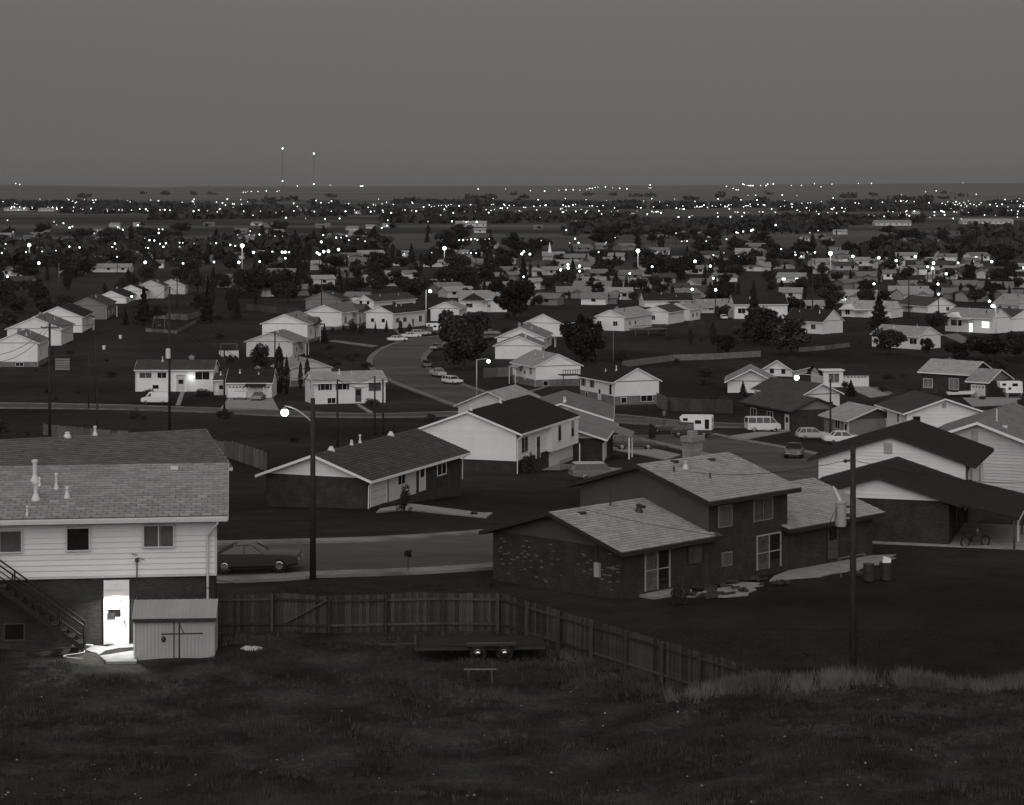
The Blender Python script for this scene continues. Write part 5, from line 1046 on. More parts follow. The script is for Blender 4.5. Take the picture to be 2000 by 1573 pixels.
# ------------------------------------------------------------------ vehicles
CARS = {
 # stations: x, bottom z, top z, half width ; cabin: base x0,x1, top x0,x1, base z, top z, half widths ; wheels x ; r
 'coupe': dict(st=[(2.46, .38, .74, .84), (2.40, .31, .85, .92), (1.9, .26, .91, .95), (.8, .24, .95, .97), (-.6, .24, .97, .97), (-1.6, .26, 1.0, .97), (-2.3, .34, .93, .90), (-2.42, .42, .80, .80)], cab=(.75, -2.05, .05, -.95, .93, 1.36, .82, .62), wx=(1.5, -1.38), r=.34, pil=(-.35,)),
 'sedan': dict(st=[(2.5, .42, .62, .74), (2.44, .34, .82, .90), (1.9, .26, .90, .95), (.8, .24, .96, .97), (-.6, .24, .97, .97), (-1.6, .26, .98, .97), (-2.4, .34, .93, .90), (-2.5, .42, .78, .80)], cab=(.85, -1.55, .2, -1.05, .94, 1.42, .84, .66), wx=(1.5, -1.45), r=.34, pil=(-.4,)),
 'wagon': dict(st=[(2.45, .42, .62, .74), (2.4, .34, .82, .90), (1.9, .26, .90, .95), (.8, .24, .96, .97), (-.6, .24, .97, .97), (-1.8, .26, .97, .97), (-2.5, .34, .95, .92), (-2.56, .42, .9, .88)], cab=(.85, -2.48, .25, -2.2, .94, 1.46, .86, .72), wx=(1.5, -1.45), r=.34, pil=(-.35, -1.3)),
 'compact': dict(st=[(2.1, .40, .60, .70), (2.05, .33, .76, .80), (1.6, .25, .86, .83), (.7, .23, .92, .84), (-.6, .23, .93, .84), (-1.5, .25, .93, .84), (-2.0, .34, .88, .78), (-2.06, .4, .82, .75)], cab=(.8, -1.95, .2, -1.5, .9, 1.38, .74, .6), wx=(1.3, -1.2), r=.3, pil=(-.3, -1.0)),
 'van': dict(st=[(2.25, .45, .85, .82), (2.15, .36, 1.1, .92), (1.75, .3, 1.2, .97), (1.5, .28, 1.28, .98), (-2.1, .28, 1.28, .98), (-2.3, .36, 1.26, .95)], cab=(1.7, -2.26, 1.1, -2.18, 1.26, 1.95, .95, .82), wx=(1.35, -1.4), r=.34, pil=(.75, -.2, -1.1)),
 'panelvan': dict(st=[(2.35, .45, .82, .82), (2.25, .36, 1.02, .92), (1.75, .3, 1.12, .97), (1.35, .28, 1.25, .98), (-2.2, .28, 1.28, .98), (-2.4, .36, 1.26, .95)], cab=(1.5, -2.36, .95, -2.3, 1.24, 1.98, .95, .84), wx=(1.4, -1.45), r=.34, pil=(.3,), solid=True),
 'pickup': dict(st=[(2.5, .5, .75, .8), (2.44, .4, 1.0, .93), (1.9, .34, 1.06, .97), (.9, .32, 1.1, .98), (-.4, .32, 1.1, .98), (-2.5, .36, 1.1, .97)], cab=(1.0, -.5, .5, -.4, 1.08, 1.72, .86, .7), wx=(1.65, -1.55), r=.36, pil=()),
}
CARMESH = {}
def wheel_mesh(r):
    if ('w', r) not in CARMESH:
        CARMESH['w', r] = MB().tube((0, -.11, 0), (0, .11, 0), r, r, 18).mesh('tyre', M['rubber'])
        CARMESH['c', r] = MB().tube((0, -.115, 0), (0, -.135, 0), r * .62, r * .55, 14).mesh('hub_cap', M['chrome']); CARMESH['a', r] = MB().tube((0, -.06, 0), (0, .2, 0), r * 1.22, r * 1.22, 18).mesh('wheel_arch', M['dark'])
    return CARMESH['w', r], CARMESH['c', r], CARMESH['a', r]
def car(label, kind, u, v, head, paint='car_white', name=None, group='parked cars', Y=None, cat=None, z=None, roofm=None):
    q = CARS[kind]; p = hit(u, v) if Y is None else Vector(((u - CX) / F * Y, Y, 0))
    if Y is not None: p.z = gz(p.x, p.y)
    d = axes(head); nm = name or {'van': 'passenger_van', 'panelvan': 'panel_van', 'pickup': 'pickup_truck'}.get(kind, 'parked_car')
    # pitch with the slope of the ground
    z1 = gz(p.x + d.x * 2, p.y + d.y * 2); z2 = gz(p.x - d.x * 2, p.y - d.y * 2)
    R = empty(nm, label, cat or ('van' if 'van' in kind else 'pickup' if kind == 'pickup' else 'car'), (p.x, p.y, (z1 + z2) / 2 + .11), math.atan2(d.y, d.x), group)
    R.rotation_euler = (0, -math.atan2(z1 - z2, 4), math.atan2(d.y, d.x)); pm = M[paint]; st = q['st']; key = (kind, paint)
    if key not in CARMESH:
        V = []; m = 10; n = len(st)
        for x, zb, zt, hw in st:
            for y, z in ((-.86, zb), (-1, zb + .1), (-1.0, zb + (zt - zb) * .55), (-.97, zt - .05), (-.8, zt), (.8, zt), (.97, zt - .05), (1.0, zb + (zt - zb) * .55), (1, zb + .1), (.86, zb)): V.append((x, y * hw, z))
        b = MB().add(V, [(j * m + i, j * m + (i + 1) % m, (j + 1) * m + (i + 1) % m, (j + 1) * m + i) for j in range(n - 1) for i in range(m)] + [tuple(range(m))[::-1], tuple(range((n - 1) * m, n * m))])
        me = b.mesh('body', pm); me.polygons.foreach_set('use_smooth', [True] * len(me.polygons)); me.set_sharp_from_angle(angle=math.radians(32)); 
        x0, x1, t0, t1, zb, zt, hb, ht = q['cab']; g = MB()
        ms = 3; V = []
        for (xa, xb, z, hw) in ((x0, x1, zb - .04, hb), (t0, t1, zt, ht)): V += [(xa, -hw, z), (xa, hw, z), (xb, hw, z), (xb, -hw, z)]
        g.add(V, [(0, 1, 5, 4), (1, 2, 6, 5), (2, 3, 7, 6), (3, 0, 4, 7), (4, 5, 6, 7)])
        solid = q.get('solid'); gm = g.mesh('cabin', pm if solid else M['pane'])
        rf = MB(); rr = .05
        rf.add([(t0 + .1, -ht * 1.02, zt - .03), (t0 + .1, ht * 1.02, zt - .03), (t1 - .1, ht * 1.02, zt - .03), (t1 - .1, -ht * 1.02, zt - .03), (t0 - .12, -ht * .8, zt + .05), (t0 - .12, ht * .8, zt + .05), (t1 + .12, ht * .8, zt + .05), (t1 + .12, -ht * .8, zt + .05)], [(3, 2, 1, 0), (4, 5, 6, 7), (0, 1, 5, 4), (1, 2, 6, 5), (2, 3, 7, 6), (3, 0, 4, 7)])
        pi = MB()
        for sy in (-1, 1):
            pi.tube((x0, sy * hb, zb - .03), (t0, sy * ht, zt), .04, n=5); pi.tube((x1, sy * hb, zb - .03), (t1, sy * ht, zt), .055, n=5)
            for xx in q['pil']:
                f = (xx - t1) / (t0 - t1); pi.tube((xx, sy * hb * 1.005, zb - .03), (xx, sy * ht * 1.005, zt), .05, n=5)
        ch = MB()
        ch.box(st[0][0] - .04, st[0][0] + .06, -st[0][3] * 1.1, st[0][3] * 1.1, .38, .5); ch.box(st[-1][0] - .06, st[-1][0] + .04, -st[-1][3] * 1.08, st[-1][3] * 1.08, .38, .5)
        hl = MB().tube((st[0][0] - .06, 0, 0), (st[0][0] + .03, 0, 0), .09, .085, 12)
        CARMESH[key] = (me, gm, rf.mesh('car_roof', M[roofm] if roofm else pm), pi.mesh('pillar', pm), ch.mesh('bumper', M['chrome']), hl.mesh('headlight', M['midsiding']))
    me, gm, rf, pi, ch, hl = CARMESH[key]
    bo = link('body', me, R); cb = link('cabin', gm, R); link('car_roof', rf, cb); link('pillar', pi, cb); link('bumper', ch, bo)
    for sy in (-1, 1): link('headlight', hl, bo, (0, sy * st[0][3] * .75, .62 if 'van' not in kind else .75))
    if q.get('solid'):
        x0, x1, t0, t1, zb, zt, hb, ht = q['cab']; mdl = MB()
        mdl.add([(x0 + .012, -hb * .85, zb + .05), (x0 + .012, hb * .85, zb + .05), (t0 + .03, ht * .85, zt - .1), (t0 + .03, -ht * .85, zt - .1)], [(0, 1, 2, 3)]); mdl.build('windscreen', M['pane'], cb)
        for sy in (-1, 1): MB().add([(x0 - .25, sy * (hb + .005), zb + .05), (x0 - .95, sy * (hb + .005), zb + .05), (x0 - .95, sy * (ht + .02), zt - .12), (t0 - .12, sy * (ht + .02), zt - .12)], [(0, 1, 2, 3)]).build('side_window', M['pane'], cb)
    wm, cm, am = wheel_mesh(q['r']); hw = st[2][3]
    for x in q['wx']:
        for sy in (-1, 1):
            w = link('wheel', wm, R, (x, sy * (hw - .1), q['r']), (0, 0, 0 if sy < 0 else math.pi)); link('hub_cap', cm, w)
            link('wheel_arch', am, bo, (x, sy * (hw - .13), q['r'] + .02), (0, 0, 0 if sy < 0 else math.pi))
    return R
def camper(label, u, v, head, group='campers', Y=None):
    R = car(label, 'pickup', u, v, head, 'car_dark', 'camper_truck', group, Y, 'camper')
    b = MB(); b.prism([(-2.6, .98), (-2.6, 2.6), (-2.45, 2.7), (1.3, 2.7), (1.45, 2.55), (1.2, 1.98), (-.35, 1.9), (-.4, .98)], -1.12, 1.12, 'y'); box = b.build('camper_body', M['white'], R)
    b = MB()
    for y in (-1.135, 1.12): b.box(-1.3, -.5, y, y + .015, 1.75, 2.2); b.box(.4, 1.0, y, y + .015, 2.1, 2.45); b.box(-2.3, -1.75, y, y + .015, 1.1, 2.3)
    b.box(-2.65, -2.63, -.15, .35, 1.8, 2.3); b.build('camper_window', M['pane'], box); MB().box(-2.63, -2.6, -.35, .5, 1.05, 2.5).build('camper_door', M['metalp'], box); b = MB(); b.box(-1.6, -1.0, -.35, .35, 2.7, 2.8); b.build('roof_hatch', M['trim'], box)
    MB().box(-2.64, -2.6, .7, 1.0, 1.2, 1.6).build('hatch', M['metal_d'], box); return R
p = hit(498, 1131)
car('dark coupe parked at the near kerb beside the pale sided house', 'coupe', 496, 1128, 93, 'car_near', roofm='car_dark', Y=117.3)
car('white panel van facing left before the porch-lit bi-level', 'panelvan', 303, 790, -90, 'car_white')
car('dark sedan seen end on before the right garage door', 'sedan', 505, 783, 3, 'car_mid')
R = empty('utility_trailer', 'small white trailer before the left garage door', 'trailer', hit(469, 782), 0); MB().box(-1.2, 1.2, -1, 1, .55, 1.55).build('body', M['car_white'], R); MB().box(-.3, .3, -1.12, -1.0, .5, .6).build('hitch', M['metal_d'], R)
for x in (-1.0, 1.0): MB().tube((x - .1, 0, .32), (x + .1, 0, .32), .32, n=14).build('wheel', M['rubber'], R)
car('white sedan, front of the line of cars on the curving street', 'sedan', 776, 668, 68, 'car_white'); car('white sedan, second in the line on the curving street', 'sedan', 803, 661, 70, 'car_white'); car('pale wagon, third in the line on the curving street', 'wagon', 823, 656, 72, 'car_pale')
R = camper('white camper truck at the end of the line on the curving street', 842, 653, 262)
car('chrome nosed car at the top of the curve under the tree', 'sedan', 852, 684, 195, 'car_mid'); car('dark car on the inner kerb of the curve', 'sedan', 833, 718, 172, 'car_dark'); car('pale pickup on the inner kerb, above the white wagon', 'pickup', 856, 737, 158, 'car_pale'); car('white wagon with dark side panel, last on the inner kerb', 'wagon', 884, 751, 145, 'car_white')
car('pale car half hidden behind the round tree', 'sedan', 957, 655, 80, 'car_mid')
camper('white slide-in camper on a dark pickup at the street corner', 1352, 855, -78)
car('dark sedan parked behind the camper at the corner', 'sedan', 1306, 848, -80, 'car_dark')
car('white passenger van with long row of windows on the drive', 'van', 1490, 845, 82, 'car_white')
car('pale hatchback on the lawn left of the lamp pole', 'compact', 1588, 860, 84, 'car_pale'); car('dark car facing down the street right of the chimney', 'sedan', 1551, 895, 190, 'car_dark')
car('pale roofed station wagon below the white bi-level', 'wagon', 1172, 940, 80, 'car_mid', roofm='car_pale'); car('dark station wagon under the porch of the stepped house', 'wagon', 1238, 879, 84, 'car_dark')
car('pale car in the drive above the board fence', 'compact', 1414, 625, 175, 'car_white'); car('pale car nose showing beyond the lamp pole at right', 'sedan', 1648, 868, 86, 'car_white')
p = hit(1972, 778); R = empty('camper_trailer', 'white camper with dark windows at the right edge', 'camper', p, math.radians(3), 'campers')
b = MB(); b.prism([(-1.9, 1.95), (-2.1, 3.0), (2.0, 3.0), (2.1, 1.0), (-.9, 1.0), (-1.0, 1.9)], -1, 1, 'y'); b.build('body', M['white'], R); b = MB(); b.box(-1.6, -.9, -1.02, -1.0, 2.3, 2.7); b.box(.2, 1.2, -1.02, -1.0, 2.2, 2.7); b.box(-.5, 0, -1.02, -1, 1.6, 2.0); b.build('window', M['pane'], R)
for x in (-.6, 1.8): MB().box(x, x + .1, -.9, .9, 0, 1.0).build('leg', M['metal'], R)
p = hit(1875, 776); R = empty('boat_trailer', 'small boat on a trailer before the long brick ranch', 'boat', p, 0); V = []
b = MB(); b.prism([(-2.4, .9), (2.6, 1.1), (2.2, .6), (-2.3, .5)], -.8, .8, 'y'); b.build('hull', M['metalp'], R); MB().box(-1.6, -.4, -.6, .6, .95, 1.25).build('windshield', M['pane'], R); MB().tube((0, -.9, .3), (0, -.7, .3), .3, n=14).build('wheel', M['rubber'], R)
# ------------------------------------------------------------------ trees and plants
def crown_mesh(name, kind, seed, m, n=900, small=1.0):
    g = np.random.default_rng(seed)
    if kind == 'round':       # broad, clumpy crown about 1 unit half-width, height 0..2
        k = 34; cc = g.normal(size=(k, 3)); cc /= np.linalg.norm(cc, axis=1)[:, None]; cc *= (g.random((k, 1)) ** .5) * g.uniform(.6, 1.05, (k, 1)); cc[:, 2] = cc[:, 2] * .85 + .95 - .12 * np.hypot(cc[:, 0], cc[:, 1]); cr = g.uniform(.12, .36, k)
        w = g.choice(k, n, p=cr ** 2 / (cr ** 2).sum()); d = g.normal(size=(n, 3)); d /= np.linalg.norm(d, axis=1)[:, None]; P = cc[w] + d * (cr[w] * g.uniform(.55, 1.05, n))[:, None]; sz = g.uniform(.05, .11, n)
    elif kind == 'cone':
        t = g.random(n) ** .8; a = g.uniform(0, 2 * np.pi, n); tier = .78 + .22 * np.cos(t * 42); r = (1 - t) * tier * g.uniform(.55, 1.06, n) * (1 + .22 * np.sin(a * 3 + seed)); P = np.stack([np.cos(a) * r * .9, np.sin(a) * r * .9, t * 2.0 + .02], 1); sz = g.uniform(.05, .12, n) * (1.1 - .5 * t)
    else:                     # column
        t = g.random(n); a = g.uniform(0, 2 * np.pi, n); r = np.sin(np.clip(t * 1.02 + .05, 0, 1) * np.pi) ** .55 * g.uniform(.5, 1.08, n) * (1 + .25 * np.sin(a * 2 + t * 9 + seed)); P = np.stack([np.cos(a) * r * .7, np.sin(a) * r * .7, t * 2.0], 1); sz = g.uniform(.05, .11, n)
    u = g.normal(size=(n, 3)); u /= np.linalg.norm(u, axis=1)[:, None]; v = np.cross(u, g.normal(size=(n, 3))); v /= np.linalg.norm(v, axis=1)[:, None]
    s = sz[:, None] * 1.25 * small; q = np.stack([P - u * s, P + v * s * .7, P + u * s, P - v * s * .7], 1).reshape(-1, 3)
    return np_mesh(name, q, 4, m)
CROWN = {'round': [crown_mesh('crown', 'round', 10 + i, M['leaf'], 3200, small=.72) for i in range(8)], 'cone': [crown_mesh('crown', 'cone', 30 + i, M['leaf2'], 2200, small=.75) for i in range(5)], 'column': [crown_mesh('crown', 'column', 50 + i, M['leaf2'], 1800, small=.75) for i in range(5)],
         'bush': [crown_mesh('crown', 'round', 70 + i, M['leafp'], 2200, small=.6) for i in range(4)]}
FINE = [crown_mesh('crown', 'round', 90 + i, M['leaf'], 9000, small=.66) for i in range(2)]
def trunk_mesh():
    b = MB(); b.tube((0, 0, -.3), (.02, 0, .5), .075, .055, 7, False); b.tube((.02, 0, .5), (-.02, .03, 1.15), .055, .035, 7, False)
    for k in range(6):
        a = k * 1.05; b.tube((0, 0, .35 + .12 * k), (.55 * math.cos(a), .55 * math.sin(a), .85 + .13 * k), .03, .01, 5, False)
    return b.mesh('trunk', M['bark'])
TRUNK = trunk_mesh()
def tree(label, u, vb, vt, wpx, kind='round', group='trees among the houses', name=None, fine=False, Y=None, cat='tree', lift=None):
    p = hit(u, vb) if Y is None else Vector(((u - CX) / F * Y, Y, gz((u - CX) / F * Y, Y))); s = p.y / F; h = (CZ - (vt - HY) * s) - p.z; w = wpx * s / 2
    R = empty(name or {'round': 'leafy_tree', 'cone': 'conifer', 'column': 'columnar_tree', 'bush': 'shrub'}[kind], label, cat, p, random.uniform(0, 6.28), group)
    me = random.choice(FINE if fine else CROWN[kind]); gap = {'round': .10, 'cone': .03, 'column': .02, 'bush': -.06}[kind] if lift is None else lift
    o = link('crown', me, R, (0, 0, h * gap)); o.scale = (w, w, h * (1 - gap) / 2)
    t = link('trunk', TRUNK, R); t.scale = (w if kind != 'column' else w * .6, w if kind != 'column' else w * .6, h / 2.2); return R
tree('great round tree in the inner bend of the curving street', 906, 724, 594, 116, fine=True, lift=.02)
tree('broad dark tree above the long light roofed house', 1003, 624, 538, 108, fine=True); tree('tall conifer behind the broad dark tree', 1022, 575, 500, 44, 'cone')
tree('dark round tree right of the stack of white gables', 1133, 706, 604, 96, fine=True, lift=.02)
for a in (('tallest poplar beside the two-door garage', 545, 768, 672, 30, 'column'), ('slim poplar left of the shuttered bi-level', 560, 770, 695, 17, 'column'), ('twin poplar between two gabled houses', 587, 760, 706, 13, 'column'), ('pointed juniper before the pale gable, tallest of two', 600, 758, 697, 15, 'column'),
          ('bushy tree behind the garage by the clothesline', 503, 722, 664, 46, 'round'), ('dark fir behind the left row lamp', 281, 634, 560, 50, 'cone'), ('dark firs left of the tall pole, nearer one', 405, 632, 555, 40, 'cone'), ('very tall dark conifer below the radio masts', 577, 542, 452, 50, 'column'), ('slim tall conifer beside the very tall one', 600, 532, 470, 22, 'column'),
          ('tall dark conifer before the black roofed white house', 1472, 668, 566, 80, 'cone'), ('second dark conifer right of the tall one before the white house', 1508, 674, 588, 84, 'round'), ('large dark bush left of the white gabled house at right', 1545, 694, 618, 96, 'round'), ('conifer between the two light roofed houses at right', 1716, 644, 574, 60, 'cone'), ('round bush before the light roofed house at right', 1738, 694, 628, 76, 'round'),
          ('second round bush at the corner of that light roofed house', 1813, 690, 655, 32, 'round'), ('dark tree behind the light roofed house left of the lit house', 1825, 650, 602, 50, 'round'), ('round dark tree right of the pole among pale roofs', 1620, 612, 582, 24, 'column'), ('tree at the driveway with the parked car', 1410, 622, 590, 36, 'round'),
          ('wide dark thicket below the lit house at right', 1925, 705, 645, 110, 'round'), ('dark thicket left of the wide one, below the lit house', 1868, 700, 660, 60, 'round'), ('dark tree at the right edge below the lamp', 1985, 700, 640, 50, 'round'), ('round bush right of the white double garage', 1662, 775, 742, 34, 'cone'), ('pointed shrub before the small pale roofs, left of lamp', 1451, 778, 744, 26, 'cone'),
          ('small street tree at the corner by the dark wagon', 1276, 862, 822, 20, 'round'), ('shrub by the front steps of the white bi-level', 1034, 925, 872, 32, 'bush'), ('slender young tree before the brick ranch', 790, 1002, 937, 34, 'bush'), ('round bush by the walk of the brick ranch', 925, 1008, 995, 20, 'bush'),
          ('dark hedge ball at the garage of the brick ranch', 690, 992, 980, 36, 'bush'), ('evergreen at the corner of the row by the curve', 634, 672, 632, 22, 'cone'), ('bush below the pointed porch', 688, 648, 622, 24, 'bush'), ('juniper beside the black roofed white house', 755, 650, 625, 12, 'cone'), ('dark bush at the foot of the third row house', 706, 652, 632, 14, 'cone'),
          ('round juniper before the black roofed house, left one', 782, 652, 626, 13, 'column'), ('round juniper before the black roofed house, right one', 800, 652, 630, 11, 'column'), ('pointed shrub at the gable of the black roofed house', 733, 650, 628, 9, 'cone'), ('small shrub at the gable foot of the third row house', 650, 650, 636, 12, 'bush'), ('bushy tree behind the low white house by the curve', 575, 690, 655, 26, 'round'), ('leaning shrub against the white bi-level wall', 910, 908, 868, 24, 'bush'), ('dark shrub at the sliding door of the split-level', 1327, 1182, 1118, 46, 'bush'), ('weedy bush at the far corner of the split-level', 962, 1150, 1122, 24, 'bush'),
          ('hedge left of the porch-lit door', 292, 772, 758, 34, 'bush'), ('hedge right of the porch-lit door', 396, 774, 757, 44, 'bush'), ('low bush at the shuttered bi-level door', 725, 795, 772, 36, 'bush'), ('fruit tree on the slope above the lamp bi-level', 1215, 705, 680, 34, 'bush')):
    tree(*a[:5], kind=a[5], group=None)
p = hit(797, 1120); R = empty('sapling', 'thin sapling with a small ball of leaves at the near kerb', 'tree', p); h = CZ - (1072 - HY) / F * p.y - p.z
MB().tube((0, 0, -.1), (0, 0, h - .2), .025, .015).build('trunk', M['bark'], R); o = link('crown', CROWN['round'][1], R, (0, 0, h - .52)); o.scale = (.25, .25, .3)
p = hit(130, 1258)
for k, (u, v, w) in enumerate(((152, 1256, 40), (182, 1250, 24))): tree(('low weeds at the wall left of the lit door', 'small weeds beside the lit door')[k], u, v, v - 18, w, 'bush', None, 'shrub', cat='shrub')
# scattered trees of the town (individuals), away from streets
rt = random.Random(5); nT = 0; occupied = []
LAB = {'round': 'dark leafy tree in the mass of trees between the far roofs', 'cone': 'dark pointed conifer in the mass of trees between the far roofs', 'column': 'dark narrow tree in the mass of trees between the far roofs'}
def scatter(n, v0, v1, hmin, hmax, u0=-60, u1=2060, wmul=1.0):
    for _ in range(n):
        u = rt.uniform(u0, u1); v = v0 + (v1 - v0) * rt.random(); p = hit(u, v); hh = rt.uniform(hmin, hmax); s = F / p.y
        k = rt.choices(['round', 'cone', 'column'], (6, 1.6, 1.4))[0]; w = hh * {'round': rt.uniform(.85, 1.4), 'cone': rt.uniform(.45, .65), 'column': rt.uniform(.3, .45)}[k] * wmul
        if any(q[0] - w * s * .4 < u < q[1] + w * s * .4 and v > q[3] - 3 and v - hh * s < q[3] for q in HB): continue
        tree(LAB[k], u, v, v - hh * s, w * s, k, 'trees between the far roofs')
scatter(75, 546, 604, 4, 8.5); scatter(120, 498, 550, 5, 11, wmul=1.15); scatter(85, 452, 500, 6, 12, wmul=1.5)
scatter(30, 560, 604, 4, 8, 1150, 2040); scatter(16, 540, 585, 5, 9, 640, 1000); scatter(20, 575, 640, 4, 8, 180, 500); scatter(10, 600, 640, 4, 7, 1240, 1700)
scatter(16, 575, 650, 5, 8, -20, 250, 1.0); scatter(10, 560, 600, 8, 12, 380, 620); scatter(14, 612, 690, 3, 6, 1300, 2000)
def shrubs(n, u0, u1, v0, v1, hmin, hmax):
    for _ in range(n):
        u, v = rt.uniform(u0, u1), rt.uniform(v0, v1); p = hit(u, v); s = F / p.y; hh = rt.uniform(hmin, hmax)
        if any((Vector((p.x, p.y)) - q).length < 6.8 for R_ in (R1, R2, R3) for q in R_[::3]): continue
        tree('low dark shrub in the yards between the nearer houses', u, v, v - hh * s, hh * s * rt.uniform(1.0, 2.4), 'bush', 'shrubs in the nearer yards', cat='shrub')
shrubs(26, -20, 480, 655, 860, .6, 2.0); shrubs(22, 420, 720, 610, 720, .6, 2.2); shrubs(30, 1080, 1560, 640, 800, .6, 2.2); shrubs(26, 1560, 2020, 660, 800, .6, 2.4); shrubs(14, 640, 1000, 590, 665, .8, 2.0); shrubs(12, 560, 1000, 815, 870, .5, 1.4)
# ------------------------------------------------------------------ far houses
LAB2 = {'round': 'dark round shrub or tree standing beside a far house', 'cone': 'dark pointed shrub standing beside a far house', 'column': 'dark narrow shrub standing beside a far house'}
def far_house(u, v, wpx, kind, az=None, deep=9.0, label=None):
    p = hit(u - wpx / 2, v); s = F / p.y; L = wpx / s; pale = kind in 'pw'; az = az if az is not None else rt.choice((84, 90, 72, 66, 100, 108, 60))
    long_ = L > 20; h = rt.uniform(2.0, 2.5) if not long_ else 3.0; pitch = rt.uniform(.3, .42) if not long_ else .2
    wall = {'p': 'cream', 'd': 'midsiding', 'w': 'siding', 'g': 'greysiding', 'k': 'siding'}[kind]; roof = {'p': 'roof_l', 'd': 'roof_d', 'w': 'roof_m', 'g': 'roof_m', 'k': 'roof_k'}[kind]
    lab = label or {'p': 'far house with light roof among the dark trees', 'd': 'far house with dark roof among the dark trees', 'w': 'far white house with grey roof among the dark trees', 'g': 'far grey house among the dark trees', 'k': 'far white house with black roof among the dark trees'}[kind]
    d = axes(az); R = empty('far_house' if not long_ else 'far_building', lab, 'house' if not long_ else 'building', p, math.atan2(d.y, d.x), 'far houses on the plain'); W_ = min(deep, max(7, L * .8))
    cross = (not long_) and rt.random() < .45
    MB().prism([(0, -1), (W_, -1), (W_, h), (W_ / 2, h + W_ / 2 * pitch), (0, h)], 0, L).build('wall', M[wall], R)
    b = MB(); o = .5; b.prism([(-o, h - o * pitch + .02), (W_ / 2, h + W_ / 2 * pitch + .02), (W_ / 2, h + W_ / 2 * pitch + .2), (-o, h - o * pitch + .2)], -o, L + o); b.prism([(W_ + o, h - o * pitch + .02), (W_ / 2, h + W_ / 2 * pitch + .02), (W_ / 2, h + W_ / 2 * pitch + .2), (W_ + o, h - o * pitch + .2)][::-1], -o, L + o)
    if cross: gx = L * rt.uniform(.15, .5); gw = L * .38; b.prism([(gx, h + .0), (gx + gw, h), (gx + gw / 2, h + gw * .24)], -1.6, W_ / 2, 'y')
    b.build('roof', M[roof], R)
    if cross: MB().box(gx + .3, gx + gw - .3, -1.3, 0, -1, h).build('front_wing', M[wall], R)
    for k in range(max(1, int(L / 5))):
        x = L * (k + .5) / max(1, int(L / 5)); lit = rt.random() < .12
        if cross and gx - .8 < x < gx + gw + .8: continue
        MB().box(x - .7, x + .7, -.04, 0, 1.0, 2.1).build('window', M['litwin' if lit else 'pane'], R)
FH = [(37, 545, 28, 'w'), (12, 540, 26, 'w'), (134, 516, 40, 'p'), (146, 536, 46, 'p'), (212, 532, 84, 'p'), (312, 524, 14, 'w'), (432, 562, 38, 'g'), (458, 556, 50, 'g'), (540, 546, 70, 'g'), (622, 528, 50, 'p'), (525, 580, 26, 'w'), (634, 558, 42, 'p'), (607, 578, 50, 'g'), (405, 512, 24, 'g'), (462, 506, 26, 'w'),
      (505, 503, 30, 'p'), (728, 506, 50, 'p'), (788, 503, 30, 'p'), (848, 521, 62, 'p'), (912, 524, 60, 'g'), (990, 516, 48, 'p'), (1133, 512, 72, 'g'), (1204, 509, 32, 'p'), (1262, 522, 30, 'g'), (748, 546, 28, 'p'), (752, 560, 66, 'p'), (842, 566, 30, 'p'), (886, 574, 56, 'g'), (1047, 566, 46, 'p'), (1068, 596, 46, 'g'), (1156, 572, 72, 'g'), (1186, 594, 36, 'g'),
      (1090, 538, 46, 'p'), (1273, 540, 38, 'p'), (1322, 516, 20, 'g'), (1408, 520, 42, 'g'), (1479, 530, 52, 'p'), (1485, 518, 35, 'p'), (1534, 526, 50, 'd'), (1618, 522, 48, 'p'), (1718, 520, 100, 'p'), (1735, 546, 34, 'w'), (1776, 538, 28, 'p'), (1825, 556, 30, 'w'), (1866, 546, 22, 'w'), (1944, 545, 28, 'w'), (1774, 580, 74, 'p'), (1668, 566, 40, 'g'), (1544, 584, 42, 'p'),
      (1888, 570, 46, 'g'), (1944, 574, 66, 'g'), (1386, 582, 76, 'd'), (1668, 592, 80, 'p'), (1580, 612, 58, 'p'), (1700, 588, 50, 'd'), (1990, 562, 40, 'p'), (1915, 590, 50, 'd'), (1300, 555, 40, 'd'), (1330, 575, 36, 'd'), (1215, 560, 30, 'g'), (1010, 548, 30, 'g'), (960, 545, 34, 'g'), (690, 520, 40, 'g'), (655, 512, 34, 'd'), (805, 545, 26, 'w'), (870, 548, 30, 'd'),
      (60, 470, 22, 'g'), (12, 466, 26, 'p'), (160, 463, 20, 'g'), (200, 474, 24, 'p'), (48, 487, 30, 'g'), (300, 470, 24, 'g'), (250, 488, 22, 'p'), (330, 492, 26, 'g'), (370, 482, 24, 'p'), (395, 496, 22, 'g'), (276, 506, 30, 'p'), (215, 500, 26, 'g'), (30, 505, 24, 'p'), (80, 496, 18, 'p'), (470, 456, 26, 'g'), (540, 458, 30, 'p'), (520, 476, 24, 'g'), (655, 470, 34, 'g'), (700, 462, 30, 'p'),
      (1330, 462, 30, 'g'), (1380, 464, 32, 'p'), (1500, 500, 32, 'g'), (1560, 505, 24, 'w'), (1580, 498, 26, 'p'), (1640, 505, 30, 'g'), (1770, 508, 40, 'p'), (1620, 474, 18, 'w'), (1776, 476, 20, 'g'), (1980, 480, 22, 'w'), (1576, 472, 14, 'w'), (1830, 518, 26, 'p'), (1900, 518, 30, 'g'), (1640, 458, 26, 'p'), (960, 486, 30, 'p'), (1062, 524, 36, 'd'), (1110, 524, 44, 'p')]
ru = random.Random(31)
for k in range(72):                                     # more low roofs packed between the trees
    v_ = ru.uniform(486, 594); u_ = ru.uniform(-10, 2010)
    if v_ > 545 and u_ < 660 and u_ > 60: continue
    if any(abs(u_ - q[0]) < 30 and abs(v_ - q[1]) < 5 for q in FH): continue
    FH.append((u_, v_, (v_ - HY) * ru.uniform(.2, .3), ru.choice('pppgggwdk')))
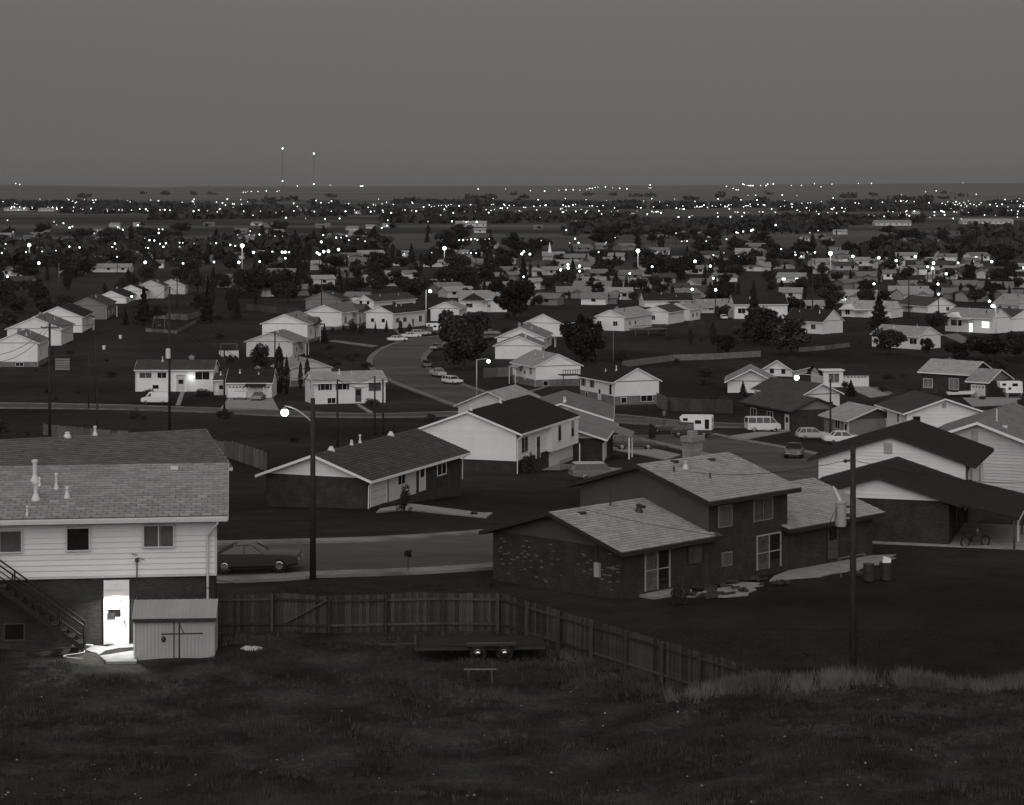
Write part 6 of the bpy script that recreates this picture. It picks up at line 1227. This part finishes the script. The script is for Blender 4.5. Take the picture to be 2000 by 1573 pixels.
for k in range(52):
    v_ = ru.uniform(496, 598); u_ = ru.uniform(860, 2015)
    if any(abs(u_ - q[0]) < 26 and abs(v_ - q[1]) < 4 for q in FH): continue
    FH.append((u_, v_, (v_ - HY) * ru.uniform(.2, .3), ru.choice('pppgwwd')))
for k in range(46):
    v_ = ru.uniform(440, 488); u_ = ru.choice((ru.uniform(-10, 760), ru.uniform(-10, 760), ru.uniform(760, 2010))); FH.append((u_, v_, (v_ - HY) * ru.uniform(.18, .26), ru.choice('ppggw')))
for q in FH:
    far_house(*q)
    for _ in range(rt.choice((0, 1, 1, 2))):
        uu = q[0] + rt.uniform(-.75, .75) * q[2]; vv = q[1] + rt.uniform(-.5, 2.5); s_ = F / hit(uu, vv).y; hh = rt.uniform(2.2, 5.5); kk = rt.choices(['round', 'cone', 'column'], (5, 2, 1))[0]
        tree(LAB2[kk], uu, vv, vv - hh * s_, hh * s_ * {'round': rt.uniform(.9, 1.5), 'cone': .55, 'column': .4}[kk], kk, 'trees and shrubs beside the far houses', lift=.0)
for u, v, w, l in ((520, 413, 36, 'leftmost'), (579, 413, 30, 'second'), (636, 411, 20, 'third'), (669, 409, 9, 'last and smallest')): far_house(u, v, w, 'w', 90, 25, l + ' of the four white warehouses below the radio masts')
for u, v, w in ((30, 412, 45), (90, 413, 30), (765, 412, 38), (1022, 421, 34), (1090, 420, 34), (1789, 418, 14), (1950, 413, 16), (1910, 417, 64), (1560, 443, 60), (1745, 441, 70), (1930, 438, 100), (920, 443, 60), (1140, 442, 50), (665, 408, 10), (1480, 440, 24), (700, 418, 16), (1340, 407, 30)): far_house(u, v, w, 'p', 90, 20, 'long pale building far off on the plain')
# church
p = hit(1060, 510); s = F / p.y; R = empty('church', 'far church with a thin white steeple', 'church', p); L = 42 / s; k = .5
MB().prism([(0, -1), (10, -1), (10, 5 * k), (5, 9 * k), (0, 5 * k)], 0, L).build('nave', M['midsiding'], R); b = MB(); b.prism([(-.5, 4.7 * k), (5, 9.1 * k), (5, 9.4 * k), (-.5, 5.0 * k)], -.4, L + .4); b.build('roof', M['roof_l'], R)
tx = 14 / s; b = MB(); b.box(tx - .8, tx + .8, 3.6, 5.2, 1, 5.6); b.box(tx - .55, tx + .55, 3.9, 5.0, 5.6, 6.8); b.lathe([(.6, 6.8), (.08, 9.4)], (tx, 4.4, 0), 8); b.build('steeple', M['white'], R)
# ------------------------------------------------------------------ far woods: masses of trees too far to count
def woods(name, label, bands, seed, m):
    g = np.random.default_rng(seed); out_ = []
    for n, y0, y1, hh, ww, thr in bands:
        ys = y0 + (y1 - y0) * g.random(n * 3); xs = (g.random(n * 3) * 2 - 1) * (.25 * ys + 80)
        f = np.sin(xs / 170 + ys / 310) + np.sin(xs / 71 - ys / 130 + 1.3) + .7 * np.sin(ys / 90 + xs / 400); k = f > thr; xs, ys = xs[k][:n], ys[k][:n]; zs = gz_np(xs, ys)
        nl = 14
        for j in range(nl):
            nn_ = len(xs); s = g.uniform(.5, 1.1, nn_) * ww * .45; c = np.stack([xs + g.normal(size=nn_) * ww * .4, ys + g.normal(size=nn_) * ww * .4, zs + hh * g.uniform(.12, .95, nn_)], 1)
            u = g.normal(size=(nn_, 3)); u /= np.linalg.norm(u, axis=1)[:, None]; v = np.cross(u, g.normal(size=(nn_, 3))); v /= np.linalg.norm(v, axis=1)[:, None]; s = s[:, None]
            out_.append(np.stack([c - u * s, c + v * s * .8, c + u * s, c - v * s * .8], 1).reshape(-1, 3))
    me = np_mesh(name, np.concatenate(out_), 4, m); tag(link(name, me), label, 'trees', None, 'stuff')
woods('far_woods', 'far dark belts of trees spread over the plain', [(700, 900, 1700, 7, 8, .5), (700, 1700, 2700, 8, 11, 1.0), (900, 2700, 4800, 8, 14, .9), (200, 4800, 9000, 9, 22, 1.7)], 3, M['leaf'])
# ------------------------------------------------------------------ town lights
L1 = '88,225 110,232 1357,277 1370,277 1380,275 1402,275 1440,275 1486,274 1546,275 1558,273 1660,243 1842,234 45,333 80,325 82,338 95,342 65,356 80,355 110,356 178,356 212,342 276,321 301,327 348,320 384,316 405,324 433,314 432,338 447,325 472,316 472,338 508,328 518,318 534,316 578,323 598,321 268,358 293,358 303,345 316,358 346,360 400,360 411,358 450,362 508,365 512,360 571,363 583,367 597,369 635,371 664,372 682,369 671,331 727,328 780,368 814,369 863,350 893,373 910,370 920,372 924,331 948,374 1060,376 1080,380 1080,326 1083,340 1109,375 1107,329 1158,377 1152,338 1208,329 1212,384 1224,370 1258,345 1308,340 1345,351 1360,380 1412,402 1453,380 1540,388 1575,381 1595,416 1637,338 1640,378 1659,353 1705,419 1709,373 1740,377 1754,382 1814,422 1828,338 1848,380 1865,344 1895,420 1930,380'
L1m = '42,430 73,495 301,439 316,456 354,447 388,471 404,465 526,503 544,488 657,469 668,475 685,484 727,462 769,458 886,501 886,480 907,481 388,533 387,577 444,582 641,560 627,579 648,591 654,634 780,530 793,531 806,531 834,541 861,543 893,561 926,558 1002,555 1020,556 1083,560 1176,560 1206,558 1002,578 912,578 827,585 813,583 1285,567 1313,573 1326,511 1396,490 1391,511 1418,512 1447,510 1508,518 1535,519 1577,519 1803,513 1845,527 1875,527 1903,527 1935,518 1950,541 31,563 26,588 10,613 145,608 235,604 312,599'
L1b = '216,669 810,665 1021,670 1194,663 1333,665 1415,610 1452,610 1520,608 1575,608 1592,608 1611,608 1592,643 1450,661 1793,551 1889,594 1833,603 1806,605 1770,612 1783,620 735,855 42,745'
L2 = '155,108 167,108 161,118 811,127 963,127 1103,131 1182,132 1262,130 1302,129 1341,129 1379,130 1417,128 1433,126 1448,126 1464,124 1480,123 1521,123 1561,125 1601,126 1641,127 1771,106 1765,125 1775,125 8,201 275,196 338,200 446,193 240,203 550,212 565,212 590,206 605,205 625,222 635,212 645,203 620,238 602,258 600,247 630,230 640,218 660,199 390,230 403,230 440,233 466,236 507,213 70,237 212,239 232,236 325,246 672,246 736,239 769,200 785,212 808,218 796,238 855,228 862,240 882,232 870,245 886,200 897,199 935,220 945,220 960,205 975,218 984,204 965,235 975,248 1011,204 1040,235 1050,238 1065,215 1075,217 1122,209 1157,207 1190,202 1138,230 1185,236 1215,240 1157,272 1285,202 1300,210 1317,209 1340,202 1354,198 1302,231 1290,240 1283,242 1356,238 1410,245 1418,236 1433,207 1448,206 1440,230 1475,210 1485,235 1500,252 1508,206 1525,197 1553,240 1565,257 1572,218 1590,235 1610,203 1699,213 1719,218 1698,236 1680,250 1660,255 1670,248 1755,254 1780,238 1790,243 1805,240 1818,240 1831,246 1917,220 1953,208 1960,225 1930,268 1990,270'
L2m = '307,287 532,295 730,293 745,297 755,295 273,330 665,293 803,296 75,373 143,393 180,404 90,398 552,438 552,468 705,398 727,398 750,396 772,394 793,391 807,397 850,393 873,391 727,470 750,470 770,470 800,471 1163,401 1371,413 1352,390 1322,414 1525,411 1520,420 1575,384 1725,303 1916,359 1302,342 1483,465'
L2b = '1066,461 1055,475 1100,476 1312,535 1314,553 1271,564 1377,543 1377,571 1065,603 1782,546 1657,585 33,450'
L3 = '340,123 377,127 395,130 405,130 432,107 440,120 455,121 465,122 475,122 487,122 530,122 560,122 570,119 601,116 460,148 502,148 651,146 702,122 758,122 830,118 868,125 928,119 1076,115 1148,103 733,150 1313,146 1450,135 1510,133 1659,101 1733,142 935,163 155,200 163,203 175,210 192,212 203,210 214,203 232,200 234,216 260,207 280,210 308,201 331,210 344,211 352,203 367,200 435,212 460,206 472,197 474,210 515,200 545,200 552,203 630,198 641,210 643,199 663,208 701,196 710,198 733,204 752,202 760,192 800,193 802,203 826,200 875,208 942,202 1028,192 1058,190 1078,193 1100,198 1110,199 1145,199 1185,199 1210,187 1213,200 1235,200 1250,201 1265,200 1285,180 1288,207 1313,180 1325,178 1343,183 1348,178 1388,183 1390,197 1415,199 1455,193 1470,190 1500,198 1540,200 1550,208 1560,200 1565,207 1575,184 1580,195 1590,200 1605,190 1615,200 1625,185 1630,198 1640,192 1650,205 1665,188 1672,197 1690,180 1700,195 1720,200 1735,208 1760,190 1750,200 1810,200 1843,195 1878,198 1894,171 1973,169 1910,212 1980,200 290,247 293,268 388,241 402,242 362,268 427,266 463,244 475,264 523,240 543,241 72,269 148,261 135,268 854,252 905,245 955,248 978,248 1134,257 1165,262 1220,266 1242,237 1268,239 1300,258 1340,239 1345,255 1360,262 1313,248 1388,237 1500,241 1520,255 1545,238 1557,257 1500,260 1610,240 1625,243 1780,258 1841,260 1910,232 1930,231 1963,252 1963,270 1963,298 1475,270 1605,277 1650,280'
L3m = '58,359 433,350 395,355 405,358 478,345 488,340 614,314 805,357 851,345 90,405 105,403 120,404 227,404 340,393 645,448 722,466 725,480 757,489 791,465 833,467 267,482 325,469 408,488'
L3b = '164,517 250,543 267,611 279,676 148,673 1045,489 1190,496 1287,512 1394,490 1462,547 1490,555 1495,526 1632,525 1820,518 1566,586 1520,643 1163,642 1523,700 1807,740'
def parse(s, ox, oy): return [(ox + float(a) / 2.857, oy + float(b) / 2.857) for a, b in (q.split(',') for q in s.split())]
far = parse(L1, 0, 280) + parse(L2, 650, 330) + parse(L3, 1300, 330)
midl = parse(L1m, 0, 280) + parse(L2m, 650, 330) + parse(L3m, 1300, 330)
big = parse(L1b, 0, 280) + parse(L2b, 650, 330) + parse(L3b, 1300, 330)
gm = {}
def gmesh(m):
    if m not in gm:
        pr = [(max(math.cos(a), .001), math.sin(a)) for a in np.linspace(-math.pi / 2, math.pi / 2, 6)]; gm[m] = MB().lathe(pr, (0, 0, 0), 8).mesh('globe', M[m])
    return gm[m]
cpole = MB().tube((0, 0, 0), (0, 0, 1), .16, .12, 6).mesh('post', M['pole'])
rl = random.Random(2)
def light_at(u, v, rpx, hlamp, lab, grp, post=True, m='lamp_far'):
    Y = (CZ + 19.5 - hlamp) * F / max(v - HY, 2.0); Y = min(Y, 15500)
    P = at(u, v, Y); g = gz(P.x, P.y)
    if P.z < g + 3: P.z = g + 3
    R = empty('street_light', lab, 'street light', (P.x, P.y, g), 0, grp); o = link('globe', gmesh(m), R, (0, 0, P.z - g)); r = rpx * Y / F; o.scale = (r, r, r)
    if post: q = link('post', cpole, R, (0, r * .6, 0)); q.scale = (1, 1, P.z - g)
for u, v in big: light_at(u, v, rl.uniform(1.5, 2.6), 7.5, 'bright street light on its pole in the near town', 'street lights of the near town', m='lamp')
for u, v in midl: light_at(u, v, rl.uniform(.8, 1.7), 8, 'bright point of a street light in the middle of the town', 'street lights of the middle town', m=rl.choice(('lamp_far', 'lamp_far', 'lamp_dim', 'lamp_low')))
far.sort(key=lambda q: -q[1]); near_far = [q for q in far if q[1] > 393][:128]; rest = [q for q in far if q not in near_far]
for u, v in near_far: light_at(u, v, rl.uniform(.6, 1.35), 9, 'small bright light in the farthest band of the town', 'lights of the farthest town band', False, rl.choice(('lamp_far', 'lamp_far', 'lamp_dim', 'lamp_low')))
V = []; b = MB()
for u, v in rest + [(rl.uniform(-200, 2200), rl.uniform(388, 416)) for _ in range(230)]:
    Y = min(32 * F / max(v - HY, 2), 15200); P = at(u, v, Y); g = gz(P.x, P.y); P.z = max(P.z, g + 4); r = rl.uniform(.4, 1.05) * Y / F
    b.lathe([(r * .05, -r), (r * .8, -r * .6), (r, 0), (r * .8, r * .6), (r * .05, r)], P, 6)
tag(b.build('town_lights', M['lamp_far']), 'countless tiny lights strung along the horizon', 'lights', None, 'stuff')
# ------------------------------------------------------------------ foreground grass, weeds, pebbles
def blades(name, label, n, region, hmin, hmax, w, m, seed, dens=None, per=5, lean=.35):
    g = np.random.default_rng(seed); x0, x1, y0, y1 = region
    ys = y0 + (y1 - y0) * g.random(n * 3); xs = x0 + (x1 - x0) * g.random(n * 3)
    keep = np.abs(xs) < .25 * ys + 2.5
    if dens is not None: keep &= g.random(n * 3) < dens(xs, ys)
    xs, ys = xs[keep][:n], ys[keep][:n]; k = len(xs); zs = gz_np(xs, ys); hs = g.uniform(hmin, hmax, k) * (.6 + .8 * (.5 + .5 * np.sin(xs * .8 + 1) * np.sin(ys * .6)))
    out_ = []
    for j in range(per):
        a = g.uniform(0, 2 * np.pi, k); l = g.uniform(.1, 1, k) * lean * hs; hh = hs * g.uniform(.55, 1.1, k); bx = xs + g.normal(size=k) * .07; by = ys + g.normal(size=k) * .07
        base = np.stack([bx, by, zs - .03], 1); tip = np.stack([bx + np.cos(a) * l, by + np.sin(a) * l * .6, zs + hh], 1); sd = np.stack([np.full(k, w / 2), g.uniform(-.5, .5, k) * w, np.zeros(k)], 1)
        out_.append(np.stack([base - sd, base + sd, tip], 1).reshape(-1, 3))
    tag(link(name, np_mesh(name, np.concatenate(out_), 3, m)), label, 'grass', None, 'stuff')
def patchy(xs, ys): return np.clip(.25 + .9 * np.sin(xs * .35 + ys * .21) * np.sin(ys * .33 - xs * .12 + .7) + .4 * np.sin(xs * 1.1 + ys * .8), .03, 1)
def fx_(ys): return -0.55 + (95 - ys) * (10.15 / 16.0)
def yard(xs, ys): return (ys < 82) | (xs < fx_(ys) - .1)
def notbuilt(xs, ys): return ~((xs < -14.6) & (ys > 88.6) & (ys < 99)) & ~((xs > -17.2) & (xs < -12.0) & (ys > 86) & (ys < 98)) & ~((xs < -12.2) & (ys > 92.2))
blades('wild_grass', 'rough weedy grass of the dark foreground slope', 30000, (-26, 26, 54, 95), .05, .2, .03, M['weed'], 1, lambda x, y: (.35 + .65 * patchy(x, y)) * (yard(x, y) & notbuilt(x, y)))
blades('dry_grass', 'paler dry tufts in the foreground slope', 11000, (-26, 26, 54, 94), .08, .26, .022, M['dry'], 2, lambda x, y: patchy(x + 5, y * 1.3) * .6 * (yard(x, y) & notbuilt(x, y)))
blades('tall_grass', 'tall dry grass along the bank and the slanting fence', 12000, (2, 26, 77, 82.5), .16, .66, .024, M['straw'], 3, lambda x, y: np.clip(.45 + .55 * np.sin(x * 1.9 + 2 * np.sin(y)) + .4 * np.sin(x * 5.1), .08, 1) * np.exp(-((y - 79.4) / .9) ** 2) * (np.sin(x * .9) * .2 + .75 + .3 * np.sin(x * 2.7 + 1)) * (x > 5.6), per=6, lean=.6)
def diag(x, y): return np.exp(-((x - fx_(y) + 1.0) / .9) ** 2) * (y < 91)
blades('tall_grass', 'tall dry grass growing along the foot of the slanting fence', 2600, (-3, 9, 80.5, 91), .12, .45, .022, M['dry'], 4, lambda x, y: diag(x, y) * np.clip(.4 + .6 * np.sin(x * 2.3 + y * 1.7), .05, 1), per=6, lean=.7)
blades('lawn_edge', 'short dark grass of the lawns near the street', 14000, (-14, 24, 88, 113), .03, .08, .03, M['lawnb'], 5, lambda x, y: ((x > fx_(y) + .3) | ((y > 96) & (x > -12))) * np.where((x > 1) & (y > 100), .0, 1.0), per=4, lean=.6)
b = MB(); g = random.Random(9)
for _ in range(150):
    y = g.uniform(56, 84); x = g.uniform(-.235, .235) * y; r = g.choice((.02, .025, .03, .045)); z = gz(x, y)
    V = [(x + r * math.cos(a) * g.uniform(.7, 1.3), y + r * math.sin(a), z + .03) for a in np.linspace(0, 5.2, 6)]; b.add(V + [(x, y, z + .03 + r * .9)], [(i, (i + 1) % 6, 6) for i in range(6)])
tag(b.build('pebbles', M['stone']), 'scattered pale pebbles and litter in the foreground grass', 'pebbles', None, 'stuff')
CL = [at(u, v, Y) for u, v, Y in ((1690, 1368, 74.5), (1845, 1362, 75), (1560, 1372, 75), (1950, 1405, 72), (1180, 1405, 74), (1300, 1352, 78), (900, 1420, 72), (330, 1400, 74), (620, 1345, 79), (120, 1330, 81), (60, 1380, 77), (1420, 1450, 68), (760, 1480, 67))]
def clumps(x, y): return sum(np.exp(-(((x - q.x) / 1.1) ** 2 + ((y - q.y) / .6) ** 2)) for q in CL) > .35
blades('weed_clumps', 'dark low weed clumps dotted over the foreground slope', 5200, (-24, 24, 54, 86), .12, .3, .035, M['leaf'], 8, lambda x, y: clumps(x, y) * 1.0, per=8, lean=.9)
b = MB(); rg = random.Random(4)
for _ in range(46):
    x, y = rg.uniform(3.0, 9.5), rg.uniform(-3.0, -.5); c_, s_ = math.cos(SP.root.rotation_euler.z), math.sin(SP.root.rotation_euler.z); X, Y = SP.C.x + x * c_ - y * s_, SP.C.y + x * s_ + y * c_; l, w = rg.uniform(.05, .35), rg.uniform(.04, .1); z = SP.C.z + .06; a_ = rg.uniform(0, 3)
    P = [(X + p * l * math.cos(a_) - q * w * math.sin(a_), Y + p * l * math.sin(a_) + q * w * math.cos(a_)) for p, q in ((-1, -1), (1, -1), (1, 1), (-1, 1))]; b.add([(p, q, z - .02) for p, q in P] + [(p, q, z + w) for p, q in P], [(4, 5, 6, 7), (0, 1, 5, 4), (1, 2, 6, 5), (2, 3, 7, 6), (3, 0, 4, 7)])
tag(b.build('patio_rubble', M['darkfence']), 'scraps of boards and stones strewn over the patio', 'rubble', None, 'stuff')

# ------------------------------------------------------------------ the evening air
hz = bpy.data.materials.new('evening_haze'); hz.use_nodes = True; ht = hz.node_tree; ht.nodes.clear()
ho = nn(ht, 'ShaderNodeOutputMaterial'); hv = nn(ht, 'ShaderNodeVolumePrincipled'); hv.inputs['Color'].default_value = g3(.5); hv.inputs['Density'].default_value = 2.0e-5; hv.inputs['Anisotropy'].default_value = 0.0
ht.links.new(hv.outputs[0], ho.inputs['Volume'])
tag(MB().box(-26000, 26000, -120, 31000, -300, 150).build('haze', hz), 'thin evening haze lying over the whole plain', 'haze', None, 'stuff')

# ------------------------------------------------------------------ past 300 leafy trees, the smallest in view become one mass
lt = [o for o in COL.objects if o.parent is None and o.name.startswith('leafy_tree')]
def seen(o):
    ch = [q for q in o.children if q.name.startswith('crown')][0]; return max(ch.scale.x, .2) * ch.scale.z / o.location.y ** 2
lt.sort(key=seen, reverse=True); chunks = []
for o in lt[288:]:
    ch = [q for q in o.children if q.name.startswith('crown')][0]; me = ch.data; nv = len(me.vertices); co = np.empty(nv * 3, np.float32); me.vertices.foreach_get('co', co)
    co = co.reshape(-1, 4, 3)[::3]; ctr = co.mean(1, keepdims=True); co = ctr + (co - ctr) * 1.6
    cz, sz_ = math.cos(o.rotation_euler.z), math.sin(o.rotation_euler.z); P = co.reshape(-1, 3) * np.array(ch.scale) + np.array(ch.location)
    chunks.append(np.stack([P[:, 0] * cz - P[:, 1] * sz_, P[:, 0] * sz_ + P[:, 1] * cz, P[:, 2]], 1) + np.array(o.location))
    for q in list(o.children): bpy.data.objects.remove(q)
    bpy.data.objects.remove(o)
if chunks: tag(link('far_tree_mass', np_mesh('far_tree_mass', np.concatenate(chunks), 4, M['leaf'])), 'mass of small far trees merging between the distant roofs', 'trees', None, 'stuff')
# ------------------------------------------------------------------ labels of look-alikes: each is told by what it stands nearest to
LM = [('the far church', 1077, 498), ('the very tall conifer', 577, 500), ('the long pale roof', 210, 522), ('the far left mast', 57, 497), ('the leftmost floodlight mast', 473, 505), ('the second floodlight mast', 868, 505), ('the third floodlight mast', 1246, 510), ('the fourth floodlight mast', 1622, 515), ('the broad dark tree', 1003, 585), ('the great round tree', 906, 660),
      ('the black roofed house by the curve', 767, 620), ('the end of the left row', 340, 562), ('the lit house at right', 1900, 630), ('the deck house', 1215, 625), ('the tall dark conifer', 1470, 620), ('the house behind round bushes', 1770, 660), ('the long pale building', 1718, 512), ('the left row of gables', 110, 650), ('the clothesline', 447, 690), ('the swing set', 314, 630), ('the shuttered bi-level', 680, 760),
      ('the porch-lit bi-level', 340, 740), ('the two-door garage', 487, 760), ('the white passenger van', 1490, 833), ('the lamp at right', 1556, 738), ('the centre bi-level', 1210, 755), ('the retaining wall', 1400, 700), ('the long brick ranch', 1850, 740), ('the stack of gables', 1020, 665), ('the white camper', 1355, 830), ('the near brick ranch', 700, 910),
      ('the taller radio mast', 552, 385), ('the shorter radio mast', 613, 388), ('the white warehouses', 640, 405), ('the right edge of the skyline', 1990, 395), ('the left edge of the skyline', 5, 395), ('the middle of the skyline', 1000, 395), ('the skyline above the lit house', 1800, 400), ('the skyline above the church', 1200, 400), ('the skyline above the white van', 1480, 400), ('the skyline above the left row', 250, 400), ('the skyline above the curve', 820, 400)]
ORD = 'first second third fourth fifth sixth seventh eighth ninth tenth eleventh twelfth thirteenth fourteenth fifteenth sixteenth seventeenth eighteenth nineteenth twentieth'.split() + ['twenty-' + w for w in 'first second third fourth fifth sixth seventh eighth ninth'.split()] + ['thirtieth'] + ['thirty-' + w for w in 'first second third fourth fifth sixth seventh eighth ninth'.split()] + ['fortieth']
SHORT = {'dark leafy tree in': 'dark leafy tree', 'dark pointed conifer': 'dark pointed conifer', 'dark narrow tree': 'dark narrow tree', 'dark round shrub': 'dark round shrub', 'dark pointed shrub': 'small pointed evergreen', 'dark narrow shrub': 'small narrow evergreen', 'low dark shrub': 'low dark shrub', 'far house with light': 'far house with light roof', 'far house with dark': 'far house with dark roof', 'far white house with grey': 'far white house', 'far grey house': 'far grey house', 'far white house with black': 'far black roofed house',
         'long pale building': 'long pale far building', 'bright street light': 'bright street light', 'bright point of': 'small street light', 'small bright light': 'tiny far light'}
pool = {}
for o in list(COL.objects):
    if o.parent is not None or 'label' not in o: continue
    for k, base in SHORT.items():
        if o['label'].startswith(k):
            g = [ch for ch in o.children if ch.name.startswith('globe')]; z = o.location.z + (g[0].location.z if g else 1.0); y = o.location.y
            u, v = CX + F * o.location.x / y, HY + F * (CZ - z) / y; nm, lu, lv = min(LM, key=lambda q: (q[1] - u) ** 2 + 4 * (q[2] - v) ** 2)
            du, dv = u - lu, v - lv; dirn = ('left of' if du < 0 else 'right of') if abs(du) > 1.2 * abs(dv) else ('above' if dv < 0 else 'below'); pool.setdefault((base, dirn, nm), []).append((math.hypot(du, dv), o)); break
for (base, dirn, nm), lst in pool.items():
    lst.sort(key=lambda q: q[0])
    for i, (_, o) in enumerate(lst):
        o['label'] = '%s, %s one %s %s' % (base, ORD[i], dirn, nm) if len(lst) > 1 else '%s %s %s' % (base, dirn, nm)
